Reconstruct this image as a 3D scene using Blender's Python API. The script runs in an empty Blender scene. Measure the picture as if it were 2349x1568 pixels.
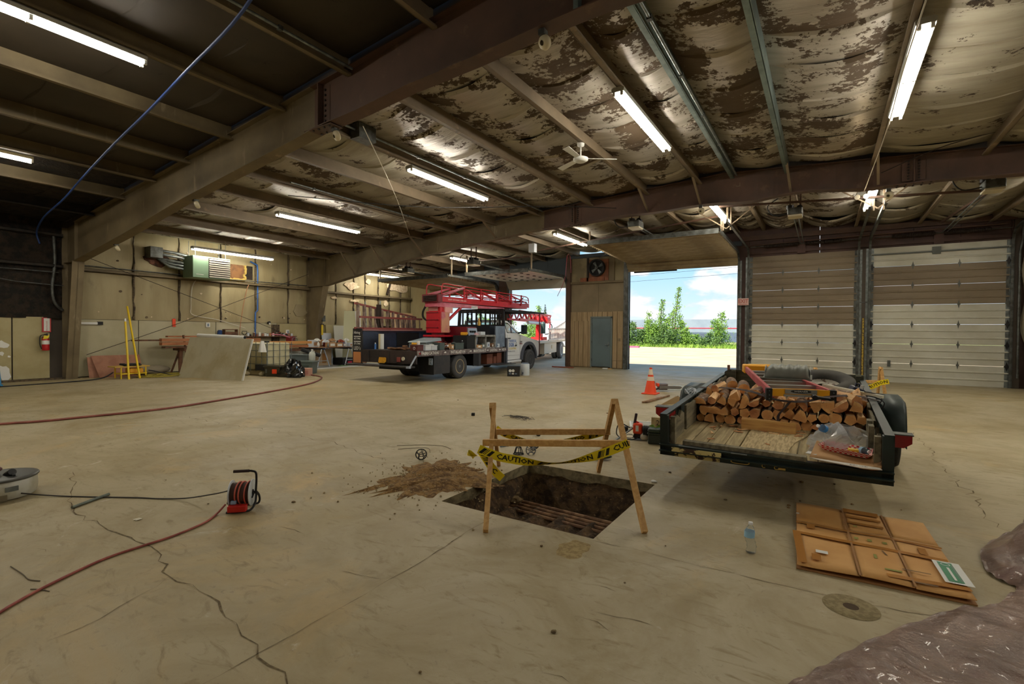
import bpy, math, random
from mathutils import Vector, Matrix, Euler
PI = math.pi
rnd = random.Random(7)
SC = bpy.context.scene
COL = SC.collection

# ------------------------------------------------------------------ camera
def make_camera():
    f, yaw, pitch, roll, cy = 1131.876, math.radians(32.35533), math.radians(-0.839869), math.radians(0.496764), 777.63
    d = Vector((-math.sin(yaw) * math.cos(pitch), math.cos(yaw) * math.cos(pitch), math.sin(pitch)))
    r = Vector((math.cos(yaw), math.sin(yaw), 0)); u = r.cross(d)
    r, u = math.cos(roll) * r + math.sin(roll) * u, -math.sin(roll) * r + math.cos(roll) * u
    cam = bpy.data.cameras.new('camera'); o = bpy.data.objects.new('camera', cam); COL.objects.link(o)
    cam.sensor_width = 36; cam.sensor_fit = 'HORIZONTAL'; cam.lens = f / 2349 * 36
    cam.shift_y = -(784 - cy) / 2349
    cam.clip_start = 0.05; cam.clip_end = 2000
    m = Matrix((r, u, -d)).transposed().to_4x4(); m.translation = (0, 0, 1.5)
    o.matrix_world = m
    SC.camera = o
make_camera()

# ------------------------------------------------------------------ colour helper
def lin(c):
    o = []
    for v in c[:3]:
        v = v / 255
        o.append(v / 12.92 if v <= 0.04045 else ((v + 0.055) / 1.055) ** 2.4)
    return (o[0], o[1], o[2], 1)

# ------------------------------------------------------------------ world, sun, exposure
def make_world():
    w = bpy.data.worlds.new('sky'); SC.world = w; w.use_nodes = True
    nt = w.node_tree; N = nt.nodes; N.clear(); L = nt.links.new
    tc = N.new('ShaderNodeTexCoord')
    sep = N.new('ShaderNodeSeparateXYZ'); L(tc.outputs['Generated'], sep.inputs[0])
    ramp = N.new('ShaderNodeValToRGB'); L(sep.outputs['Z'], ramp.inputs[0])
    e = ramp.color_ramp.elements
    e[0].position = 0.0; e[0].color = lin((226, 240, 250)); e[1].position = 0.45; e[1].color = lin((96, 160, 222))
    k = e.new(0.14); k.color = lin((160, 214, 244))
    # cumulus: direction flattened towards the horizon, two octaves of noise
    mp = N.new('ShaderNodeMapping'); mp.inputs['Scale'].default_value = (1, 1, 2.3); mp.inputs['Location'].default_value = SKY_OFF
    L(tc.outputs['Generated'], mp.inputs['Vector'])
    n1 = N.new('ShaderNodeTexNoise'); n1.inputs['Scale'].default_value = 9.0; n1.inputs['Detail'].default_value = 9; n1.inputs['Roughness'].default_value = 0.52
    L(mp.outputs[0], n1.inputs['Vector'])
    # more cloud low down
    mr = N.new('ShaderNodeMapRange'); L(sep.outputs['Z'], mr.inputs['Value'])
    mr.inputs['From Min'].default_value = 0.0; mr.inputs['From Max'].default_value = 0.30
    mr.inputs['To Min'].default_value = 0.11; mr.inputs['To Max'].default_value = 0.0
    ad = N.new('ShaderNodeMath'); ad.operation = 'ADD'; L(n1.outputs['Fac'], ad.inputs[0]); L(mr.outputs[0], ad.inputs[1])
    cr = N.new('ShaderNodeValToRGB'); L(ad.outputs[0], cr.inputs[0])
    cr.color_ramp.elements[0].position = 0.555; cr.color_ramp.elements[1].position = 0.64
    cr.color_ramp.elements[0].color = (0, 0, 0, 1); cr.color_ramp.elements[1].color = (1, 1, 1, 1)
    mix = N.new('ShaderNodeMix'); mix.data_type = 'RGBA'
    L(cr.outputs[0], mix.inputs['Factor']); L(ramp.outputs[0], mix.inputs['A']); sh_ = N.new('ShaderNodeValToRGB'); L(n1.outputs['Fac'], sh_.inputs[0]); sh_.color_ramp.elements[0].position = 0.44; sh_.color_ramp.elements[0].color = (0.62, 0.68, 0.76, 1)
    sh_.color_ramp.elements[1].position = 0.66; sh_.color_ramp.elements[1].color = (1.0, 1.0, 1.0, 1)
    L(sh_.outputs[0], mix.inputs['B'])
    bg = N.new('ShaderNodeBackground'); L(mix.outputs['Result'], bg.inputs['Color']); bg.inputs['Strength'].default_value = SKY_STRENGTH
    out = N.new('ShaderNodeOutputWorld'); L(bg.outputs[0], out.inputs['Surface'])
SKY_OFF = (0.37, 0.2, 0.1); SKY_STRENGTH = 0.92
make_world()
sun = bpy.data.lights.new('sun', 'SUN'); sun.energy = 6.5; sun.angle = math.radians(0.6); sun.color = (1.0, 0.95, 0.86)
so = bpy.data.objects.new('sun', sun); COL.objects.link(so)
so.rotation_euler = Vector((0.35, 0.75, -1.0)).to_track_quat('-Z', 'Y').to_euler()   # stands behind the building, so no sun comes in
TUBE_STRENGTH = 66.0
SC.view_settings.view_transform = 'Standard'; SC.view_settings.look = 'None'
SC.view_settings.gamma = 1; SC.view_settings.use_curve_mapping = False
SC.view_settings.exposure = 0.42
SC.cycles.max_bounces = 8; SC.cycles.diffuse_bounces = 4; SC.cycles.glossy_bounces = 3
SC.cycles.transmission_bounces = 6; SC.cycles.transparent_max_bounces = 8
SC.cycles.caustics_reflective = False; SC.cycles.caustics_refractive = False
SC.cycles.sample_clamp_indirect = 6
SC.cycles.use_denoising = True

# ------------------------------------------------------------------ materials
MATS = {}
def mat(name, c=(128, 128, 128), rough=0.6, metal=0.0, c2=None, scale=6.0, lo=0.42, hi=0.58, detail=5, stretch=(1, 1, 1),
        c3=None, scale3=2.0, lo3=0.55, hi3=0.62, stretch3=(1, 1, 1), bump=0.0, bscale=None, bdist=0.02, rough2=None, emit=None, estr=0, spec=None,
        alpha=None, trans=0, ior=1.45, coat=0, rough3=None):
    if name in MATS: return MATS[name]
    m = bpy.data.materials.new(name); m.use_nodes = True; MATS[name] = m
    nt = m.node_tree; N = nt.nodes; L = nt.links.new
    b = N['Principled BSDF']
    b.inputs['Base Color'].default_value = lin(c); b.inputs['Roughness'].default_value = rough; b.inputs['Metallic'].default_value = metal
    m.diffuse_color = lin(c)
    if spec is not None: b.inputs['Specular IOR Level'].default_value = spec
    if trans: b.inputs['Transmission Weight'].default_value = trans; b.inputs['IOR'].default_value = ior
    if coat: b.inputs['Coat Weight'].default_value = coat
    if alpha is not None: b.inputs['Alpha'].default_value = alpha
    if emit is not None:
        b.inputs['Emission Color'].default_value = lin(emit); b.inputs['Emission Strength'].default_value = estr
    def noise(sc, st, lo_, hi_, det=5):
        tc = N.new('ShaderNodeTexCoord'); mp = N.new('ShaderNodeMapping'); mp.inputs['Scale'].default_value = st
        L(tc.outputs['Object'], mp.inputs['Vector'])
        n = N.new('ShaderNodeTexNoise'); n.inputs['Scale'].default_value = sc; n.inputs['Detail'].default_value = det
        n.inputs['Roughness'].default_value = 0.6
        L(mp.outputs[0], n.inputs['Vector'])
        r = N.new('ShaderNodeMapRange'); L(n.outputs['Fac'], r.inputs['Value'])
        r.inputs['From Min'].default_value = lo_; r.inputs['From Max'].default_value = hi_
        return n, r
    col = None; rg = None
    if c2 is not None:
        n, r = noise(scale, stretch, lo, hi, detail)
        mx = N.new('ShaderNodeMix'); mx.data_type = 'RGBA'; L(r.outputs[0], mx.inputs['Factor'])
        mx.inputs['A'].default_value = lin(c); mx.inputs['B'].default_value = lin(c2); col = mx.outputs['Result']
        if rough2 is not None:
            r2 = N.new('ShaderNodeMapRange'); L(r.outputs[0], r2.inputs['Value'])
            r2.inputs['To Min'].default_value = rough; r2.inputs['To Max'].default_value = rough2; rg = r2.outputs[0]
    if c3 is not None:
        n3, r3 = noise(scale3, stretch3, lo3, hi3, 8)
        mx = N.new('ShaderNodeMix'); mx.data_type = 'RGBA'; L(r3.outputs[0], mx.inputs['Factor'])
        if col is not None: L(col, mx.inputs['A'])
        else: mx.inputs['A'].default_value = lin(c)
        mx.inputs['B'].default_value = lin(c3); col = mx.outputs['Result']
        if rough3 is not None:
            r2 = N.new('ShaderNodeMix'); L(r3.outputs[0], r2.inputs['Factor'])
            if rg is not None: L(rg, r2.inputs['A'])
            else: r2.inputs['A'].default_value = rough
            r2.inputs['B'].default_value = rough3; rg = r2.outputs['Result']
    if col is not None: L(col, b.inputs['Base Color'])
    if rg is not None: L(rg, b.inputs['Roughness'])
    if bump:
        nb, _ = noise(bscale or scale, stretch, 0, 1, 6)
        bp = N.new('ShaderNodeBump'); bp.inputs['Strength'].default_value = bump; bp.inputs['Distance'].default_value = bdist
        L(nb.outputs['Fac'], bp.inputs['Height']); L(bp.outputs[0], b.inputs['Normal'])
    return m

# ------------------------------------------------------------------ mesh builder
class B:
    def __init__(s): s.v = []; s.f = []; s.sm = []
    def add(s, vs, fs, smooth=False):
        k = len(s.v); s.v += [tuple(p) for p in vs]; s.f += [tuple(i + k for i in f) for f in fs]; s.sm += [smooth] * len(fs); return s
    def hexa(s, p):  # 8 corners: bottom loop, top loop
        return s.add(p, [(3, 2, 1, 0), (4, 5, 6, 7), (0, 1, 5, 4), (1, 2, 6, 5), (2, 3, 7, 6), (3, 0, 4, 7)])
    def bb(s, x0, x1, y0, y1, z0, z1):
        return s.hexa([(x0, y0, z0), (x1, y0, z0), (x1, y1, z0), (x0, y1, z0), (x0, y0, z1), (x1, y0, z1), (x1, y1, z1), (x0, y1, z1)])
    def box(s, c, d, R=None):
        hx, hy, hz = d[0] / 2, d[1] / 2, d[2] / 2; c = Vector(c)
        if isinstance(R, (int, float)): R = Matrix.Rotation(R, 3, 'Z')
        ps = [Vector(q) for q in ((-hx, -hy, -hz), (hx, -hy, -hz), (hx, hy, -hz), (-hx, hy, -hz), (-hx, -hy, hz), (hx, -hy, hz), (hx, hy, hz), (-hx, hy, hz))]
        return s.hexa([c + (R @ p if R else p) for p in ps])
    def beam(s, p, q, w, h, up=(0, 0, 1), w2=None, h2=None):
        p = Vector(p); q = Vector(q); d = (q - p).normalized(); up = Vector(up)
        if abs(d.dot(up)) > 0.98: up = Vector((0, 1, 0)) if abs(d.y) < 0.9 else Vector((1, 0, 0))
        x = d.cross(up).normalized(); z = x.cross(d)
        w2 = w if w2 is None else w2; h2 = h if h2 is None else h2
        a = [p + x * sx * w / 2 + z * sz * h / 2 for sx, sz in ((-1, -1), (1, -1), (1, 1), (-1, 1))]
        b = [q + x * sx * w2 / 2 + z * sz * h2 / 2 for sx, sz in ((-1, -1), (1, -1), (1, 1), (-1, 1))]
        return s.hexa(a + b)
    def cyl(s, p, q, r, r2=None, n=12, caps=True, smooth=True):
        p = Vector(p); q = Vector(q); d = (q - p).normalized()
        a = Vector((0, 0, 1)) if abs(d.z) < 0.9 else Vector((1, 0, 0))
        x = d.cross(a).normalized(); y = d.cross(x); r2 = r if r2 is None else r2
        vs = []
        for c, rr in ((p, r), (q, r2)):
            vs += [c + (x * math.cos(2 * PI * i / n) + y * math.sin(2 * PI * i / n)) * rr for i in range(n)]
        fs = [(i, (i + 1) % n, n + (i + 1) % n, n + i) for i in range(n)]
        s.add(vs, fs, smooth)
        if caps: s.add(vs, [tuple(range(n - 1, -1, -1)), tuple(range(n, 2 * n))])
        return s
    def tube(s, pts, r, n=6, closed=False, caps=True, smooth=True):
        pts = [Vector(p) for p in pts]; m = len(pts); rings = []; prev = None
        for i in range(m):
            a = pts[i - 1] if (i > 0 or closed) else pts[i]; b = pts[(i + 1) % m] if (i < m - 1 or closed) else pts[i]
            d = (b - a).normalized() if (b - a).length > 1e-9 else Vector((0, 0, 1))
            if prev is None:
                up = Vector((0, 0, 1)) if abs(d.z) < 0.9 else Vector((1, 0, 0))
                x = d.cross(up).normalized()
            else:
                x = (prev - d * prev.dot(d)); x = x.normalized() if x.length > 1e-6 else d.cross(Vector((0.3, 0.5, 0.8))).normalized()
            y = d.cross(x); prev = x
            rr = r[i] if isinstance(r, (list, tuple)) else r
            rings.append([pts[i] + (x * math.cos(2 * PI * k / n) + y * math.sin(2 * PI * k / n)) * rr for k in range(n)])
        vs = [p for R in rings for p in R]; fs = []
        for i in range(m if closed else m - 1):
            j = (i + 1) % m
            fs += [(i * n + k, i * n + (k + 1) % n, j * n + (k + 1) % n, j * n + k) for k in range(n)]
        s.add(vs, fs, smooth)
        if caps and not closed: s.add(vs, [tuple(range(n - 1, -1, -1)), tuple(range((m - 1) * n, m * n))])
        return s
    def lathe(s, prof, M=None, n=20, smooth=True, closed=False, cap=True):
        M = M or Matrix(); vs = []
        for r, z in prof: vs += [M @ Vector((r * math.cos(2 * PI * k / n), r * math.sin(2 * PI * k / n), z)) for k in range(n)]
        m = len(prof); fs = []
        for i in range(m if closed else m - 1):
            j = (i + 1) % m
            fs += [(i * n + k, i * n + (k + 1) % n, j * n + (k + 1) % n, j * n + k) for k in range(n)]
        s.add(vs, fs, smooth)
        if not closed and cap:
            if prof[0][0] > 1e-4: s.add(vs[:n], [tuple(range(n - 1, -1, -1))])
            if prof[-1][0] > 1e-4: s.add(vs[-n:], [tuple(range(n))])
        return s
    def prism(s, poly, a, b, fn, smooth=False):   # poly (u,v) extruded from w=a to w=b, fn(u,v,w)->xyz
        n = len(poly)
        vs = [fn(u, v, a) for u, v in poly] + [fn(u, v, b) for u, v in poly]
        s.add(vs, [tuple(range(n - 1, -1, -1)), tuple(range(n, 2 * n))])
        return s.add(vs, [(i, (i + 1) % n, n + (i + 1) % n, n + i) for i in range(n)], smooth)
    def grid(s, fn, nu, nv, smooth=True):
        vs = [fn(i / nu, j / nv) for j in range(nv + 1) for i in range(nu + 1)]; w = nu + 1
        return s.add(vs, [(j * w + i, j * w + i + 1, (j + 1) * w + i + 1, (j + 1) * w + i) for j in range(nv) for i in range(nu)], smooth)
    def mesh(s, name, m):
        me = bpy.data.meshes.new(name); me.from_pydata([tuple(p) for p in s.v], [], s.f); me.update()
        me.polygons.foreach_set('use_smooth', s.sm)
        if m is not None: me.materials.append(m)
        return me
    def obj(s, name, m, parent=None, bevel=0, solid=0, sub=0, seg=1):
        return link(name, s.mesh(name, m), parent, bevel, solid, sub, seg)
def link(name, me, parent=None, bevel=0, solid=0, sub=0, seg=1):
    o = bpy.data.objects.new(name, me); COL.objects.link(o); o.parent = parent
    if solid: md = o.modifiers.new('solid', 'SOLIDIFY'); md.thickness = solid; md.offset = 0
    if bevel: md = o.modifiers.new('bevel', 'BEVEL'); md.width = bevel; md.segments = seg; md.limit_method = 'ANGLE'
    if sub: md = o.modifiers.new('sub', 'SUBSURF'); md.levels = sub; md.render_levels = sub
    return o
def tag(o, label=None, cat=None, group=None, kind=None):
    if label: o['label'] = label
    if cat: o['category'] = cat
    if group: o['group'] = group
    if kind: o['kind'] = kind
    return o
def thing(name, label, cat, loc=(0, 0, 0), rz=0, group=None, rot=None):
    o = bpy.data.objects.new(name, None); COL.objects.link(o); o.location = loc
    o.rotation_euler = rot if rot is not None else (0, 0, rz); o.empty_display_size = 0.1
    return tag(o, label, cat, group)
def struct(name, loc=(0, 0, 0)):
    o = bpy.data.objects.new(name, None); COL.objects.link(o); o.location = loc; o['kind'] = 'structure'; return o
def dup(root, loc=None, rot=None, label=None, group=None):
    r = root.copy(); COL.objects.link(r)
    if loc is not None: r.location = loc
    if rot is not None: r.rotation_euler = rot
    if label: r['label'] = label
    if group: r['group'] = group
    for ch in list(root.children):
        c = ch.copy(); COL.objects.link(c); c.parent = r
        for g in list(ch.children):
            d = g.copy(); COL.objects.link(d); d.parent = c
    return r
def text_geo(body, size, align='LEFT', bold=0.0, res=1):
    cu = bpy.data.curves.new('lettering', 'FONT'); cu.body = body; cu.size = size; cu.align_x = align; cu.align_y = 'CENTER'
    cu.offset = bold; cu.resolution_u = res
    o = bpy.data.objects.new('lettering', cu); me = bpy.data.meshes.new_from_object(o)
    vs = [v.co.copy() for v in me.vertices]; fs = [tuple(p.vertices) for p in me.polygons]
    bpy.data.objects.remove(o); bpy.data.meshes.remove(me); bpy.data.curves.remove(cu)
    return vs, fs
def text(name, body, size, M, m, parent=None, extrude=0.0015, align='LEFT', sx=1.0, shear=0.0, bold=0.0):
    vs, fs = text_geo(body, size, align, bold)
    b = B(); b.add([M @ Vector((v.x * sx + v.y * shear, v.y, extrude)) for v in vs], fs)
    return b.obj(name, m, parent)
def frameM(o, x, y):    # matrix with given origin, x and y axis
    x = Vector(x).normalized(); y = Vector(y); y = (y - x * y.dot(x)).normalized(); z = x.cross(y)
    m = Matrix((x, y, z)).transposed().to_4x4(); m.translation = o; return m
def smooth_path(pts, k=6):
    pts = [Vector(p) for p in pts]; out = []
    for i in range(len(pts) - 1):
        p0 = pts[max(i - 1, 0)]; p1 = pts[i]; p2 = pts[i + 1]; p3 = pts[min(i + 2, len(pts) - 1)]
        for j in range(k):
            t = j / k
            out.append(0.5 * ((2 * p1) + (p2 - p0) * t + (2 * p0 - 5 * p1 + 4 * p2 - p3) * t * t + (3 * p1 - p0 - 3 * p2 + p3) * t ** 3))
    return out + [pts[-1]]
def hook(x, lo=0.0, hi=1.0): return max(lo, min(hi, x))
# ------------------------------------------------------------------ dimensions of the hall
XL, XR, YN, YF = -19.1, 14.7, -8.0, 19.75     # left wall, right wall, wall behind the camera, wall with the overhead doors
Y1, Y2 = 5.35, 13.5                           # the two steel frames in view
RIDGE = -2.2
def top1(x): return 6.29 - 0.097 * abs(x - RIDGE)     # roof height, first bay
def top2(x): return 5.70 - 0.060 * abs(x - RIDGE)     # second bay
def top3(x): return 5.46 - 0.060 * abs(x - RIDGE)     # last bay, over the doors
PURLIN1 = [-17.0, -15.05, -13.35, -11.75, -10.03, -8.3, -6.55, -4.75, -3.0, -1.3, 0.45, 2.2, 4.0, 5.8, 7.6, 9.4, 11.2, 13.0]
PURLIN2 = [-17.75, -16.1, -14.4, -12.4, -10.88, -9.23, -7.59, -5.85, -4.2, -2.83, -1.98, -0.785, 0.88, 2.70, 4.45, 6.2, 7.9, 9.6, 11.3, 13.0]
PURLIN3 = [-17.6, -15.9, -14.2, -12.4, -10.8, -9.1, -7.5, -5.8, -4.1, -2.75, -1.85, -0.7, 0.85, 2.45, 4.1, 6.0, 7.8, 9.6, 11.4, 13.2]
OPEN = [(-17.5, -13.3, 3.5), (-12.7, -9.63, 3.62), (-6.87, -2.69, 4.17), (-2.36, 0.9, 4.28), (1.2, 4.52, 4.3)]
HOLE = (-2.84, -1.40, 3.34, 4.88)

# ------------------------------------------------------------------ materials of the hall
def floor_material():
    m = bpy.data.materials.new('concrete_floor'); m.use_nodes = True; nt = m.node_tree; N = nt.nodes; L = nt.links.new
    b = N['Principled BSDF']; tc = N.new('ShaderNodeTexCoord')
    def noise(sc, det, rough=0.6, st=(1, 1, 1), dist=0.0, rot=0.0):
        mp = N.new('ShaderNodeMapping'); mp.inputs['Scale'].default_value = st; mp.inputs['Rotation'].default_value = (0, 0, rot)
        L(tc.outputs['Object'], mp.inputs['Vector'])
        n = N.new('ShaderNodeTexNoise'); n.inputs['Scale'].default_value = sc; n.inputs['Detail'].default_value = det
        n.inputs['Roughness'].default_value = rough; n.inputs['Distortion'].default_value = dist
        L(mp.outputs[0], n.inputs['Vector']); return n
    def rng(n, a, c_):
        r = N.new('ShaderNodeMapRange'); L(n.outputs['Fac'], r.inputs['Value']); r.inputs['From Min'].default_value = a; r.inputs['From Max'].default_value = c_; return r
    def mix(f, a, c_, mode='MIX'):
        x = N.new('ShaderNodeMix'); x.data_type = 'RGBA'; x.blend_type = mode
        if isinstance(f, float): x.inputs['Factor'].default_value = f
        else: L(f, x.inputs['Factor'])
        for i, k in ((a, 'A'), (c_, 'B')):
            if isinstance(i, tuple): x.inputs[k].default_value = i
            else: L(i, x.inputs[k])
        return x.outputs['Result']
    big = rng(noise(0.25, 4, 0.55), 0.35, 0.65)
    c = mix(big.outputs[0], lin((180, 170, 142)), lin((167, 152, 115)))
    mid = rng(noise(1.1, 9, 0.68, dist=0.8), 0.42, 0.66)
    c = mix(mid.outputs[0], c, lin((152, 136, 98)))
    warm = rng(noise(0.55, 8, 0.66, dist=0.6), 0.56, 0.70)
    c = mix(warm.outputs[0], c, lin((184, 158, 106)))
    sw = rng(noise(3.0, 10, 0.7, st=(1, 2.6, 1), dist=2.0, rot=0.55), 0.54, 0.70)      # trowel sweeps
    c = mix(sw.outputs[0], c, lin((138, 122, 84)))
    fleck = rng(noise(17, 6, 0.7, dist=1.0), 0.62, 0.75)
    c = mix(fleck.outputs[0], c, lin((128, 114, 90)))
    pale = rng(noise(2.3, 9, 0.7, dist=1.4), 0.63, 0.78)
    c = mix(pale.outputs[0], c, lin((208, 203, 186)))
    L(c, b.inputs['Base Color'])
    rr = rng(noise(1.3, 6), 0.3, 0.7); rr.inputs['To Min'].default_value = 0.42; rr.inputs['To Max'].default_value = 0.66; L(rr.outputs[0], b.inputs['Roughness'])
    bp = N.new('ShaderNodeBump'); bp.inputs['Strength'].default_value = 0.25; bp.inputs['Distance'].default_value = 0.02
    L(noise(9, 9, 0.7, dist=0.8).outputs['Fac'], bp.inputs['Height']); L(bp.outputs[0], b.inputs['Normal'])
    return m
M_floor = floor_material()
M_crack = mat('crack_dark', (122, 106, 74), 0.9, c2=(84, 70, 46), scale=30)
M_slab = mat('slab_edge', (140, 130, 100), 0.9, c2=(105, 95, 70), scale=14, bump=0.4)
M_dirt = mat('earth', (96, 74, 48), 0.95, c2=(58, 43, 28), scale=9, bump=0.9, bscale=14, bdist=0.05, c3=(140, 116, 78), scale3=26, lo3=0.6, hi3=0.68)
M_dirt2 = mat('loose_soil', (150, 116, 66), 0.95, c2=(104, 76, 40), scale=14, c3=(170, 142, 96), scale3=40, lo3=.56, hi3=.64, bump=1.0, bscale=30, bdist=0.03)
M_steel = mat('brown_primer', (92, 66, 52), 0.62, c2=(70, 52, 42), scale=1.4, lo=0.35, hi=0.7, c3=(112, 88, 66), scale3=3, lo3=0.6, hi3=0.75, bump=0.06)
M_steel_l = mat('tan_sooty_steel', (120, 106, 78), 0.65, c2=(92, 80, 58), scale=1.1, lo=0.35, hi=0.7, c3=(138, 124, 98), scale3=5, lo3=0.62, hi3=0.7, stretch3=(1, 1, 0.2))
M_purlin = mat('purlin_paint', (128, 112, 90), 0.6, c2=(104, 90, 70), scale=1.3, lo=0.35, hi=0.7, c3=(150, 130, 104), scale3=3, lo3=0.62, hi3=0.72)
M_purlin_new = mat('galvanised_purlin', (128, 146, 144), 0.4, 0.6, c2=(108, 124, 122), scale=3)
M_purlin_black = mat('charred_purlin', (26, 22, 18), 0.8, c2=(44, 36, 28), scale=3)
def foil(name, c, c2, dark, thr, big, fine, rough=.32, metal=.2):
    m = mat(name, c, rough, metal, c2=c2, scale=1.3, lo=.35, hi=.65, bump=.35, bscale=5, bdist=.03, stretch=(.6, 3, 1))
    nt = m.node_tree; N = nt.nodes; L = nt.links.new; b_ = N['Principled BSDF']; base = b_.inputs['Base Color'].links[0].from_socket; tc = N.new('ShaderNodeTexCoord')
    def nz(sc, det, ro):
        n = N.new('ShaderNodeTexNoise'); n.inputs['Scale'].default_value = sc; n.inputs['Detail'].default_value = det; n.inputs['Roughness'].default_value = ro; L(tc.outputs['Object'], n.inputs['Vector']); return n.outputs['Fac']
    a = N.new('ShaderNodeMix'); a.inputs['Factor'].default_value = .45; L(nz(big, 2, .5), a.inputs['A']); L(nz(fine, 7, .72), a.inputs['B'])
    r_ = N.new('ShaderNodeMapRange'); L(a.outputs['Result'], r_.inputs['Value']); r_.inputs['From Min'].default_value = thr; r_.inputs['From Max'].default_value = thr + .012
    x = N.new('ShaderNodeMix'); x.data_type = 'RGBA'; L(r_.outputs[0], x.inputs['Factor']); L(base, x.inputs['A']); x.inputs['B'].default_value = lin(dark); L(x.outputs['Result'], b_.inputs['Base Color'])
    y = N.new('ShaderNodeMapRange'); L(r_.outputs[0], y.inputs['Value']); y.inputs['To Min'].default_value = rough; y.inputs['To Max'].default_value = .85; L(y.outputs[0], b_.inputs['Roughness'])
    return m
M_insul = foil('foil_insulation', (190, 184, 174), (158, 150, 136), (80, 66, 50), .525, 1.5, 11)
M_insul_b = foil('foil_insulation_worn', (196, 188, 176), (160, 150, 136), (92, 76, 58), .49, 1.1, 9)
M_insul_c = foil('foil_insulation_dusty', (166, 160, 144), (140, 132, 114), (66, 54, 42), .585, 2.2, 13, .45, .12)
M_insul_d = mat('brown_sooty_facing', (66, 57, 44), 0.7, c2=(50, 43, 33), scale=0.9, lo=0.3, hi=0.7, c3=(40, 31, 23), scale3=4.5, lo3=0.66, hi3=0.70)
M_soot = mat('charred_foam', (24, 20, 16), 0.95, c2=(46, 36, 26), scale=5, bump=1.0, bscale=9, bdist=0.08, c3=(150, 128, 88), scale3=2.2, lo3=0.74, hi3=0.76)
M_roof = mat('roof_sheet', (74, 66, 56), 0.7)
M_wallinsul = mat('wall_facing', (168, 156, 120), 0.55, 0.05, c2=(142, 128, 92), scale=0.9, lo=0.3, hi=0.7, stretch=(1, 2, 0.45),
              c3=(104, 92, 66), scale3=1.6, lo3=0.6, hi3=0.75, stretch3=(1, 1, 0.5), bump=0.25, bscale=3)
M_ply = mat('painted_plywood', (178, 168, 128), 0.6, c2=(160, 148, 104), scale=1.2, lo=0.35, hi=0.65, c3=(130, 118, 82), scale3=3, lo3=0.68, hi3=0.75)
M_plypale = mat('painted_plywood_pale', (186, 180, 152), 0.6, c2=(170, 162, 130), scale=1.0, lo=0.35, hi=0.65, c3=(140, 130, 98), scale3=2.5, lo3=0.66, hi3=0.76)
M_seam = mat('seam_dark', (58, 48, 36), 0.85, c2=(96, 82, 60), scale=14)
M_tear = mat('torn_fibreglass', (222, 206, 178), 0.95, c2=(196, 172, 140), scale=9, bump=0.6, c3=(120, 78, 56), scale3=8, lo3=0.66, hi3=0.7)
M_dwall = mat('brown_steel_wall', (86, 62, 56), 0.7, c2=(62, 46, 42), scale=1.5, lo=0.3, hi=0.7)
M_tan = mat('tan_steel_panel', (138, 124, 98), 0.6, c2=(120, 106, 82), scale=1.2, lo=0.35, hi=0.65)
M_siding = mat('tan_siding', (172, 150, 116), 0.65, c2=(154, 132, 98), scale=3, stretch=(6, 6, 0.4))
M_doorwhite = mat('door_white', (206, 206, 194), 0.5, c2=(190, 188, 172), scale=1.3, lo=0.35, hi=0.7)
M_doorsoot = mat('door_smoked', (136, 122, 100), 0.55, c2=(108, 94, 76), scale=0.8, lo=0.3, hi=0.7, stretch=(0.5, 1, 1.5), c3=(74, 62, 50), scale3=0.9, lo3=0.62, hi3=0.8)
M_galv = mat('galvanised_steel', (138, 146, 146), 0.4, 0.7, c2=(110, 116, 116), scale=8)
M_galvdark = mat('dull_galvanised', (96, 100, 98), 0.5, 0.5, c2=(70, 70, 66), scale=6)
M_hinge = mat('hinge_grey', (92, 96, 92), 0.5, 0.5)
M_black = mat('black_rubber', (24, 24, 25), 0.7)
M_blackmetal = mat('black_metal', (30, 30, 32), 0.45, 0.3)
M_bolt = mat('bolt_dark', (48, 38, 32), 0.6, 0.3)
M_white = mat('white_enamel', (225, 226, 222), 0.45)
M_tube = mat('lit_tube', (255, 255, 255), 0.4, emit=(255, 246, 228), estr=TUBE_STRENGTH)
M_cablewhite = mat('white_cable', (200, 195, 180), 0.6)
M_lip = mat('lap_seam', (70, 58, 46), 0.85)

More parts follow.
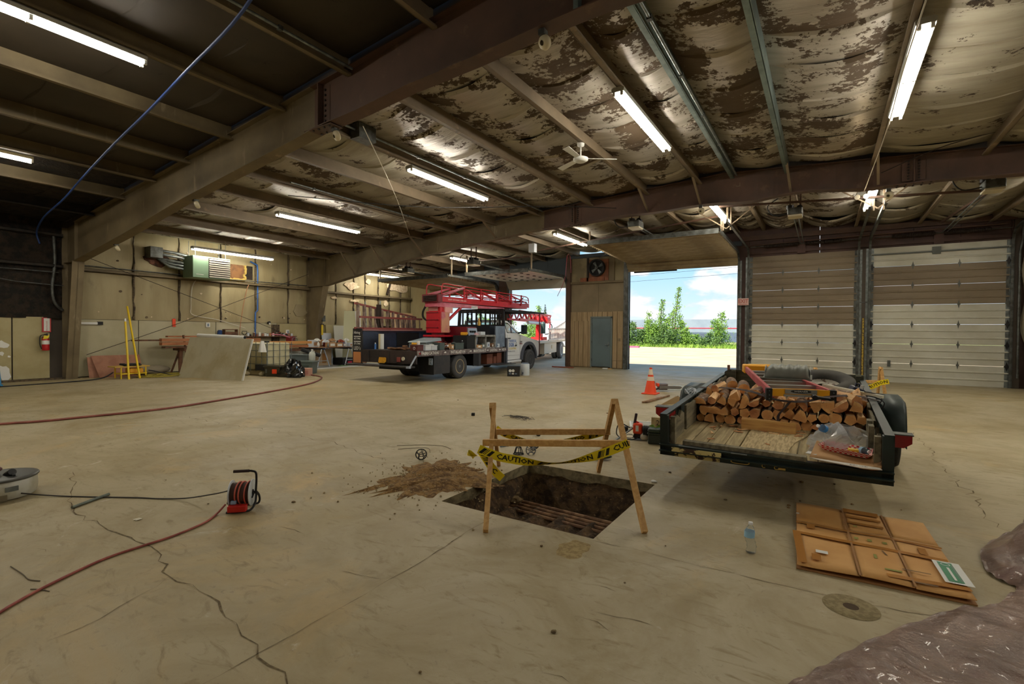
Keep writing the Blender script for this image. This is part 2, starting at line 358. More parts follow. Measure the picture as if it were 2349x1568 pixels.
# ------------------------------------------------------------------ floor with the pit cut through it
floor = struct('floor')
def build_floor():
    x0, x1, y0, y1 = HOLE
    b = B(); X0, X1, Y0, Y1_ = XL - 0.3, XR + 0.3, YN - 0.3, 20.0
    xs = [X0, x0, x1, X1]; ys = [Y0, y0, y1, Y1_]
    for i in range(3):
        for j in range(3):
            if i == 1 and j == 1: continue
            b.add([(xs[i], ys[j], 0), (xs[i + 1], ys[j], 0), (xs[i + 1], ys[j + 1], 0), (xs[i], ys[j + 1], 0)], [(0, 1, 2, 3)])
    b.obj('slab', M_floor, floor)
    e = B(); t = 0.10; r = random.Random(3)
    loop = [(x0, y0), (x1, y0), (x1, y1), (x0, y1)]
    for k in range(4):
        a = Vector((*loop[k], 0)); c = Vector((*loop[(k + 1) % 4], 0)); n = 14
        tp = [a.lerp(c, i / n) for i in range(n + 1)]
        bt = [p + Vector((0, 0, -t + r.uniform(-0.02, 0.015))) for p in tp]
        e.add(tp + bt, [(i, i + 1, n + 2 + i, n + 1 + i) for i in range(n)])
    e.obj('slab_edge', M_slab, floor)
    d = B(); cx, cy = (x0 + x1) / 2, (y0 + y1) / 2
    def pit(u, v):      # ring u around, v downwards
        per = u * 4 % 4; k = int(per) % 4; f = per - int(per)
        a = Vector((*loop[k], 0)); c = Vector((*loop[(k + 1) % 4], 0)); p = a.lerp(c, f)
        q = Vector((cx, cy, 0))
        inn = [-0.10, -0.02, 0.03, 0.10, 0.2, 0.5, 1.0][int(round(v * 6))]
        z = [-0.085, -0.16, -0.33, -0.55, -0.72, -0.78, -0.80][int(round(v * 6))]
        s = math.sin(u * 40 + v * 9) * 0.5 + math.sin(u * 97 + v * 31) * 0.5
        p = p.lerp(q, max(-0.12, inn + (0.035 * s if 0 < v < 1 else 0)))
        return (p.x, p.y, z + (0.03 * math.sin(u * 63 + v * 20) if 0.2 < v < 1 else 0))
    d.grid(pit, 64, 6)
    d.obj('pit_earth', M_dirt, floor)
    # the ledge of soil under the pipes, on the near side
    g = B()
    def ledge(u, v):
        x = x0 - 0.05 + (x1 - x0 + 0.1) * u
        y = y0 - 0.05 + 1.30 * v + 0.04 * math.sin(u * 9) * v
        z = -0.40 + 0.03 * v - (0.42 if v > 0.99 else 0) + 0.025 * math.sin(u * 31 + v * 7) + 0.02 * math.sin(u * 57 - v * 13)
        return (x, y, z)
    g.grid(ledge, 40, 14); g.obj('pit_ledge', M_dirt, floor)
build_floor()
def ribbon(name, pts, w, m, z=0.002, seed=1, jit=0.03, step=0.12, parent=None):
    r = random.Random(seed); P = []
    for a, c in zip(pts[:-1], pts[1:]):
        a = Vector(a); c = Vector(c); n = max(1, int((c - a).length / step))
        for i in range(n): P.append(a.lerp(c, i / n))
    P.append(Vector(pts[-1])); n = len(P)
    Q = []
    for i, p in enumerate(P):
        d = (P[min(i + 1, n - 1)] - P[max(i - 1, 0)]).normalized(); s = Vector((-d.y, d.x))
        p = p + s * r.uniform(-jit, jit); ww = w * 0.6 * r.uniform(0.2, 1.5) * (0.3 if i in (0, n - 1) else 1)
        Q.append((p + s * ww / 2, p - s * ww / 2))
    b = B(); b.add([(q.x, q.y, z) for pr in Q for q in pr], [(2 * i, 2 * i + 1, 2 * i + 3, 2 * i + 2) for i in range(n - 1)])
    return b.obj(name, m, parent)

# ------------------------------------------------------------------ roof
ceiling = struct('ceiling')
def roof_sheet(top, ya, yb, name):
    b = B(); xs = [XL - 0.2, RIDGE, XR + 0.2]
    for i in range(2):
        xa, xb = xs[i], xs[i + 1]
        b.hexa([(xa, ya, top(xa) + 0.02), (xb, ya, top(xb) + 0.02), (xb, yb, top(xb) + 0.02), (xa, yb, top(xa) + 0.02),
                (xa, ya, top(xa) + 0.08), (xb, ya, top(xb) + 0.08), (xb, yb, top(xb) + 0.08), (xa, yb, top(xa) + 0.08)])
    b.obj(name, M_roof, ceiling)
for (yy, ta, tb_) in ((Y1, lambda x: min(top1(x) - 0.2, top2(x)), lambda x: max(top1(x), top2(x)) + .08), (Y2, lambda x: top3(x) - 0.05, lambda x: top2(x) + .08)):
    q = B(); n_ = 40; X_ = [XL - .2 + (XR - XL + .4) * k / n_ for k in range(n_ + 1)]
    q.add([p for x in X_ for p in ((x, yy + .02, ta(x)), (x, yy + .02, tb_(x)))], [(2 * k, 2 * k + 2, 2 * k + 3, 2 * k + 1) for k in range(n_)]); q.obj('closure_strip', M_roof, ceiling)
roof_sheet(top1, YN - 0.2, Y1, 'roof_sheet'); roof_sheet(top2, Y1, Y2, 'roof_sheet'); roof_sheet(top3, Y2, 20.0, 'roof_sheet')
def purlin_mesh(b, x, ya, yb, zt, zb, flip=1, fw=0.085):
    b.bb(x - 0.008, x + 0.008, ya, yb, zb, zt)
    b.bb(min(x, x + flip * fw), max(x, x + flip * fw), ya, yb, zb, zb + 0.012)
    b.bb(min(x + flip * fw, x + flip * (fw - 0.01)), max(x + flip * fw, x + flip * (fw - 0.01)), ya, yb, zb + 0.012, zb + 0.035)
    b.bb(min(x, x - flip * fw), max(x, x - flip * fw), ya, yb, zt - 0.012, zt)
def purlins(xs, top, ya, yb, depth, matf):
    for x in xs:
        b = B(); purlin_mesh(b, x, ya, yb, top(x) + 0.005, top(x) - depth, 1 if x < RIDGE else -1)
        b.obj('purlin', matf(x), ceiling)
purlins(PURLIN1, top1, YN, Y1 - 0.02, 0.285, lambda x: M_purlin_black if x < -16 else M_steel_l if x < -6 else M_purlin)
purlins(PURLIN2, top2, Y1 + 0.02, Y2 - 0.02, 0.285, lambda x: M_purlin_new if -2.1 < x < -1.9 or -0.9 < x < -0.7 else M_purlin)
purlins(PURLIN3, top3, Y2 + 0.02, YF + 0.1, 0.24, lambda x: M_purlin)
def batts(xs, top, ya, yb, seg, sag, mats, skip=None, lip=0.055, xmax=6.0, off=0.0):
    r = random.Random(int(ya * 10) + 5)
    xs = [XL] + xs + [XR]
    for i in range(len(xs) - 1):
        xa, xb = xs[i] + 0.005, xs[i + 1] - 0.005
        if xb - xa < 0.3: continue
        y = ya; j = 0; ph = r.uniform(0, 0.5)
        while y < yb - 0.05:
            y2 = min(yb, y + (seg * r.uniform(0.8, 1.2) if j else seg * (0.5 + ph))) if xa < xmax else yb
            if yb - y2 < 0.35: y2 = yb
            sg = sag * r.uniform(0.7, 1.35); lp = lip * r.uniform(0.5, 1.3); w1, w2 = r.uniform(0, 6), r.uniform(0, 6)
            def fn(u, v, xa=xa, xb=xb, y=y, y2=y2, sg=sg, lp=lp, w1=w1, w2=w2):
                x = xa + (xb - xa) * u; s = math.sin(PI * u)
                yy = y + (y2 - y) * v + 0.10 * s
                z = top(x) - 0.012 - s * (sg + lp * (1 - v)) - 0.012 * s * math.sin(7 * v + w1) - 0.008 * s * math.sin(11 * u + w2)
                return (x, min(yy, yb + 0.02) if v == 1 and y2 >= yb else yy, z)
            b = B(); b.grid(fn, 8, 5)
            # the lap of the facing, folded back at the seam
            n = 8; lo = [Vector(fn(k / n, 0)) for k in range(n + 1)]
            if j: b.add([p for p in lo] + [p + Vector((0, -0.05, 0.045)) for p in lo], [(k, k + 1, n + 2 + k, n + 1 + k) for k in range(n)])
            mm = mats(xa, y, r)
            b.obj('insulation_panel', mm, ceiling); y = y2; j += 1
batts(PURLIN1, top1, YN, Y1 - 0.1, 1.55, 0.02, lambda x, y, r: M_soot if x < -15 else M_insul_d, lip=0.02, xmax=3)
batts(PURLIN2, top2, Y1 + 0.05, Y2 - 0.05, 1.12, 0.07, lambda x, y, r: (M_insul if r.random() < 0.62 else M_insul_b) if x > -6.5 and x < 0.5 else M_insul_c if x > 0.5 or r.random() < .3 else M_insul)
batts(PURLIN3, top3, Y2 + 0.05, YF, 1.5, 0.14, lambda x, y, r: M_insul_c if x > 0.5 or x < -3 else M_insul)

# ------------------------------------------------------------------ rigid steel frames
def interp(P, x):
    if x <= P[0][0]: return P[0][1]
    for (a, za), (c, zc) in zip(P[:-1], P[1:]):
        if x <= c: return za + (zc - za) * (x - a) / (c - a)
    return P[-1][1]
def steel_frame(name, Y, bot, topf, mats, wave=0.0):
    t = struct(name)
    P = list(bot); P = P + [(2 * RIDGE - x, z) for x, z in reversed(bot) if x < RIDGE - 0.2]
    xs = sorted({round(x, 3) for x, _ in P} | {round(-17.9 + 0.42 * i, 3) for i in range(75) if -17.9 + .42 * i < 13.4})
    xs = [x for x in xs if P[0][0] <= x <= P[-1][0]]
    def wy(x): return wave * math.sin((x + 3) * 1.9) * math.exp(-((x + 1) / 4.5) ** 2)
    def wz(x): return wave * 0.35 * math.sin((x + 1) * 2.7) * math.exp(-((x + 1) / 4.5) ** 2)
    cuts = [xs[0], -7.4, xs[-1]]
    for (a, c), m in zip(zip(cuts[:-1], cuts[1:]), mats):
        X = [x for x in xs if a <= x <= c]
        if X[0] > a: X = [a] + X
        if X[-1] < c: X = X + [c]
        n = len(X)
        web = B(); fb = B(); ft = B()
        def strip(bb_, fn):
            k = [fn(x) for x in X]; vs = [p for q in k for p in q]; w = len(k[0])
            bb_.add(vs, [(i * w + j, i * w + (j + 1) % w, (i + 1) * w + (j + 1) % w, (i + 1) * w + j) for i in range(n - 1) for j in range(w)], False)
            bb_.add(vs, [tuple(range(w)), tuple(range((n - 1) * w, n * w))])
        strip(web, lambda x: [(x, Y - 0.008, topf(x)), (x, Y + 0.008, topf(x)), (x, Y + 0.008 + wy(x), interp(P, x) + wz(x)), (x, Y - 0.008 + wy(x), interp(P, x) + wz(x))])
        strip(fb, lambda x: [(x, Y - 0.13 + wy(x), interp(P, x) + wz(x) + 0.02 * wave * 6 * math.sin(2.2 * x)), (x, Y + 0.13 + wy(x), interp(P, x) + wz(x)), (x, Y + 0.13 + wy(x), interp(P, x) - 0.016 + wz(x)), (x, Y - 0.13 + wy(x), interp(P, x) - 0.016 + wz(x) + 0.02 * wave * 6 * math.sin(2.2 * x))])
        strip(ft, lambda x: [(x, Y - 0.11, topf(x)), (x, Y + 0.11, topf(x)), (x, Y + 0.11, topf(x) + 0.016), (x, Y - 0.11, topf(x) + 0.016)])
        web.obj('rafter_web', m, t); fb.obj('bottom_flange', m, t); ft.obj('top_flange', m, t)
    for sgn in (1, -1):
        fx = lambda x: x if sgn == 1 else 2 * RIDGE - x
        xb, zb = bot[0]; m = mats[0] if sgn == 1 else mats[1]
        w = B(); w.prism([(fx(XL + 0.03), 0), (fx(-18.78), 0), (fx(xb), zb), (fx(xb + 0.02), topf(xb)), (fx(XL + 0.03), topf(XL))], Y - 0.008, Y + 0.008, lambda u, v, q: (u, q, v)); w.obj('column_web', m, t)
        fl = B(); fl.hexa([(fx(-18.80), Y - 0.14, 0), (fx(-18.78), Y - 0.14, 0), (fx(-18.78), Y + 0.14, 0), (fx(-18.80), Y + 0.14, 0),
                           (fx(xb - 0.02), Y - 0.14, zb), (fx(xb), Y - 0.14, zb), (fx(xb), Y + 0.14, zb), (fx(xb - 0.02), Y + 0.14, zb)])
        fl.bb(*sorted((fx(-19.02), fx(-18.68))), Y - 0.17, Y + 0.17, 0, 0.02); fl.obj('column_flange', m, t)
        fo = B(); fo.bb(*sorted((fx(XL + 0.03), fx(XL + 0.045))), Y - 0.14, Y + 0.14, 0, topf(XL)); fo.obj('column_flange', m, t)
        st = B(); st.bb(*sorted((fx(XL + 0.06), fx(xb))), Y - 0.1, Y + 0.1, zb - 0.02, zb - 0.006)
        st.bb(*sorted((fx(xb - 0.012), fx(xb))), Y - 0.09, Y + 0.09, zb, topf(xb)); st.obj('stiffener', m, t)
    return t, P
BOT1 = [(-18.22, 3.44), (-14.97, 3.86), (-11.8, 4.34), (-9.45, 4.62), (-8.0, 4.79), (-7.2, 4.90), (-6.2, 4.96), (-5.2, 5.06), (-4.0, 5.12), (-2.76, 5.22), (-2.2, 5.24)]
BOT2 = [(-17.95, 3.40), (-15.45, 3.80), (-12.66, 4.21), (-10.4, 4.45), (-8.17, 4.65), (-5.25, 4.78), (-3.4, 4.82), (-2.2, 4.82)]
frame1, P1 = steel_frame('trim_1', Y1, BOT1, lambda x: top1(x) - 0.19, (M_steel_l, M_steel))
frame2, P2 = steel_frame('trim_2', Y2, BOT2, lambda x: top2(x) - 0.16, (M_steel_l, M_steel), wave=0.10)
def splice(t, x, Y, P, topf, m):
    a, c = interp(P, x), topf(x); s = B()
    s.bb(x - 0.012, x + 0.012, Y - 0.11, Y - 0.008, a, c); s.bb(x - 0.2, x + 0.2, Y - 0.016, Y - 0.009, a + 0.05, c - 0.03); s.bb(x - 0.35, x + 0.35, Y - 0.125, Y + 0.125, a - 0.03, a - 0.016)
    s.obj('splice_plate', m, t, bevel=0.003)
    for k in range(7):
        z = a + 0.1 + (c - a - 0.2) * k / 6
        for dx in (-0.09, 0.09):
            bo = B(); bo.cyl((x + dx, Y - 0.016, z), (x + dx, Y - 0.036, z), 0.02, n=6); bo.obj('bolt', M_bolt, t)
    for k in range(5):
        for dy in (-0.08, 0.08):
            bo = B(); bx_ = x - 0.28 + 0.14 * k; bo.cyl((bx_, Y + dy, a - 0.03), (bx_, Y + dy, a - 0.05), 0.02, n=6); bo.obj('bolt', M_bolt, t)
splice(frame1, -7.2, Y1, P1, lambda x: top1(x) - 0.19, M_steel)
splice(frame2, -6.35, Y2, P2, lambda x: top2(x) - 0.16, M_steel)
splice(frame2, 1.55, Y2, P2, lambda x: top2(x) - 0.16, M_steel)
sp = B(); sp.bb(-2.52, -2.46, Y1 - 0.11, Y1 - 0.01, 5.24, 6.05); sp.obj('stiffener', M_purlin_new, frame1)
for x in (-17.75, -16.1, -14.4, -12.4, -10.88, -9.23, -7.59, -5.85, -4.2, -2.83, -0.785, 0.88):
    if x in (-10.88, -7.59, -5.85): continue
    b = B(); zb = interp(P2, x) + 0.03
    if x < -17: continue
    b.beam((x, Y2 - 0.75, top2(x) - 0.24), (x + 0.06, Y2 - 0.05, zb), 0.05, 0.05); b.obj('fly_brace', M_purlin, frame2)
# ------------------------------------------------------------------ walls
wl = struct('wall_left'); wf = struct('wall_far'); wr = struct('wall_right'); wn = struct('wall_near')
b = B(); b.bb(XL - 0.25, XL - 0.04, YN, 20.0, 0, 4.9); b.obj('steel_skin', M_roof, wl)
b = B(); b.bb(XR, XR + 0.2, YN, 20.0, 0, 4.9); b.obj('steel_skin', M_tan, wr)
b = B(); b.prism([(XL, 0), (XR, 0), (XR, top1(XR) + 0.05), (RIDGE, top1(RIDGE) + 0.05), (XL, top1(XL) + 0.05)], YN - 0.2, YN, lambda u, v, w: (u, w, v)); b.obj('steel_skin', M_tan, wn)
def left_wall():
    r = random.Random(21)
    # sprayed foam, burnt black, beside the first column
    def foam(u, v):
        y = YN + (5.2 - YN) * u; z = 1.78 + (4.75 - 1.78) * v
        return (XL + 0.03 + 0.03 * math.sin(y * 9 + z * 4) + 0.025 * math.sin(y * 5.3 - z * 11) + 0.02 * r.random(), y, z)
    b = B(); b.grid(foam, 90, 22); b.obj('burnt_foam', M_soot, wl)
    for (ya, yb) in ((-8, -5.6), (-5.58, -3.2), (-3.18, -.75), (-.73, 1.7), (1.72, 4.13), (4.16, 4.93)):
        b = B(); b.bb(XL + 0.01, XL + 0.03, ya, yb, 0.04, 1.8 + r.uniform(-.02, .03)); b.obj('plywood_panel', M_ply, wl)
    # scraped patches on the plywood
    for (y, z, sy, sz) in ((3.95, 1.02, 0.13, 0.12), (3.93, 0.78, 0.07, 0.06), (3.98, 0.25, 0.16, 0.24), (4.08, .7, .04, .03)):
        n = 11; b = B(); b.add([(XL + 0.032, y + sy * math.cos(2 * PI * k / n) * r.uniform(0.5, 1.2), z + sz * math.sin(2 * PI * k / n) * r.uniform(0.5, 1.2)) for k in range(n)], [tuple(range(n))])
        b.obj('scraped_patch', M_white, wl)
    # facing panels between the seams
    seams = [5.5, 7.01, 8.35, 9.75, 11.08, 12.49, 13.45]
    def panel(ya, yb, za, zb, m=M_wallinsul):
        w1 = r.uniform(0, 6)
        def fn(u, v):
            s = math.sin(PI * u) ** 0.5 if 0 < u < 1 else 0
            return (XL + 0.005 + 0.05 * s + 0.008 * math.sin(9 * v + w1 + 5 * u) * s, ya + (yb - ya) * u, za + (zb - za) * v)
        b = B(); b.grid(fn, 8, 6); b.obj('insulation_panel', m, wl)
    for a, c in zip(seams[:-1], seams[1:]):
        panel(a + 0.01, c - 0.01, 1.78, 3.22); panel(a + 0.01, c - 0.01, 3.32, 4.68)
    s2 = [13.55, 14.9, 15.9, 16.6, 17.45, 18.2, 19.0, 19.75]
    for a, c in zip(s2[:-1], s2[1:]):
        panel(a + 0.01, c - 0.01, 1.74, 3.2); panel(a + 0.01, c - 0.01, 3.28, 4.68)
    for y in seams[1:-1] + s2[1:-1]:
        pts = [(XL + 0.03 + r.uniform(-.01, .02), y + r.uniform(-.025, .025), 1.78 + 2.9 * k / 14) for k in range(15)]
        b = B(); b.tube(pts, [r.uniform(0.012, 0.04) for _ in pts], 5); b.obj('seam_strip', M_seam, wl)
    # wainscot boards
    for (ya, yb, m) in ((5.5, 7.13, M_plypale), (7.15, 9.57, M_plypale), (9.59, 11.98, M_plypale), (12.0, 13.4, M_ply)):
        b = B(); b.bb(XL + 0.01, XL + 0.03, ya, yb, 0.03, 1.77); b.obj('plywood_panel', m, wl)
    for (ya, yb) in ((13.6, 15.2), (15.22, 17.5)):
        b = B(); b.bb(XL + 0.01, XL + 0.03, ya, yb, 0.03, 1.72); b.obj('plywood_panel', M_ply, wl)
    b = B(); b.bb(XL + 0.03, XL + 0.05, 11.75, 12.1, 0.03, 1.72); b.obj('batten', M_seam, wl)
    # girts
    for (ya, yb, z) in ((5.4, 13.4, 3.27), (13.6, 19.7, 3.22), (-8, 5.2, 3.3), (-8, 5.2, 4.2)):
        b = B(); b.bb(XL, XL + 0.20, ya, yb, z - 0.04, z - 0.03); b.bb(XL + 0.19, XL + 0.20, ya, yb, z - 0.04, z + 0.05); b.bb(XL, XL + 0.2, ya, yb, z + 0.04, z + 0.05)
        b.obj('girt', M_steel_l if ya > 5 else M_purlin_black, wl)
    b = B(); b.tube([(XL + 0.14, 5.5, 3.40), (XL + 0.14, 9.5, 3.38), (XL + 0.14, 13.3, 3.42)], 0.018, 6); b.obj('conduit', M_galvdark, wl)
    b = B(); b.tube([(XL + 0.2, -8, 2.9), (XL + 0.2, 3.0, 2.98), (XL + 0.2, 4.2, 2.78), (XL + 0.2, 5.2, 2.74)], 0.015, 6); b.obj('conduit', M_galvdark, wl)
    b = B(); b.tube([(XL + 0.2, -8, 3.2), (XL + 0.2, 5.1, 3.12)], 0.015, 6); b.obj('conduit', M_galvdark, wl)
    b = B(); b.tube(smooth_path([(XL + 0.15, 5.0, 4.2), (XL + 0.16, 5.02, 3.4), (XL + 0.2, 4.95, 2.7), (XL + 0.2, 5.0, 2.25), (XL + 0.12, 5.2, 2.02)]), 0.04, 8); b.obj('flexible_conduit', M_galvdark, wl)
    # torn patches showing the fibreglass
    def patch(y, z, sy, sz, m, d=0.07, n=17, seed=1):
        rr = random.Random(seed); ring = [(y + sy * math.cos(2 * PI * k / n) * rr.uniform(0.7, 1.15), z + sz * math.sin(2 * PI * k / n) * rr.uniform(0.7, 1.15)) for k in range(n)]
        b = B(); b.prism(ring, XL + 0.05, XL + d + 0.03, lambda u, v, w: (w, u, v)); return b.obj('torn_patch', m, wl)
    patch(15.75, 3.62, 0.42, 0.20, M_tear, seed=2); patch(18.75, 3.82, 0.85, 0.30, M_tear, seed=3); patch(14.75, 3.0, 0.16, 0.07, M_tear, seed=4)
    patch(15.9, 2.92, 0.3, 0.06, M_tear, seed=5); patch(17.9, 2.9, 0.14, 0.16, M_tear, seed=6); patch(16.75, 3.92, 0.16, 0.15, M_tear, seed=7)
    patch(13.0, 2.35, 0.35, 0.28, mat('loose_facing', (150, 138, 108), 0.5), seed=8)
    b = B(); b.beam((XL + 0.12, 17.95, 3.35), (XL + 0.1, 18.3, 4.3), 0.09, 0.09); b.obj('dark_strut', M_bolt, wl)
    patch(7.65, 3.83, 0.36, 0.26, mat('burnt_hole', (92, 56, 38), 0.9, c2=(60, 40, 30), scale=9, bump=.6), d=0.05, seed=11)
    b = B(); b.bb(XL + 0.06, XL + 0.5, 7.3, 7.66, 3.85, 4.2); b.obj('duct_box', M_galvdark, wl)
    for dz in (0, 0.12):
        b = B(); b.tube([(XL + 0.4, 7.7, 3.98 + dz), (XL + 0.45, 8.1, 3.95 + dz), (XL + 0.55, 8.75, 3.82 + dz)], 0.05, 8); b.obj('flue_pipe', M_galv, wl)
    # opening closed with plywood, foam oozing around it
    b = B(); b.bb(XL + 0.03, XL + 0.07, 9.85, 10.62, 3.42, 3.98); b.obj('plywood_patch', mat('brown_ply', (124, 84, 44), 0.7, c2=(96, 62, 32), scale=4), wl)
    rr = random.Random(5); yl = mat('expanding_foam', (186, 160, 84), 0.9, bump=0.6, bscale=20)
    pts = [(XL + 0.07, 10.62 + rr.uniform(-.04, .06), 3.98 - 0.56 * k / 9) for k in range(10)] + [(XL + 0.07, 10.62 - 0.7 * k / 9, 3.42 + rr.uniform(-.03, .02)) for k in range(10)]
    b = B(); b.tube(pts, [rr.uniform(0.03, 0.075) for _ in pts], 6); b.obj('foam_bead', yl, wl)
    b = B(); b.bb(XL + 0.03, XL + 0.06, 10.66, 10.95, 3.45, 3.98); b.obj('charred_edge', M_soot, wl)
    # little holes knocked through the facing
    for k in range(26):
        y = r.uniform(5.7, 13.3); z = r.choice([r.uniform(1.85, 2.2), r.uniform(1.9, 3.0), r.uniform(3.5, 4.3)]); s = r.uniform(0.02, 0.05)
        patch(y, z, s, s * 0.8, M_seam if k % 2 else M_tear, d=0.035, n=7, seed=30 + k)
left_wall()
# far wall around the door openings
b = B(); t = 20.02
def fpiece(x0, x1, z0, z1, m, name, y0=YF + 0.03):
    q = B(); q.bb(x0, x1, y0, t, z0, z1); return q.obj(name, m, wf)
fpiece(XL, -17.5, 0, 4.75, M_wallinsul, 'wall_panel'); fpiece(-13.3, -12.7, 0, 5.1, M_steel, 'wall_panel')
fpiece(-6.9, -6.87, 0, 5.4, M_steel, 'wall_panel')
fpiece(-2.69, -2.36, 0, 5.5, M_dwall, 'wall_panel'); fpiece(0.9, 1.2, 0, 5.4, M_dwall, 'wall_panel'); fpiece(4.52, XR, 0, 5.2, M_dwall, 'wall_panel')
for (x0, x1, h) in OPEN:
    n = 3
    for k in range(n):
        a = x0 + (x1 - x0) * k / n; c = x0 + (x1 - x0) * (k + 1) / n
        fpiece(a + 0.006, c - 0.006, h, top3((a + c) / 2) + 0.05, M_dwall if x0 > -10 else mat('smoked_blue_wall', (70, 78, 84), 0.7), 'wall_panel')
# white wall base board and header beam
q = B(); q.bb(-2.6, 4.6, YF - 0.12, YF + 0.02, 4.86, 5.02); q.obj('eave_strut', M_steel, wf)
q = B(); q.bb(-9.6, -2.6, YF - 0.10, YF + 0.02, 4.72, 4.88); q.obj('eave_strut', mat('smoked_blue_wall'), wf)
q = B(); q.bb(-2.36, 4.6, YF - 0.05, YF + 0.03, 4.36, 4.46); q.obj('lintel_channel', M_dwall, wf)
q = B(); q.tube([(-2.6, YF - 0.15, 4.66), (0.7, YF - 0.15, 4.72), (4.4, YF - 0.15, 4.74)], 0.02, 6); q.obj('conduit', M_steel, wf)
# the bay with the grey door
fpiece(-9.63, -9.45, 0, 5.0, M_steel, 'door_post', YF - 0.12)
fpiece(-7.02, -6.87, 0, 4.6, M_galvdark, 'door_post', YF - 0.12)
q = B(); q.bb(-9.44, -7.05, YF + 0.02, t, 3.66, 4.78); q.obj('wall_panel', mat('tan_facing_dirty', (150, 138, 106), 0.7, c2=(122, 110, 82), scale=1.5), wf)
q = B(); q.bb(-9.44, -7.03, YF - 0.10, YF + 0.02, 3.60, 3.69); q.obj('girt', M_steel_l, wf)
for (a, c) in ((-9.44, -8.18), (-8.17, -7.05)):
    q = B(); q.bb(a, c, YF + 0.0, YF + 0.04, 2.38, 3.6); q.obj('wall_panel', M_tan, wf)
xs = [-9.56, -9.27, -9.08, -8.85, -8.62, -8.49]
for a, c in zip(xs[:-1], xs[1:]):
    q = B(); q.bb(a + 0.008, c - 0.008, YF - 0.015, YF + 0.03, 0.02, 2.0 if a > -9.3 or 1 else 2.4); q.obj('siding_board', M_siding, wf, bevel=0.004)
xs = [-9.50, -9.15, -8.92, -8.66, -8.44, -8.2, -7.98, -7.75, -7.53]
for k, (a, c) in enumerate(zip(xs[:-1], xs[1:])):
    q = B(); q.bb(a + 0.008, c - 0.008, YF - 0.01, YF + 0.03, 2.0 if k < 4 else 2.17, 2.39); q.obj('siding_board', M_siding, wf, bevel=0.004)
for a, c in ((-7.52, -7.32), (-7.31, -7.06)):
    q = B(); q.bb(a + 0.006, c - 0.006, YF - 0.015, YF + 0.03, 0.34, 2.4); q.obj('siding_board', M_siding, wf, bevel=0.004)
    q = B(); q.bb(a + 0.006, c - 0.006, YF - 0.012, YF + 0.03, 0.02, 0.33); q.obj('siding_board', M_siding, wf, bevel=0.004)
q = B(); q.bb(-9.45, -7.02, YF + 0.05, t, 0, 3.62); q.obj('wall_panel', M_tan, wf)
# round vent above it
q = B(); q.bb(-8.6, -7.72, YF - 0.02, YF + 0.02, 3.72, 4.62); q.obj('plywood_panel', mat('rust_ply', (150, 92, 62), 0.7, c2=(120, 74, 50), scale=3), wf)
q = B(); q.bb(-9.0, -7.9, YF - 0.05, YF - 0.02, 3.69, 3.86); q.obj('board_scrap', mat('rust_ply'), wf)
q = B(); q.bb(-7.7, -7.46, YF - 0.04, YF + 0.02, 3.7, 4.7); q.obj('stud', M_steel_l, wf)
q = B(); q.bb(-8.7, -8.62, YF - 0.05, YF + 0.02, 3.7, 4.7); q.obj('stud', M_bolt, wf)
vent = thing('exhaust_fan', 'round black exhaust fan set in reddish plywood above the grey door', 'vent', (-8.2, YF - 0.03, 4.25))
Mv = Matrix.Rotation(PI / 2, 4, 'X')
q = B(); q.lathe([(0.34, 0), (0.36, 0.05), (0.36, 0.2), (0.31, 0.2), (0.31, 0.02)], Mv, 28); q.obj('housing_ring', M_black, vent)
q = B(); q.lathe([(0.31, 0.01), (0.001, 0.012)], Mv, 24); q.obj('back_plate', mat('vent_dark', (14, 16, 18), 0.8), vent)
q = B(); q.cyl((0, 0, 0), (0, -0.16, 0), 0.07, n=14); q.obj('motor', M_galvdark, vent)
for k in range(4):
    a = k * PI / 2 + 0.5
    q = B(); q.hexa([Vector((math.cos(a + s) * rr_, y, math.sin(a + s) * rr_)) for y in (-0.06, -0.075) for rr_, s in ((0.06, -.3), (0.29, -.18), (0.29, .3), (0.06, .35))]); q.obj('blade', M_galv, vent)
# grey personnel door
d6 = struct('door_6')
q = B(); q.bb(-8.43, -7.60, YF - 0.035, YF + 0.01, 0.06, 2.12); q.obj('door_leaf', mat('slate_door', (98, 116, 122), 0.45, c2=(90, 106, 112), scale=1), d6, bevel=0.004)
q = B(); q.bb(-8.50, -8.44, YF - 0.05, YF + 0.02, 0, 2.18); q.bb(-7.59, -7.53, YF - 0.05, YF + 0.02, 0, 2.18); q.bb(-8.5, -7.53, YF - 0.05, YF + 0.02, 2.13, 2.19); q.obj('door_frame', mat('slate_frame', (112, 124, 124), 0.5), d6)
q = B(); q.bb(-8.46, -7.57, YF - 0.10, YF + 0.0, 0.0, 0.03); q.obj('threshold', M_steel_l, d6)
q = B(); q.cyl((-7.68, YF - 0.035, 1.0), (-7.68, YF - 0.09, 1.0), 0.018, n=8); q.beam((-7.67, YF - 0.085, 1.0), (-7.81, YF - 0.085, 1.0), 0.016, 0.02); q.bb(-7.71, -7.65, YF - 0.042, YF - 0.03, 0.9, 1.1); q.obj('door_handle', M_galv, d6)
for z in (0.35, 1.1, 1.85):
    q = B(); q.bb(-8.455, -8.42, YF - 0.05, YF - 0.03, z - 0.05, z + 0.05); q.obj('hinge', M_galvdark, d6)
q = B(); q.bb(-7.28, -7.18, YF - 0.04, YF - 0.01, 1.15, 1.27); tag(q.obj('light_switch', M_tan), 'small tan switch box on siding right of the grey door', 'switch')

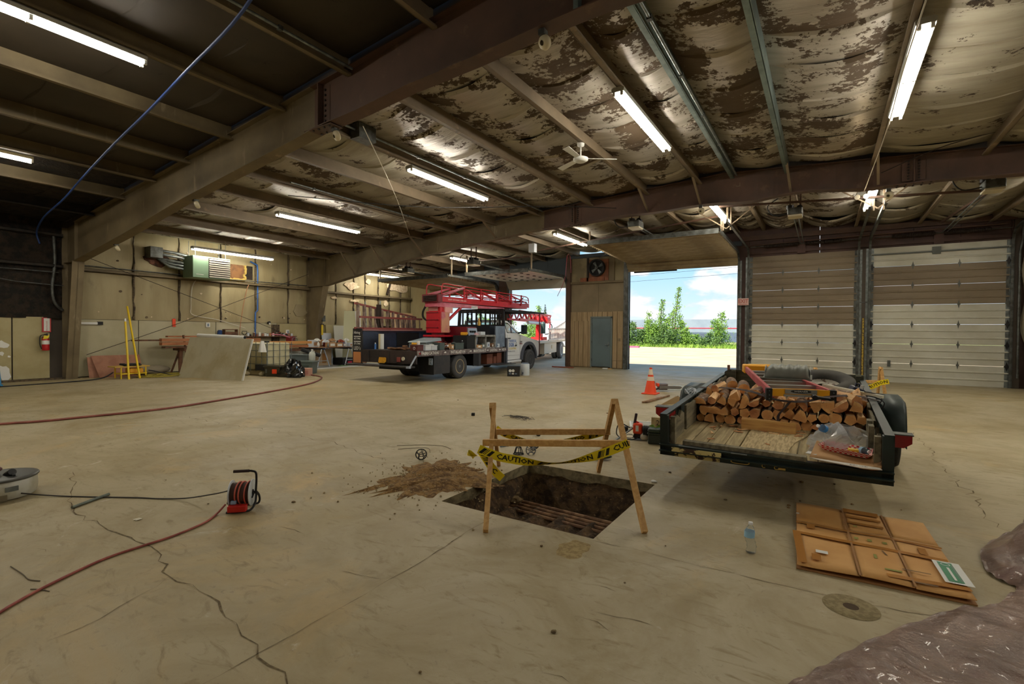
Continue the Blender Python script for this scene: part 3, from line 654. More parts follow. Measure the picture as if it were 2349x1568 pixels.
# ------------------------------------------------------------------ overhead doors
def diamond(b, x, y, z, s=0.075, h=0.13):
    b.prism([(x - s * .35, z), (x, z - h), (x + s * .35, z), (x, z + h)], y - 0.012, y, lambda u, v, w: (u, w, v))
    b.bb(x - s * .5, x + s * .5, y - 0.02, y - 0.01, z - 0.02, z + 0.02)
def section(b, W, H, ribs=True, rh=.022):    # local: x along the width, y up the door, z towards the room (0 is the front)
    b.bb(-W / 2, W / 2, 0.004, H - 0.004, -0.05, 0)
    if ribs:
        for f in ((0.33, 0.68) if rh < .03 else (.06, .38, .70)):
            b.prism([(H * f - 0.03, 0), (H * f - 0.012, rh), (H * f + 0.012, rh), (H * f + 0.03, 0)], -W / 2 + .005, W / 2 - 0.005, lambda u, v, w: (w, u, v))
def closed_door(name, x0, x1, h, mats, n=7):
    d = struct(name); W = x1 - x0; H = h / n; xc = (x0 + x1) / 2
    for k in range(n):
        b = B(); section(b, W - 0.02, H); o = b.obj('section', mats[k], d)
        o.matrix_local = frameM((xc, YF - 0.01, H * k), (1, 0, 0), (0, 0, 1))
        for sx in (-1, 1):
            s = B(); s.bb(xc + sx * (W / 2 - 0.055) - 0.05, xc + sx * (W / 2 - 0.055) + 0.05, YF - 0.022, YF - 0.009, H * k + 0.01, H * (k + 1) - 0.01); s.obj('end_stile', M_galv if mats[k] == M_doorwhite else M_galvdark, d)
    for k in range(1, n):
        for f in (0.33, 0.66):
            b = B(); diamond(b, x0 + W * f, YF - 0.012, H * k); b.obj('hinge', M_hinge, d)
        for sx, ex in ((x0 + 0.06, 1), (x1 - 0.06, -1)):
            b = B(); diamond(b, sx, YF - 0.022, H * k, 0.12, 0.14); b.cyl((sx - ex * 0.08, YF - 0.06, H * k), (sx - ex * 0.02, YF - 0.06, H * k), 0.03, n=8); b.obj('hinge', M_blackmetal if mats[k] == M_doorwhite else M_hinge, d)
    return d
closed_door('door_1', 1.2, 4.52, 4.3, [M_doorwhite] * 4 + [M_doorsoot] * 2 + [M_doorwhite])
closed_door('door_2', -2.34, 0.9, 4.28, [M_doorwhite] * 3 + [M_doorsoot] * 4)
q = B(); q.beam((1.25, YF - 0.05, 4.08), (4.45, YF - 0.05, 4.08), 0.05, 0.04); q.bb(2.75, 2.95, YF - 0.08, YF - 0.02, 4.0, 4.22); q.obj('strut', M_hinge, bpy.data.objects['door_1'])
q = B(); q.bb(1.7, 1.78, YF - 0.05, YF - 0.02, 0.5, 0.7); q.obj('lock', M_hinge, bpy.data.objects['door_1'])
# door 3: wide open, the sections lie under the roof with their inner side down
def open_door(name, x0, x1, h, yend, zend, n, m, ribs=True, drop=0.16):
    d = struct(name); W = x1 - x0; xc = (x0 + x1) / 2
    path = [Vector((0, YF - 0.06, h - drop)), Vector((0, YF - 0.10, h + 0.06)), Vector((0, YF - 0.35, h + 0.22))]
    far = Vector((0, yend, zend)); L_ = (far - path[-1]).length; H = 0.60
    for k in range(1, n + 2): path.append(path[2].lerp(far, k / (n + 1)))
    segs = [(path[0], path[2])] + [(path[2].lerp(far, k / n), path[2].lerp(far, (k + 1) / n)) for k in range(n)]
    for (a, c) in segs:
        b = B(); section(b, W - 0.04, (c - a).length, ribs, .06); o = b.obj('section', m, d)
        o.matrix_local = frameM((xc, a.y, a.z), (1, 0, 0), c - a)
    for (a, c) in segs[1:]:
        for f in ((0.33, 0.66) if ribs else (.2, 0.4, 0.6, .8)):
            b = B(); z = Vector((1, 0, 0)).cross((c - a).normalized()); p = Vector((x0 + W * f, a.y, a.z)) + z * 0.01
            b.box(p, (0.09, 0.12, 0.02)); b.obj('hinge', M_hinge if ribs else M_black, d)
    b = B(); e = segs[-1][1]; b.bb(x0, x1, e.y - 0.03, e.y, e.z - 0.05, e.z + 0.10); b.obj('top_strut', M_galvdark, d)
    return d
open_door('door_3', -6.87, -2.69, 4.17, 15.6, 4.52, 7, M_doorsoot and mat('door_cream_dirty', (176, 160, 130), 0.5, c2=(150, 134, 104), scale=1.2))
open_door('door_4', -12.68, -9.65, 3.62, 16.35, 3.86, 6, M_doorwhite, ribs=False)
open_door('door_5', -17.48, -13.32, 3.5, 16.0, 3.80, 6, mat('door_cream_dirty'))
bd = bpy.data.objects['door_3']
q = B(); q.bb(-6.6, -4.9, YF - 0.08, YF - 0.03, 3.94, 4.0); q.obj('weather_strip', M_black, bd)
# tracks, springs and openers
def tracks(nm, x0, x1, h, yend, zend, m=M_galvdark):
    d = bpy.data.objects[nm]
    for x, sg in ((x0, 1), (x1, -1)):
        xx = x - sg * 0.03
        pts = [(xx, YF - 0.07, 0.02), (xx, YF - 0.07, h - 0.05), (xx, YF - 0.12, h + 0.14), (xx, YF - 0.28, h + 0.28), (xx, YF - 0.5, h + 0.33), (xx, yend, zend)]
        b = B()
        for a, c in zip(pts[:-1], pts[1:]):
            dv = (Vector(c) - Vector(a)).normalized(); up = Vector((1, 0, 0)).cross(dv)
            b.beam(Vector(a) - dv * .005, Vector(c) + dv * .005, 0.012, 0.09, up)
            b.beam(Vector(a) - dv * .005 + Vector((sg * 0.03, 0, 0)) + up * 0.04, Vector(c) + dv * .005 + Vector((sg * 0.03, 0, 0)) + up * 0.04, 0.06, 0.01, up)
        b.obj('track', m, d)
        b = B(); b.beam((xx, yend + 0.15, zend), (xx, yend + 0.15, top3(xx) - 0.1), 0.05, 0.05); b.obj('track_hanger', M_purlin, d)
        b = B(); b.bb(xx - 0.07, xx + 0.07, YF - 0.03, YF + 0.02, 0, h); b.obj('jamb_angle', M_galv, d)
for nm, (x0, x1, h), ye, ze in zip(('door_5', 'door_4', 'door_3', 'door_2', 'door_1'), OPEN, (16.0, 16.35, 15.7, 15.0, 14.8), (3.84, 3.92, 4.56, 4.70, 4.70)):
    tracks(nm, x0, x1, h, ye, ze)
for nm, x, z in (('door_2', -0.72, 4.62), ('door_1', 2.9, 4.62)):
    d = bpy.data.objects[nm]
    b = B(); b.cyl((x - 1.6, YF - 0.12, z), (x + 1.6, YF - 0.12, z), 0.015, n=8); b.obj('torsion_shaft', M_galvdark, d)
    for s in (-1, 1):
        pts = []
        for k in range(26 * 6):
            a = k * PI / 3; pts.append((x + s * (0.1 + 1.05 * k / 156), YF - 0.12 + 0.06 * math.cos(a), z + 0.06 * math.sin(a)))
        b = B(); b.tube(pts, 0.011, 4); b.cyl((x + s * .1, YF - .12, z), (x + s * 1.15, YF - .12, z), 0.05, n=10); b.obj('torsion_spring', M_bolt, d)
    b = B(); b.bb(x - 0.12, x + 0.12, YF - 0.06, YF + 0.03, 4.30, 4.8); b.obj('spring_bracket', M_dwall, d)
# post between the closed doors, with its worn yellow edge
b = B(); b.bb(0.93, 1.17, YF - 0.02, YF + 0.03, 0, 4.3); b.obj('post', mat('post_brown', (70, 60, 50), 0.6), wf)
b = B(); b.bb(1.03, 1.075, YF - 0.028, YF - 0.02, 0.0, 2.05); b.obj('yellow_paint', mat('yellow_worn', (196, 166, 60), 0.6, c2=(80, 66, 44), scale=22, lo=0.5, hi=0.6), wf)
b = B(); b.bb(0.95, 1.15, YF - 0.05, YF - 0.02, 2.55, 2.58); b.obj('bracket', M_galvdark, wf)
b = B(); b.bb(4.56, 4.72, YF - 0.06, YF + 0.03, 0, 4.9); b.obj('post', mat('post_brown'), wf)
b = B(); b.tube([(4.66, YF - .15, 0.3), (4.66, YF - .15, 3.9), (4.72, YF - .15, 4.3), (4.72, YF - .15, 4.8)], 0.03, 8); b.obj('conduit', M_galvdark, wf)
# stub of side wall at the right with its facing hanging down
wp = struct('wall_partition')
b = B(); b.bb(4.98, 5.1, 16.2, YF, 0, 5.0); b.obj('steel_skin', M_tan, wp)
def drape(u, v):
    return (4.84 + 0.10 * math.sin(u * 9 + v * 4) + 0.05 * math.sin(v * 17 + u * 5), 18.2 + 1.5 * u, 0.3 + 4.2 * v)
b = B(); b.grid(drape, 14, 26); tag(b.obj('torn_wall_lining', mat('grey_lining', (142, 132, 112), 0.6, c2=(104, 94, 78), scale=2)), 'torn grey wall lining hanging loose beside the right closed door', 'insulation')
# ------------------------------------------------------------------ outside
M_gravel = mat('pale_gravel', (206, 184, 152), 0.95, c2=(184, 160, 128), scale=0.5, lo=0.35, hi=0.65, c3=(150, 128, 100), scale3=1.4, lo3=0.64, hi3=0.74, bump=0.2, bscale=8)
M_lawn = mat('grass_ground', (112, 128, 52), 0.95, c2=(150, 150, 84), scale=0.8)
M_blade = mat('grass_green', (112, 150, 44), 0.8, c2=(150, 176, 70), scale=1.5)
M_leaf = mat('leaf_green', (104, 142, 46), 0.7, c2=(140, 172, 66), scale=1.2)
M_leaf2 = mat('leaf_dark', (74, 104, 44), 0.7, c2=(100, 130, 52), scale=1.2)
M_bark = mat('bark_grey', (110, 100, 84), 0.9)
g = B(); g.bb(-220, 220, 20.02, 54.5, -0.12, -0.02); tag(g.obj('ground', M_gravel), kind='structure')
g = B(); g.bb(-220, 220, 54.5, 400, -0.12, -0.02); tag(g.obj('ground', M_lawn), kind='structure')
def grass(y0, y1, n, seed, x0=-46, x1=-4):
    r = random.Random(seed); b = B()
    for k in range(n):
        x = r.uniform(x0, x1); y = r.uniform(y0, y1); h = r.uniform(0.12, 0.45); w = r.uniform(0.03, 0.07); a = r.uniform(0, PI); dx, dy = math.cos(a) * w, math.sin(a) * w
        l = r.uniform(-0.15, 0.15)
        b.add([(x - dx, y - dy, -0.03), (x + dx, y + dy, -0.03), (x + l, y + l * .5, h)], [(0, 1, 2)])
    return b
tag(grass(54.2, 62, 14000, 3).obj('grass', M_blade), kind='stuff')
def plant(name, label, cat, x, y, h, w, seed, m, group=None, dense=1.0, lean=0.0):
    r = random.Random(seed); t = thing(name, label, cat, (x, y, -0.02), group=group)
    st = B(); lf = B(); ns = 5 if w > 1.2 else 3
    for s in range(ns):
        a = r.uniform(0, 2 * PI); hh = h * (1.0 if s == 0 else r.uniform(0.45, 0.8)); rad = w * (0.1 if s == 0 else r.uniform(0.4, 1.0))
        top = Vector((math.cos(a) * rad + lean * hh, math.sin(a) * rad, hh)); base = Vector((math.cos(a) * rad * 0.3, math.sin(a) * rad * 0.3, 0))
        pts = [base.lerp(top, k / 6) + Vector((r.uniform(-.05, .05), r.uniform(-.05, .05), 0)) * (k > 0) for k in range(7)]
        st.tube(pts, [0.035 * hh / 4 + 0.012 * (1 - k / 6) for k in range(7)], 4)
        nl = int(190 * dense * hh / max(h, 2.5) * (1.4 if s == 0 else 1))
        for k in range(nl):
            f = r.uniform(0.06, 1.03); p = base.lerp(top, f); sp = w * 0.5 * (1.12 - f) ** 0.8 + 0.08
            p += Vector((r.gauss(0, 1), r.gauss(0, 1), r.gauss(0, 0.5))) * sp * 0.55
            if p.z < 0.02: p.z = r.uniform(0.03, 0.3)
            for q in range(2):
                c = p + Vector((r.uniform(-.1, .1), r.uniform(-.1, .1), r.uniform(-.1, .1))); u = Vector((r.uniform(-1, 1), r.uniform(-1, 1), r.uniform(-1, 1))).normalized(); v = u.orthogonal().normalized()
                sz = r.uniform(0.05, 0.12); lf.add([c - u * sz, c + v * sz * .5, c + u * sz, c - v * sz * .5], [(0, 1, 2, 3)])
    st.obj('stem', M_bark, t); lf.obj('foliage', m, t)
    return t
# x, y, height, spread, density
plant('young_tree', 'tall slim young tree at the left edge of the wide open doorway', 'tree', -20.5, 57.5, 6.0, 1.2, 1, M_leaf2, dense=1.3)
plant('young_tree', 'tallest young tree in the wide open doorway, leaning to the right', 'tree', -14.9, 58, 6.6, 1.6, 2, M_leaf, dense=1.8, lean=0.09)
plant('young_tree', 'young tree with a feathery tip left of the tallest one', 'tree', -16.5, 58, 5.3, 1.5, 3, M_leaf, dense=1.7, lean=0.08)
plant('young_tree', 'pale spreading young tree at the right edge of the wide open doorway', 'tree', -9.7, 59, 3.8, 2.0, 4, M_leaf, dense=1.8)
for k, (x, y, h, w, lab) in enumerate(((-19.2, 57, 2.6, 1.8, 'low bush at the foot of the slim tree left in the doorway'), (-18.0, 58.5, 3.0, 1.6, 'light green bush standing second from the doorway left edge'),
        (-16.9, 57.5, 2.5, 1.8, 'rounded bush in front of the feathery young tree'), (-15.6, 56.5, 2.4, 2.0, 'broad bush at the foot of the tallest young tree'),
        (-13.6, 57.5, 2.9, 1.5, 'darker bush just right of the tallest young tree'), (-12.2, 58.5, 1.3, 1.5, 'small low bush before the grey building, right of the dark one'),
        (-10.6, 57, 1.5, 1.6, 'low bush under the pale spreading tree'), (-21.6, 58, 3.2, 1.8, 'bush half hidden by the left door jamb'))):
    plant('bush', lab, 'bush', x, y, h, w, 20 + k, M_leaf if k % 3 else M_leaf2, dense=2.0)
for k, (x, y, h, w, lab) in enumerate(((-33.5, 60, 5.0, 2.2, 'green tree behind the red crane truck, nearest the tan bay'), (-36, 62, 4.3, 2.4, 'rounded green tree behind the red crane truck'), (-39.5, 60, 4.5, 2.5, 'green tree seen through the truck rack, right of the red mast'),
        (-44, 60, 4.8, 2.6, 'green tree seen through the left end of the truck rack'))):
    plant('young_tree', lab, 'tree', x, y, h, w, 40 + k, M_leaf, dense=2.2)
sp = thing('spruce_tree', 'dark pointed spruce above the bushes behind the crane truck', 'tree', (-44.6, 82, -0.02)); q = B(); q.cyl((0, 0, 0), (0, 0, 6.8), 0.12, 0.02, 6); q.obj('trunk', M_bark, sp)
r = random.Random(5); q = B()
for k in range(420):
    f = r.random(); z = 0.5 + 6.3 * f; a = r.uniform(0, 2 * PI); l = 1.3 * (1.05 - f); c = Vector((math.cos(a), math.sin(a), -.25)); s = Vector((-math.sin(a), math.cos(a), 0)) * 0.12
    p = Vector((0, 0, z)); q.add([p + s * .5, p - s * .5, p + c * l - s, p + c * l * 1.1, p + c * l + s], [(0, 1, 2, 3, 4)])
q.obj('needles', M_leaf2, sp)
# the long grey building
bl = thing('long_building', 'long low grey building with a thin red stripe beyond the bushes', 'building', (-28, 96, -0.02))
M_bld = mat('grey_cladding', (150, 160, 172), 0.6, c2=(140, 150, 164), scale=0.4); M_bld2 = mat('dark_cladding', (96, 108, 128), 0.6)
q = B(); q.bb(-12, 30, 0, 14, 0, 1.75); q.obj('lower_wall', M_bld2, bl)
q = B(); q.bb(-12, 30, -0.02, 14, 1.75, 2.45); q.obj('middle_wall', M_bld, bl)
q = B(); q.bb(-12, 30, -0.06, 0, 2.45, 2.6); q.obj('red_stripe', mat('red_stripe', (208, 48, 66), 0.5), bl)
q = B(); q.bb(-6, 30, -0.02, 14, 2.6, 4.15); q.obj('upper_wall', M_bld, bl)
q = B(); q.bb(-12, -6, -0.02, 14, 2.6, 3.95); q.obj('upper_wall', M_bld, bl)
for k in range(9):
    q = B(); x = -10 + k * 4.2; q.bb(x, x + 2.6, -0.04, 0, 0.5, 1.5); q.obj('loading_door', mat('dark_loading', (84, 92, 110), 0.6), bl)
sh = thing('tan_shed', 'tan shed roof behind the crane truck', 'building', (-39.8, 75, -0.02)); q = B(); q.bb(-1.2, 1.0, 0, 3, 0, 3.0); q.obj('wall', M_siding, sh); q = B(); q.prism([(-1.8, 3.0), (1.2, 3.0), (1.0, 3.25), (-1.6, 3.25)], -.2, 3.2, lambda u, v, w: (u, w, v)); q.obj('roof', M_bolt, sh)
for k, (x0, x1, z) in enumerate(((-20, 60, 14.5), (-20, 60, 11.0), (-20, 60, 10.2))):
    q = B(); q.tube([(-80, 75 + k, z + 1), (-30, 75 + k, z - 0.6), (20, 75 + k, z + 0.8), (60, 75 + k, z + 2)], 0.02, 4)
    tag(q.obj('power_line', M_blackmetal), ('uppermost', 'middle', 'lowest')[k] + ' of the power lines crossing the sky', 'cable', 'power lines')
# scattered things on the lot
q = B(); q.bb(-17.4, -16.2, 50, 50.3, -0.02, 0.16); tag(q.obj('lying_beam', mat('pink_red', (196, 96, 130), 0.6)), 'pinkish red beam lying on the gravel lot before the grass, right one', 'beam')
q = B(); q.bb(-19.2, -18.5, 50, 50.3, -0.02, 0.12); tag(q.obj('lying_beam', mat('pink_red')), 'shorter pinkish beam lying on the gravel lot, left one', 'beam')
# ------------------------------------------------------------------ fluorescent fixtures
M_fixture = mat('fixture_grey', (176, 178, 172), 0.5)
def fixture(label, x, y0, y1, z, width=0.19, lit=True):
    t = thing('ceiling_light', label, 'light', (x, (y0 + y1) / 2, z), group='fluorescent tube lights'); h = (y1 - y0) / 2
    b = B(); b.prism([(-width / 2, 0.0), (width / 2, 0.0), (width / 2 + 0.01, 0.05), (width / 2 - 0.02, 0.075), (-width / 2 + 0.02, 0.075), (-width / 2 - 0.01, 0.05)], -h, h, lambda u, v, w: (u, w, v)); b.obj('housing', M_fixture, t)
    for sx in (-1, 1):
        for a, c in ((-h + 0.03, -0.02), (0.02, h - 0.03)):
            b = B(); b.cyl((sx * 0.062, a, -0.028), (sx * 0.062, c, -0.028), 0.019, n=8, caps=False); b.obj('tube', M_tube, t)
        for yy in (-h + 0.015, 0, h - 0.015):
            b = B(); b.bb(sx * 0.062 - 0.018, sx * 0.062 + 0.018, yy - 0.018, yy + 0.018, -0.055, 0.0); b.obj('socket', M_white, t)
    return t
FIX = [('tube light at the upper left corner, nearest of all', -8.33, 0.76, 3.2, 5.33), ('tube light cut by the left edge, on the low side of the roof', -13.75, 0.9, 3.3, 4.92),
       ('tube light on the purlin beside the torn insulation, right of the ceiling fan', -2.80, 7.45, 10.3, 5.28), ('tube light in the roof centre, left of the ceiling fan', -7.62, 7.82, 10.68, 5.0),
       ('tube light left of the centre one, above the truck tail', -12.42, 7.8, 10.55, 4.6), ('tube light hung low above the green unit heater', -17.85, 8.2, 11.05, 4.2),
       ('tube light at the upper right with a long dangling white cord', 0.93, 7.35, 10.25, 5.08), ('tube light just past the second frame, over the open doorway', -2.62, 14.1, 16.6, 5.0),
       ('tube light past the second frame, over the middle closed door', 0.93, 14.3, 16.7, 4.95), ('tube light past the second frame, between the two raised doors', -7.62, 14.6, 17.1, 4.78),
       ('tube light behind the haunch above the red boom', -12.6, 15.3, 17.2, 4.45), ('tube light in the far left corner above the torn wall', -17.9, 15.7, 18.2, 4.15)]
for a in FIX: fixture(*a)
for k, x in enumerate((4.6, 8.4)):      # unseen fixtures added right of and behind the camera to light the hall
    for j, (y, tp) in enumerate(((1.5, top1), (8.8, top2), (15.5, top3))): fixture('unseen tube light added to brighten the hall, right of the view', x, y - 1.25, y + 1.25, tp(x) - 0.32)
for x, y in ((-13.8, -5.5), (-8.3, -5.5), (-8.3, -1.8), (-2.9, -5.5)): fixture('unseen tube light added to brighten the hall, behind the camera', x, y - 1.25, y + 1.25, top1(x) - 0.32)  # added out of view, only as many as the near floor's brightness needs
# ------------------------------------------------------------------ utility trailer with firewood
M_green = mat('dark_green_paint', (36, 52, 50), 0.45, 0.2, c2=(28, 40, 38), scale=3, c3=(96, 92, 70), scale3=9, lo3=0.70, hi3=0.74)
M_peel = mat('peeling_cream', (206, 192, 132), 0.7, c2=(64, 46, 34), scale=9, lo=0.5, hi=0.53)
M_deck = mat('weathered_plank', (188, 170, 128), 0.85, c2=(152, 136, 98), scale=5, stretch=(5, 0.35, 5), c3=(76, 62, 42), scale3=4, lo3=0.64, hi3=0.7, stretch3=(6, 0.4, 6), bump=0.4)
M_deckply = mat('worn_plywood', (196, 176, 132), 0.8, c2=(160, 140, 100), scale=9, stretch=(6, 0.7, 4), lo=0.46, hi=0.56, bump=0.3)
M_oldboard = mat('grey_board', (128, 120, 96), 0.85, c2=(92, 86, 68), scale=5, stretch=(3, 0.4, 3), bump=0.3)
M_frontboard = mat('green_grey_board', (92, 92, 76), 0.8, c2=(66, 66, 54), scale=4, stretch=(0.4, 3, 3), bump=0.3)
M_pine = mat('pine_lumber', (206, 166, 108), 0.65, c2=(188, 146, 88), scale=5, stretch=(6, 0.5, 6))
M_tyre = mat('tyre_rubber', (44, 44, 42), 0.85, c2=(60, 58, 52), scale=5)
M_red = mat('red_lens', (150, 18, 28), 0.25, coat=0.4)
def wheel_parts(t, c, ax, R_, w, rim=0.55, hub_m=None, rim_m=None, tyre_m=None, parent_loc=True, lug=True):
    """tyre, rim and hub as parts of t; c centre, ax +1/-1 outward along x"""
    w_ = bpy.data.objects.new('wheel', None); COL.objects.link(w_); w_.parent = t; t = w_
    Mx = Matrix.Translation(c) @ Matrix.Rotation(ax * PI / 2, 4, 'Y')
    b = B(); r0 = R_ * rim
    b.lathe([(r0, -w * .42), (R_ * .80, -w * .5), (R_ * .95, -w * .46), (R_, -w * .34), (R_, w * .34), (R_ * .95, w * .46), (R_ * .80, w * .5), (r0, w * .42)], Mx, 32)
    n = 36
    for k in range(n):     # tread blocks
        a = 2 * PI * k / n
        for s in (-1, 1):
            p = Mx @ Vector((R_ * math.cos(a), R_ * math.sin(a), s * w * .19)); nrm = (Mx.to_3x3() @ Vector((math.cos(a), math.sin(a), 0)))
            tg = (Mx.to_3x3() @ Vector((-math.sin(a), math.cos(a), 0))); wv = (Mx.to_3x3() @ Vector((0, 0, 1)))
            R3 = Matrix((tg, wv, nrm)).transposed(); b.box(p, (2 * PI * R_ / n * .62, w * .26, R_ * .03), R3)
    b.obj('tyre', tyre_m or M_tyre, t)
    b = B(); b.lathe([(r0 * 1.02, w * .43), (r0 * .93, w * .45), (r0 * .88, w * .30), (r0 * .80, w * .16), (r0 * .45, w * .20), (0.001, w * .20)], Mx, 28, cap=False); b.lathe([(r0 * 1.02, -w * .43), (r0 * .9, w * .2)], Mx, 28, cap=False); [b.cyl(Mx @ Vector((r0 * .62 * math.cos(k * PI / 3), r0 * .62 * math.sin(k * PI / 3), w * .17)), Mx @ Vector((r0 * .62 * math.cos(k * PI / 3), r0 * .62 * math.sin(k * PI / 3), w * .185)), r0 * .1, n=8) for k in range(0)]; b.obj('rim', rim_m or M_galv, t)
    b = B(); b.cyl(Mx @ Vector((0, 0, w * .18)), Mx @ Vector((0, 0, w * .42)), r0 * .28, r0 * .22, 16)
    if lug:
        for k in range(8):
            a = 2 * PI * k / 8; b.cyl(Mx @ Vector((r0 * .42 * math.cos(a), r0 * .42 * math.sin(a), w * .19)), Mx @ Vector((r0 * .42 * math.cos(a), r0 * .42 * math.sin(a), w * .27)), r0 * .05, n=6)
    b.obj('hub', hub_m or M_galvdark, t)
TILT = math.radians(3.0); TORG = Vector((-0.43, 4.8, 0.33))
TM = Matrix.Translation(TORG) @ Matrix.Rotation(TILT, 4, 'X')
def tw(x, y, z): return TM @ Vector((x, y, z))
tr = thing('utility_trailer', 'dark green utility trailer with plank deck, loaded with firewood', 'trailer', TORG, rot=(TILT, 0, 0))
b = B(); b.bb(-0.9, 0.9, 0.0, 0.03, 0.0, 0.11); b.bb(-0.9, 0.9, -0.03, 0.03, 0.098, 0.11); b.bb(-0.9, 0.9, -0.045, 0.0, 0.045, 0.055); b.bb(-.9, .9, 0, .06, 0, .01); b.obj('tail_bar', M_green, tr)
b = B(); b.bb(-0.78, -0.34, -0.049, -0.044, 0.058, 0.098); b.bb(-0.76, -0.36, -0.006, -0.001, 0.0, 0.044); b.obj('peeled_paint', M_peel, tr)
# faded stickers: a slot and two hooks
Myel = mat('yellow_sticker', (214, 190, 110), 0.6)
b = B(); b.tube([(-0.19 + 0.045 * math.cos(a) + (0.03 if math.cos(a) > 0 else -0.03), -0.006, 0.028 + 0.014 * math.sin(a)) for a in [2 * PI * k / 16 for k in range(16)]], 0.004, 4, closed=True); b.obj('slot_marking', Myel, tr)
b = B(); b.tube([(0.0 + 0.014 * math.cos(a), -0.006, 0.024 + 0.014 * math.sin(a)) for a in [0.8 + 4.7 * k / 10 for k in range(11)]], 0.004, 4); b.tube([(0.095 + 0.014 * math.cos(a), -0.006, 0.022 + 0.014 * math.sin(a)) for a in [1.0 + 4.0 * k / 10 for k in range(11)]] + [(0.16, -0.006, 0.016)], 0.004, 4); b.bb(0.11, 0.165, -0.007, -0.002, 0.008, 0.026); b.obj('hook_marking', Myel, tr)
b = B(); b.bb(-0.26, -0.13, -0.052, -0.03, 0.108, 0.114); b.obj('reflector', M_galv, tr)
r = random.Random(12)
# side frames
for s, nm in ((-1, 'l'), (1, 'r')):
    x = s * 0.9
    b = B(); b.bb(min(x, x - s * .05), max(x, x - s * .05), 0, 3.35, 0.0, 0.10); b.obj('bottom_rail', M_green, tr)
    b = B(); b.bb(min(x, x - s * .065), max(x, x - s * .065), 0, 3.35, 0.385, 0.397); b.bb(min(x, x - s * .008), max(x, x - s * .008), 0, 3.35, 0.33, 0.39); b.obj('top_rail', M_green, tr)
    for y in (0.0, 0.62, 1.35, 2.1, 2.8, 3.28):
        b = B(); b.bb(min(x, x - s * (.075 if y == 0 else .05)), max(x, x - s * (.075 if y == 0 else .05)), y, y + 0.06, 0.0, 0.385); b.obj('post', M_green, tr)
    for y0, y1, h0, h1 in ((0.10, 0.60, 0.30, 0.33), (0.70, 1.33, 0.36, 0.35), (1.40, 2.08, 0.37, 0.36), (2.15, 2.78, 0.36, 0.37), (2.83, 3.26, 0.37, 0.37)):
        xi = x - s * 0.075; n = 8; top = [(y0 + (y1 - y0) * k / n, h0 + (h1 - h0) * k / n + (0.035 * math.sin(k * 2.1 + 1) if y0 < .5 else r.uniform(-.01, .01))) for k in range(n + 1)]
        b = B(); b.prism([(y0, 0.10)] + [(y1, 0.10)] + top[::-1], xi - 0.012, xi + 0.012, lambda u, v, w: (w, u, v)); b.obj('side_board', M_oldboard, tr)
    b = B(); b.bb(s * .80 - .022, s * .80 + .022, .075, .13, 0.1, 0.36); b.obj('stake', M_oldboard, tr)
b = B(); b.bb(0.76, 0.80, 0.42, 0.52, 0.1, 0.37); b.obj('stake', M_oldboard, tr); b = B(); b.bb(0.76, 0.80, .60, .70, 0.1, 0.38); b.obj('stake', M_oldboard, tr)
# front board with its cut left corner, braces
b = B(); b.prism([(-0.88, 0.10), (0.88, 0.10), (0.88, 0.46), (-0.78, 0.46), (-0.84, 0.43), (-0.88, 0.34)], 3.30, 3.33, lambda u, v, w: (u, w, v)); b.obj('front_board', M_frontboard, tr)
for x in (-0.72, 0.82):
    b = B(); b.bb(x - 0.03, x + 0.03, 3.25, 3.30, 0.1, 0.45); b.obj('stake', M_frontboard, tr)
# deck
xs = [-0.85, -0.66, -0.52, -0.36, -0.23, -0.08, 0.08, 0.24, 0.40, 0.55, 0.70, 0.85]
for a, c in zip(xs[:-1], xs[1:]):
    b = B(); b.bb(a + 0.004, c - 0.004, 0.04 + r.uniform(0, .015), 3.28, 0.075 + r.uniform(-.003, .004), 0.10 + r.uniform(-.004, .003)); b.obj('plank', M_deck, tr, bevel=0.003)
b = B(); b.prism([(-0.22, 0.10), (0.20, 0.08), (0.17, 0.3), (0.21, 0.62), (0.30, 0.95), (0.34, 1.35), (-0.20, 1.4)], 0.101, 0.110, lambda u, v, w: (u, v, w)); b.obj('plywood_sheet', M_deckply, tr)
# running gear
for s in (-1, 1):
    wheel_parts(tr, Vector((s * 1.055, 2.3, 0.01 - 2.3 * 0.0524 + 0.0)), s, 0.335, 0.21, 0.56, rim_m=M_white)
    n = 14; a0, a1 = math.radians(-4), math.radians(184); zc = -0.11; P = [(2.3 + 0.42 * math.cos(a0 + (a1 - a0) * k / n), zc + 0.03 + 0.46 * max(-0.1, min(0.93, 1.12 * math.sin(a0 + (a1 - a0) * k / n)))) for k in range(n + 1)]
    b = B(); xa, xc = s * 0.92, s * 1.19
    vs = []
    for (y, z) in P: vs += [(xa, y, z), (xc - s * .03, y, z), (xc, y, z - 0.03)]
    b.add(vs, [(3 * k + j, 3 * k + j + 1, 3 * k + j + 4, 3 * k + j + 3) for k in range(n) for j in range(2)], True); b.obj('fender', M_green, tr, solid=0.006)
    b = B(); lz = .0 if s > 0 else .13; ly = .95 if s > 0 else .62
    b.prism([(s * 0.91, .20 + lz), (s * 1.12, .20 + lz), (s * 1.12, .13 + lz), (s * 1.06, .085 + lz), (s * 0.91, .085 + lz)][::s], ly, ly + .1, lambda u, v, w: (u, w, v)); b.obj('tail_light', M_red, tr, bevel=0.008)
    b = B(); b.bb(min(s * .9, s * 1.13), max(s * .9, s * 1.13), ly, ly + .11, 0.20 + lz, 0.21 + lz); b.obj('light_bracket', M_galvdark, tr)
b = B(); b.cyl((-1.0, 2.3, -0.11), (1.0, 2.3, -0.11), 0.03, n=10); b.obj('axle', M_blackmetal, tr)
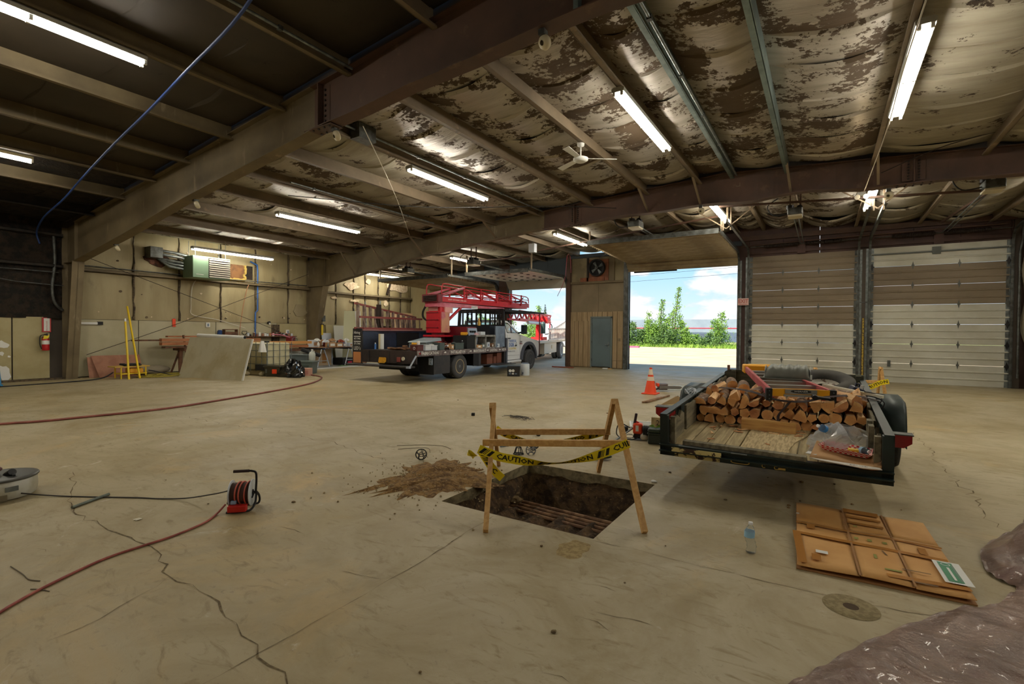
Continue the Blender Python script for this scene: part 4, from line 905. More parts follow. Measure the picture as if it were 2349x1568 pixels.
b = B(); b.beam((-0.8, 3.3, 0.05), (0, 4.5, 0.02), 0.06, 0.08); b.beam((0.8, 3.3, 0.05), (0, 4.5, 0.02), 0.06, 0.08); b.beam((0, 4.4, .04), (0, 4.75, .04), .08, .07); b.obj('tongue', M_green, tr)
b = B(); b.cyl((0.0, 4.3, -0.56), (0.0, 4.3, 0.3), 0.03, n=10); b.cyl((0, 4.3, -.57), (0, 4.3, -.55), .08, n=12); b.obj('tongue_jack', M_blackmetal, tr)
for x, z in ((-0.56, 0.50), (-0.43, 0.53)):
    b = B(); b.cyl((x, 3.36, 0.1), (x, 3.36, z), 0.018, n=8); b.obj('stake_peg', M_blackmetal, tr)
b = B(); b.cyl((-0.80, 3.36, 0.1), (-0.80, 3.36, 0.52), 0.02, n=8); b.obj('stake_peg', mat('rust_rod', (120, 84, 62), 0.7), tr)
# loose board on the tail, printed paper scraps
bo = thing('loose_board', 'narrow grey board lying along the trailer tail edge', 'board', tw(-0.2, 0.05, 0.125), rot=(TILT, 0, math.radians(-4)))
b = B(); b.bb(-0.50, 0.52, -0.035, 0.035, -0.022, 0.022); b.obj('board', M_oldboard, bo, bevel=0.003)

# ---- firewood
M_end = mat('log_end_grain', (236, 186, 120), 0.75, c2=(216, 156, 94), scale=7, stretch=(1, 0.2, 1), c3=(140, 88, 50), scale3=9, lo3=0.63, hi3=0.72)
M_end2 = mat('log_end_dark', (206, 144, 92), 0.75, c2=(176, 114, 70), scale=9, c3=(72, 42, 26), scale3=6, lo3=0.58, hi3=0.7)
M_split = mat('log_split_face', (238, 200, 148), 0.75, c2=(218, 172, 118), scale=6, stretch=(5, 0.6, 5), c3=(140, 92, 56), scale3=7, lo3=0.62, hi3=0.7, stretch3=(3, .5, 3), bump=0.3)
M_barkb = mat('birch_bark', (146, 120, 96), 0.85, c2=(94, 72, 56), scale=7, stretch=(2, 4, 2), c3=(206, 190, 168), scale3=5, lo3=0.62, hi3=0.68, bump=0.5)
def log_variant(kind, rr, seed):
    q = random.Random(seed); nb = 0
    if kind == 'round': ring = [(rr * math.cos(2 * PI * k / 12) * q.uniform(.93, 1.07), rr * math.sin(2 * PI * k / 12) * q.uniform(.93, 1.07)) for k in range(12)]; bark = [1] * 12
    elif kind == 'half':
        ring = [(rr * 1.15 * math.cos(PI * k / 7), rr * 1.05 * math.sin(PI * k / 7) * q.uniform(.92, 1.05) - rr * .45) for k in range(8)] + [(-rr * .4, -rr * .5), (rr * .5, -rr * .42)]; bark = [1] * 7 + [0] * 3
    elif kind == 'wedge':
        ring = [(0, -rr * 1.0)] + [(rr * 1.25 * math.cos(math.radians(35 + 22 * k)) , rr * 1.25 * math.sin(math.radians(35 + 22 * k)) * q.uniform(.93, 1.03) - rr * .3) for k in range(6)]; bark = [0, 1, 1, 1, 1, 1, 0]
    else:
        n = q.choice((5, 6)); ring = [(rr * q.uniform(.8, 1.15) * math.cos(2 * PI * k / n + .3), rr * q.uniform(.75, 1.1) * math.sin(2 * PI * k / n + .3)) for k in range(n)]; bark = [1] + [0] * (n - 1)
    n = len(ring); L_ = 0.41; S = 3; vs = []
    for s in range(S + 1):
        y = -L_ / 2 + L_ * s / S; tx = 1 + 0.05 * math.sin(s * 1.7 + seed)
        vs += [(u * tx * (0.985 if s in (0, S) else 1), y + (q.uniform(-.006, .006)), v * tx * (0.985 if s in (0, S) else 1)) for u, v in ring]
    f = [(s * n + i, s * n + (i + 1) % n, (s + 1) * n + (i + 1) % n, (s + 1) * n + i) for s in range(S) for i in range(n)]; mi = [1 + bark[i] for s in range(S) for i in range(n)]
    f += [tuple(range(n - 1, -1, -1)), tuple(range(S * n, S * n + n))]; mi += [0, 0]
    me = bpy.data.meshes.new('firewood_log'); me.from_pydata(vs, [], f); me.update()
    for m in (M_end2 if seed % 4 == 1 else M_end, M_split, M_barkb): me.materials.append(m)
    me.polygons.foreach_set('material_index', mi); return me
VAR = [log_variant(k, s, i) for i, (k, s) in enumerate((('round', .068), ('half', .08), ('wedge', .075), ('poly', .06), ('wedge', .085), ('half', .07), ('poly', .07), ('round', .055), ('wedge', .062), ('poly', .052), ('half', .09), ('poly', .078), ('wedge', .07), ('poly', .064)))]
ORD = ['first', 'second', 'third', 'fourth', 'fifth', 'sixth', 'seventh', 'eighth', 'ninth', 'tenth', 'eleventh', 'twelfth', 'thirteenth', 'fourteenth', 'fifteenth', 'sixteenth', 'seventeenth', 'eighteenth']
def put_log(x, y, z, label, rl, yaw=0.0, pitch=0.0, v=None, sc=1.0):
    me = VAR[v if v is not None else r.randrange(len(VAR))]
    o = bpy.data.objects.new('firewood_log', me); COL.objects.link(o)
    o.matrix_world = TM @ Matrix.Translation((x, y, z)) @ Matrix.Rotation(yaw, 4, 'Z') @ Matrix.Rotation(pitch, 4, 'X') @ Matrix.Rotation(rl, 4, 'Y') @ Matrix.Scale(sc, 4)
    tag(o, label, 'log', 'firewood in the trailer')
# front bank: courses of split logs, the right side a little higher
CRS = ((0.150, 15, 'bottom course'), (0.240, 15, 'second course'), (0.325, 14, 'top course'))
for course, (z, n, nm) in enumerate(CRS):
    for k in range(n):
        x = -0.765 + 1.52 * (k + 0.5 * (course % 2) * .9) / (n - 0.5) + r.uniform(-.008, .008)
        zz = z + (0.02 + 0.035 * (x + .75) / 1.5 if course == 2 else 0.012 * (x + .75) if course else 0) + r.uniform(-.006, .006)
        put_log(x, 1.33 + r.uniform(-.03, .03), zz, 'split log, %s from the left in the %s of the firewood front' % (ORD[k], nm), r.uniform(0, 2 * PI), r.uniform(-.05, .05), 0, sc=r.uniform(.76, .92))
for k in range(11):
    x = -0.76 + 0.152 * k; put_log(x, 1.76 + r.uniform(-.03, .03), 0.345 + r.uniform(-.012, .012), 'split log on top of the second bank of firewood, %s from the left' % ORD[k], r.uniform(0, 2 * PI), r.uniform(-.07, .07), r.uniform(-.06, .06), sc=r.uniform(.85, 1.0))
for k in range(11):
    x = -0.74 + 0.15 * k; put_log(x, 1.76, 0.235, 'split log under the top of the second firewood bank, %s from the left' % ORD[k], r.uniform(0, 2 * PI), 0, 0, sc=.85)
for k in range(7):
    x = -0.76 + 0.15 * k; put_log(x, 2.19 + r.uniform(-.03, .03), 0.33 + r.uniform(-.01, .01), 'split log in the rear bank of firewood, %s from the left' % ORD[k], r.uniform(0, 2 * PI), r.uniform(-.08, .08), r.uniform(-.05, .05), sc=r.uniform(.85, 1.0))
for k, (x, y, z, yw) in enumerate(((-0.42, 1.36, 0.415, .1), (-0.66, 1.72, 0.43, -.1), (-0.40, 1.85, 0.43, .15), (0.62, 1.38, 0.44, .5), (0.70, 1.62, 0.435, -.2), (-0.58, 2.15, 0.42, .2), (0.55, 1.75, .43, .9), (-0.22, 1.50, .425, -.12))):
    put_log(x, y, z, ('loose log on the stack front, left part', 'loose log near the left rail, on the second bank', 'barked round log on the stack left of the red ladder', 'loose log right of the ladder foot', 'pale split log at the right end of the stack', 'loose log at the rear left of the stack', 'log lying crosswise near the right rail', 'loose log tucked against the left ladder rail')[k], r.uniform(0, 6), yw, 0, sc=.9)
pl = thing('split_plank_log', 'long pale split log lying crosswise in front of the firewood stack', 'log', tw(-0.06, 1.0, 0.165), rot=(TILT, 0, math.radians(-4)))
b = B(); b.hexa([(-0.25, -0.04, -0.065), (0.26, -0.045, -0.06), (0.26, 0.05, -0.065), (-0.25, 0.045, -0.065), (-0.25, -0.03, 0.045), (0.26, -0.02, 0.055), (0.26, 0.0, 0.05), (-0.25, 0.01, 0.065)]); b.obj('wood', mat('fresh_wood', (206, 160, 92), 0.7, c2=(184, 134, 72), scale=6, stretch=(0.5, 5, 5)), pl, bevel=0.004)
# bark litter on the deck
for k in range(26):
    x, y = r.choice(((r.uniform(-.6, -.3), r.uniform(.75, 1.05)), (r.uniform(-.3, .8), r.uniform(0.85, 1.06)), (r.uniform(-.8, .5), r.uniform(.3, 1.0))))
    b = B(); a = r.uniform(0, PI); l = r.uniform(.015, .05); b.box((0, 0, 0), (l * 2, l * .5, .006), a); o = b.obj('bark_chip', M_end2 if k % 2 else M_split, None)
    o.location = tw(x, y, 0.113); o.rotation_euler = (TILT, 0, a); tag(o, 'small chip of bark on the trailer deck before the firewood', 'bark chip', 'bark chips on the deck')

# ---- folded step ladder on the load
La = thing('step_ladder', 'folded red fibreglass step ladder with yellow ends lying on the firewood', 'ladder', tw(0.222, 1.22, 0.485), rot=(TILT + math.radians(0.3), 0, math.radians(17.3)))
M_fib = mat('red_fibreglass', (172, 72, 76), 0.45, c2=(188, 96, 98), scale=3); M_alu = mat('aluminium', (176, 178, 176), 0.35, 0.8); M_yelp = mat('yellow_plastic', (236, 168, 26), 0.45)
LL = 2.0
def lx(f): return 0.30 - 0.13 * f
for s in (-1, 1):
    b = B(); b.beam((s * lx(0), 0, 0.0), (s * lx(1), LL, 0.0), 0.012, 0.09, w2=0.012, h2=0.07); b.beam((s * lx(0) - s * .012, 0, 0.042), (s * lx(1) - s * .012, LL, 0.032), 0.03, 0.01); b.beam((s * lx(0) - s * .012, 0, -0.042), (s * lx(1) - s * .012, LL, -0.032), 0.03, 0.01); b.obj('front_rail', M_fib, La)
    b = B(); b.beam((s * (lx(0) - .05), 0.05, -0.065), (s * (lx(1) - .03), LL - .05, -0.05), 0.03, 0.03); b.obj('rear_rail', M_fib, La)
    b = B(); b.bb(s * lx(0) - 0.03, s * lx(0) + 0.03, -0.03, 0.03, -0.08, 0.05); b.obj('foot', M_black, La, bevel=0.004)
for k in range(6):
    y = 0.14 + k * 0.3; f = y / LL
    b = B(); b.bb(-lx(f), lx(f), y - 0.04, y + 0.04, 0.0, 0.022); b.bb(-lx(f), lx(f), y - .04, y - .034, -.025, 0); b.obj('step', M_alu, La)
b = B(); b.prism([(-0.275, -.03), (0.275, -.03), (0.275, .045), (.14, .05), (-.14, .05), (-0.275, .045)], -0.02, 0.0, lambda u, v, w: (u, w, v)); b.obj('bottom_brace', M_yelp, La)
b = B(); b.bb(-0.15, 0.15, -0.026, -0.02, 0.0, 0.046); b.bb(-.16, .16, -.026, -.02, -.03, -.008); b.obj('brace_plate', M_alu, La)
b = B(); b.lathe([(0.001, 0), (0.07, 0.001), (0.075, 0)], Matrix.Translation((0, -.0265, .026)) @ Matrix.Diagonal((1.3, 1, .24, 1)) @ Matrix.Rotation(PI / 2, 4, 'X'), 28); b.obj('badge', M_black, La)
text('badge_lettering', 'WERNER', 0.026, frameM((0, -0.029, .026), (1, 0, 0), (0, 0, 1)), M_white, La, align='CENTER', sx=1.25, extrude=.0005)
b = B(); b.bb(-0.19, 0.19, LL - 0.03, LL + 0.14, -0.06, 0.06); b.obj('top_cap', M_yelp, La, bevel=0.012)
for s in (-1, 1):
    for z in (.025, -.02, -.06):
        b = B(); b.cyl((s * lx(0), -.03, z), (s * lx(0), -.036, z), .006, n=8); b.obj('rivet', M_galv, La)
# grey ribbed tray upside down on the ladder
tb = thing('ribbed_tub', 'grey ribbed plastic tub lying upside down on the ladder', 'tub', tw(0.05, 2.2, 0.535), rot=(TILT + .03, 0, math.radians(1)))
M_tub = mat('grey_tub', (126, 130, 122), 0.45, c2=(112, 116, 108), scale=3)
def tubf(u, v):
    x = -0.24 + 0.48 * u; th = PI * v; hgt = 0.13 * (1 - max(0, abs(u - .5) * 2 - .82) / .18 * .55); rib = 0.010 * math.cos(u * 2 * PI * 5.5)
    return (x, -0.17 * math.cos(th) - .03 * (1 - math.sin(th)) * math.copysign(1, math.cos(th)) * 0, (hgt + rib) * min(1, 1.35 * math.sin(th)) )
b = B(); b.grid(tubf, 44, 14); b.obj('shell', M_tub, tb, solid=0.006)
b = B(); b.bb(-.26, .26, -.19, -.16, -.012, .004); b.bb(-.26, .26, .16, .19, -.012, .004); b.bb(-.26, -.23, -.19, .19, -.012, .004); b.bb(.23, .26, -.19, .19, -.012, .004); b.obj('rim', M_tub, tb)
for s in (-1, 1):
    b = B(); b.prism([(-.17, 0), (-.15, .09), (-.08, .125), (.08, .125), (.15, .09), (.17, 0)], s * .238, s * .242, lambda u, v, w: (w, u, v)); b.obj('end_wall', mat('pale_grey_tub', (178, 184, 186), 0.4), tb)
# spare tyre leaning at the front
st = thing('spare_tyre', 'worn spare tyre leaning against the trailer front board', 'tyre', tw(0.42, 2.86, 0.36), rot=(math.radians(17), 0, 0))
b = B(); b.lathe([(.20, -.07), (.25, -.095), (.32, -.10), (.355, -.075), (.362, 0), (.355, .075), (.32, .10), (.25, .095), (.20, .07), (.19, 0)], None, 36, closed=True); b.obj('tyre', M_tyre, st)
b = B(); b.lathe([(.205, .06), (.20, .02), (.175, -.01), (.10, -.02), (.06, .0)], None, 28, cap=False); b.obj('wheel_disc', mat('rusty_white', (176, 170, 156), 0.6, c2=(90, 66, 48), scale=9, lo=.5, hi=.56), st)
# small things along the right side of the load
o = thing('white_rail', 'pale plastic rail lying slanted across the right of the load', 'rail', tw(0.66, 1.92, 0.47), rot=(TILT - .03, 0.02, math.radians(25)))
b = B(); b.beam((-0.16, 0.22, 0), (0.16, -0.36, -0.035), .035, .03); b.obj('rail', mat('offwhite_plastic', (206, 206, 190), 0.5), o)
o = thing('blue_jug', 'dark blue plastic jug wedged at the trailer front right', 'jug', tw(0.74, 2.3, 0.36), rot=(.2, .35, .5))
b = B(); b.bb(-.07, .07, -.05, .05, -.07, .08); b.obj('body', mat('navy_plastic', (34, 40, 66), 0.35), o, bevel=0.015, seg=2); b = B(); b.cyl((.03, 0, .08), (.03, 0, .12), .022, n=12); b.obj('cap', M_white, o)
b = B(); b.tube([(-.03, 0, .08), (-.045, 0, .115), (.0, 0, .12), (.01, 0, .085)], .01, 6); b.obj('grip', mat('navy_plastic'), o)
M_strap = mat('dark_strap', (58, 42, 40), 0.8, c2=(44, 32, 32), scale=20)
def strap(name, pts, w, m, label, cat):
    P = [tw(*p) for p in pts]; P = smooth_path(P, 4); b = B(); n = len(P); vs = []
    for i, p in enumerate(P):
        d = (P[min(i + 1, n - 1)] - P[max(i - 1, 0)]).normalized(); s = d.cross(Vector((0, -0.35, 1))).normalized(); vs += [p + s * w / 2, p - s * w / 2]
    b.add(vs, [(2 * i, 2 * i + 1, 2 * i + 3, 2 * i + 2) for i in range(n - 1)]); o = b.obj(name, m, None, solid=0.003); return tag(o, label, cat) if label else o
strap('ratchet_strap', [(-0.88, 1.72, 0.41), (-0.72, 1.62, .42), (-0.55, 1.5, .455), (-0.25, 1.26, .47), (0.0, 1.13, .42), (0.25, 1.12, .42), (0.45, 1.2, .47), (0.70, 1.35, .48), (0.91, 1.5, .42)], .04, M_strap, 'dark ratchet strap pulled across the firewood from rail to rail', 'strap')
o = thing('strap_ratchet', 'black ratchet buckle on the strap, right part of the firewood', 'ratchet', tw(0.40, 1.16, .465), rot=(0.2, 0.1, .25)); b = B(); b.bb(-.03, .09, -.02, .02, -.012, .012); b.obj('handle', M_blackmetal, o); b = B(); b.cyl((-.05, -.025, 0), (-.05, .025, 0), .026, n=14); b.obj('spool', M_blackmetal, o)
for k, (y, lab) in enumerate(((1.45, 'black strap hook over the right trailer rail, nearer one'), (1.72, 'black strap hook over the right trailer rail, farther one'))):
    b = B(); b.tube(smooth_path([tw(.80, y + .02, .47), tw(.88, y, .46), tw(.945, y - .01, .42), tw(.94, y - .01, .37), tw(.915, y - .01, .36)], 4), .006, 6); tag(b.obj('strap_hook', M_blackmetal), lab, 'hook')
strap('loose_strap', [(0.06, 1.06, .115), (.03, 1.08, .25), (.1, 1.09, .36), (0.14, 1.11, .42)], .03, M_strap, 'loose dark strap end hanging down the firewood front', 'strap')
b = B(); q = [tw(-0.905 + .06 * math.cos(a * 1.1), 1.3 + .05 * math.sin(a * 1.3) + .05 * math.sin(a * .23), .415 + .03 * math.sin(a * 2.0)) for a in [k * .35 for k in range(70)]]; b.tube(q, .006, 5); tag(b.obj('bundled_cord', mat('silver_cord', (196, 204, 214), 0.35)), 'silvery cord knotted over the left trailer rail', 'cord')
# rubbish in the near right corner
tray = thing('cardboard_flat', 'flattened drink carton on the trailer tail at the right', 'cardboard', tw(0.60, 0.14, 0.135), rot=(TILT + .05, 0, math.radians(-8)))
M_card = mat('kraft_card', (186, 144, 96), 0.8, c2=(170, 128, 82), scale=2); M_cardw = mat('white_card', (214, 208, 196), 0.7)
def flatf(u, v): return (-.24 + .48 * u, -.17 + .34 * v, .05 * abs(u - .5) ** 2 * 4 * (.5 + v) + .02 * math.sin(u * 5))
b = B(); b.grid(flatf, 8, 5); b.obj('sheet', M_card, tray, solid=.006)
b = B(); b.prism([(-.24, -.175), (.23, -.185), (.25, -.22), (.12, -.245), (-.16, -.205)], 0.02, .026, lambda u, v, w: (u, v, w)); b.obj('flap', M_cardw, tray)
text('printing', 'EDGE', .03, frameM((.04, -.212, .027), (1, 0, 0), (0, 1, 0)), M_blackmetal, tray, extrude=.0004, sx=1.6)
b = B(); b.prism([(-.28, -.1), (-.2, -.12), (-.19, -.06), (-.27, -.04)], .03, .036, lambda u, v, w: (u, v, w)); b.obj('tag', M_white, tray)
pt = thing('paper_food_tray', 'red and white checked paper food tray under the plastic bag', 'food tray', tw(0.60, 0.24, 0.165), rot=(TILT, 0.05, math.radians(-12)))
M_check = bpy.data.materials.new('red_check'); M_check.use_nodes = True; _n = M_check.node_tree; _c = _n.nodes.new('ShaderNodeTexChecker'); _t = _n.nodes.new('ShaderNodeTexCoord'); _c.inputs['Scale'].default_value = 55; _c.inputs['Color1'].default_value = lin((206, 60, 66)); _c.inputs['Color2'].default_value = lin((236, 216, 206)); _n.links.new(_t.outputs['Object'], _c.inputs['Vector']); _n.links.new(_c.outputs[0], _n.nodes['Principled BSDF'].inputs['Base Color'])
b = B(); b.add([(-.15, -.07, 0), (.15, -.07, 0), (.15, .07, 0), (-.15, .07, 0), (-.19, -.10, .05), (.19, -.10, .04), (.17, .09, .05), (-.17, .09, .05)], [(0, 1, 2, 3), (0, 1, 5, 4), (1, 2, 6, 5), (2, 3, 7, 6), (3, 0, 4, 7)]); b.obj('tray', M_check, pt, solid=.003)
b = B(); b.box((.05, -.02, .03), (.07, .05, .03), .3); b.obj('yellow_wrapper', mat('yellow_wrap', (226, 196, 50), .5), pt)
M_clear = mat('clear_film', (236, 242, 248), 0.14, trans=0.25, ior=1.25, alpha=0.42, coat=.5)
M_pet = mat('pet_bottle', (236, 244, 248), 0.06, trans=0.92, ior=1.2, alpha=0.75)
def crumple(name, label, cat, loc, sx, sy, sz, m, seed, rot=(0, 0, 0)):
    q = random.Random(seed); t = thing(name, label, cat, loc, rot=rot); b = B(); nu, nv = 26, 12
    ph = [q.uniform(0, 6) for _ in range(8)]
    def f(u, v):
        a = 2 * PI * u; e = PI / 2 * v; k = 1 + .16 * math.sin(3 * a + ph[0]) + .10 * math.sin(7 * a + ph[1] + 5 * v) + .07 * math.sin(13 * a + ph[2] - 9 * v) + .05 * math.sin(23 * a + 17 * v)
        return (sx * math.cos(a) * math.cos(e) * k, sy * math.sin(a) * math.cos(e) * k, max(0, sz * math.sin(e) * (1 + .25 * math.sin(4 * a + ph[3]) + .1 * math.sin(15 * a * v + ph[4]))))
    b.grid(f, nu, nv, False); b.obj('film', m, t); return t
bag = crumple('plastic_bag', 'clear crumpled plastic bag of empties on the trailer tail, right corner', 'bag', tw(0.55, 0.52, 0.115), .26, .26, .19, M_clear, 4, (TILT, 0, 0))
def pet(name, label, loc, rot=(0, 0, 0), cap=(236, 240, 244), lab=(150, 196, 226), crush=0.0, parts=True):
    t = thing(name, label, 'bottle', loc, rot=rot); b = B()
    prof = [(.001, .004), (.022, .0), (.031, .006), (.033, .02), (.030, .035), (.033, .05), (.029, .065), (.033, .08), (.030, .092), (.033, .105), (.032, .14), (.030, .155), (.020, .178), (.0125, .188), (.0125, .2)]
    n = 16; k0 = len(b.v); b.lathe(prof, None, n)
    if crush: b.v = [(x + crush * .03 * math.sin(z * 38) * (z < .17), y, z) if 1 else 0 for x, y, z in b.v]
    b.obj('body', M_pet, t)
    b = B(); b.cyl((0, 0, .196), (0, 0, .210), .0145, n=14); b.obj('cap', mat('cap_%d_%d_%d' % cap, cap, .4), t)
    b = B(); b.lathe([(.0335, .108), (.0335, .148)], None, 18); b.v = [(x + crush * .03 * math.sin(z * 38), y, z) for x, y, z in b.v]; b.obj('label', mat('bottle_label_%d_%d_%d' % lab, lab, .4), t)
    return t
pet('water_bottle', 'empty bottle with a blue cap lying at the left of the plastic bag', tw(.34, .42, .135), rot=(PI / 2, 0, 1.2), cap=(60, 110, 190))
pet('water_bottle', 'empty bottle with blue label poking from the top of the bag', tw(.50, .52, .26), rot=(1.2, 0, -.6), lab=(40, 130, 200))
pet('water_bottle', 'empty bottle at the right side of the plastic bag', tw(.66, .40, .16), rot=(1.45, 0, .5))
# ------------------------------------------------------------------ pit: pipes, barrier, tape
M_pipe = mat('rusty_pipe', (150, 116, 84), 0.7, c2=(108, 78, 54), scale=9)
for k, (y0, y1) in enumerate(((4.58, 4.50), (4.52, 4.44), (4.47, 4.38), (4.41, 4.32))):
    pts = [(-3.02 + 1.72 * i / 30, y0 + (y1 - y0) * i / 30, -0.335 - 0.012 * k) for i in range(31)]
    b = B(); b.tube(pts, [0.017 if i % 2 else 0.019 for i in range(31)], 8); tag(b.obj('buried_rod', M_pipe), ('farthest', 'second', 'third', 'nearest')[k] + ' of the four rusty rods crossing the pit', 'rod', 'rusty rods in the pit')
M_rock = mat('clod', (120, 100, 66), 0.95, c2=(92, 74, 46), scale=12, bump=.5)
M_stone = mat('pebble', (176, 158, 120), 0.85, c2=(140, 122, 88), scale=20)
def rock(r_, seed, m, sq=0.7):
    q = random.Random(seed); b = B(); n, mm = 8, 5
    k = [q.uniform(.75, 1.2) for _ in range(n * (mm + 1))]
    b.grid(lambda u, v: (r_ * math.cos(2 * PI * u) * math.sin(PI * v) * k[int(round(u * n)) % n + n * int(round(v * mm))], r_ * math.sin(2 * PI * u) * math.sin(PI * v) * k[int(round(u * n)) % n + n * int(round(v * mm))], r_ * sq * math.cos(PI * v)), n, mm, False)
    return b
for k, (x, y, z, s) in enumerate(((-2.93, 4.60, -.30, .11), (-2.80, 4.52, -.33, .08), (-2.95, 4.45, -.30, .09), (-2.35, 3.75, -.40, .05), (-1.95, 3.8, -.42, .06), (-2.2, 3.6, -.37, .035), (-1.7, 3.9, -.43, .045), (-2.6, 3.9, -.40, .04))):
    o = rock(s, k, M_rock).obj('soil_clod', None); o.data.materials.append(M_rock); o.location = (x, y, z)
    tag(o, ['large clod at the far end of the rods in the pit', 'clod leaning on the rods, pit left corner', 'clod at the left end of the rods, near side', 'stone on the pit ledge, middle', 'flat stone on the pit ledge, right of middle', 'small stone on the pit ledge near the slab edge', 'stone on the pit ledge at its right end', 'small stone on the pit ledge, left part'][k], 'stone')
tag(rock(.03, 40, M_white, .4).obj('plastic_scrap', M_white), 'tiny pale blue scrap at the right corner of the pit', 'scrap').location = (-1.43, 4.95, 0.01)
def wood_leg(b, p, q, w=0.06, h=0.038): return b.beam(p, q, w, h, up=(0.6, 0.4, 0))
def barrier(name, label, fl, bl, al, fr, br, ar, cutpiece=True):
    t = thing(name, label, 'barrier', ((fl[0] + br[0]) / 2, (fl[1] + br[1]) / 2, 0)); o = Vector(t.location)
    V = lambda p: Vector(p) - o
    al, ar, fl, bl, fr, br = map(V, (al, ar, fl, bl, fr, br))
    side = (fr - fl).normalized()
    for f, a in ((fl, al), (bl, al), (fr, ar), (br, ar)):
        off = side * (0.02 if f in (fl, fr) else -0.02)
        b = B(); b.beam(f + off * .6 + Vector((0, 0, .012)), a + off * .6 + (a - f).normalized() * .03, 0.038, 0.06, up=side.cross((a - f).normalized())); b.obj('leg', M_pine, t, bevel=0.002)
    d = fl.lerp(al, .68); e = fr.lerp(ar, .66); dirv = (e - d).normalized(); n = Vector((dirv.y, -dirv.x, 0)) * .035
    b = B(); b.beam(d + n - dirv * .06 , e + n + dirv * .05, 0.038, 0.055); b.obj('rail', M_pine, t, bevel=0.002)
    d = bl.lerp(al, .62); e = br.lerp(ar, .63); dirv = (e - d).normalized()
    b = B(); b.beam(d, e + dirv * .02, 0.038, 0.055); b.obj('rail', M_pine, t, bevel=0.002)
    return t
barrier('wooden_barrier', 'home made barrier of pale lumber A-frames standing over the pit', (-2.12, 2.98, 0), (-3.06, 4.6, 0), (-2.60, 3.78, .80), (-1.12, 3.62, 0), (-2.03, 4.99, 0), (-1.58, 4.22, .87))
barrier('wooden_barrier', 'second lumber barrier standing behind the front right corner of the trailer', (0.20, 12.2, 0), (0.12, 13.4, 0), (-0.16, 12.75, .74), (1.10, 12.75, 0), (1.03, 13.8, 0), (1.0, 12.85, .80))
M_tape = mat('caution_yellow', (236, 214, 30), 0.4, c2=(224, 200, 22), scale=3); M_tapeink = mat('tape_black', (22, 20, 16), 0.5)
def tape(label, pts, w, words, up=(0, 0, 1), twist=None, start=0.0, face=1):
    P = smooth_path(pts, 8); n = len(P); L_ = [0]
    for a, c in zip(P[:-1], P[1:]): L_.append(L_[-1] + (c - a).length)
    def at(s):
        s = max(0, min(L_[-1] - 1e-6, s)); i = 0
        while L_[i + 1] < s: i += 1
        f = (s - L_[i]) / (L_[i + 1] - L_[i]); d = (P[i + 1] - P[i]).normalized(); p = P[i].lerp(P[i + 1], f)
        u = Vector(up); tw_ = twist(s / L_[-1]) if twist else 0
        side = d.cross(u).normalized() * face; u2 = side.cross(d) * face
        return p, (u2 * math.cos(tw_) + side * math.sin(tw_)), (side * math.cos(tw_) - u2 * math.sin(tw_))
    b = B(); S = 40; vs = []
    for i in range(S + 1):
        p, u, s = at(L_[-1] * i / S); vs += [p + u * w / 2, p - u * w / 2]
    b.add(vs, [(2 * i, 2 * i + 1, 2 * i + 3, 2 * i + 2) for i in range(S)], True)
    t = b.obj('caution_tape', M_tape); tag(t, label, 'tape')
    s0 = start
    for wd in words:
        if wd == '/':
            q = B()
            for side in (1,):
                for k in (0, 1.6, 2.2, 3.2):
                    ww = .028 if k in (0, 3.2) else .006
                    c = [(s0 + k * .022, -w * .34), (s0 + k * .022 + ww, -w * .34), (s0 + k * .022 + ww + .03, w * .34), (s0 + k * .022 + .03, w * .34)]
                    vv = []
                    for (a, h_) in c: p, u, sd = at(a); vv.append(p + u * h_ + sd * .0025)
                    q.add(vv, [(0, 1, 2, 3)])
            q.obj('stripe_marks', M_tapeink, t); s0 += .15
        else:
            vs, fs = text_geo(wd, w * .82, bold=.0015); q = B(); vv = []
            for v in vs: p, u, sd = at(s0 + v.x * 1.15); vv.append(p + u * (v.y) + sd * .0025)
            q.add(vv, fs); q.obj('lettering', M_tapeink, t); s0 += max(v.x for v in vs) * 1.15 + .03
    return t
tape('yellow caution tape sagging across the front of the pit barrier', [(-2.43, 3.33, .52), (-2.30, 3.43, .455), (-2.19, 3.50, .43), (-2.06, 3.57, .41), (-1.93, 3.64, .405), (-1.80, 3.70, .42), (-1.65, 3.77, .46), (-1.51, 3.84, .515), (-1.34, 3.91, .60)], .075, ['/', 'CAUTION', '/', 'CAUTION', '/', 'CUIDADO'], twist=lambda f: 1.15 * math.sin(PI * max(0, min(1, (f - .28) / .5))) ** 1.0, start=0.01)
tape('yellow caution tape along the back of the pit barrier', [(-2.86, 4.22, .50), (-2.76, 4.26, .44), (-2.53, 4.33, .385), (-2.33, 4.38, .385), (-2.16, 4.43, .42), (-1.95, 4.48, .48), (-1.80, 4.50, .54)], .07, ['/', 'CAUTION', '/', 'CUIDADO', '/'], twist=lambda f: .9 * math.sin(PI * f), start=.02)
tape('loose tail of caution tape hanging from the left barrier leg', [(-2.42, 3.36, .49), (-2.38, 3.40, .40), (-2.33, 3.42, .33), (-2.27, 3.45, .27)], .07, ['/', 'C'], up=(1, .4, .6), start=.02)
tape('knotted end of caution tape at the left barrier leg', [(-2.38, 3.40, .47), (-2.46, 3.36, .455), (-2.55, 3.34, .47), (-2.50, 3.36, .43)], .05, [], twist=lambda f: 5 * f)
tape('caution tape on the barrier behind the trailer', [(0.72, 12.55, .40), (.85, 12.6, .44), (.98, 12.6, .52), (1.12, 12.6, .56)], .10, ['CAUTION'], start=.0)

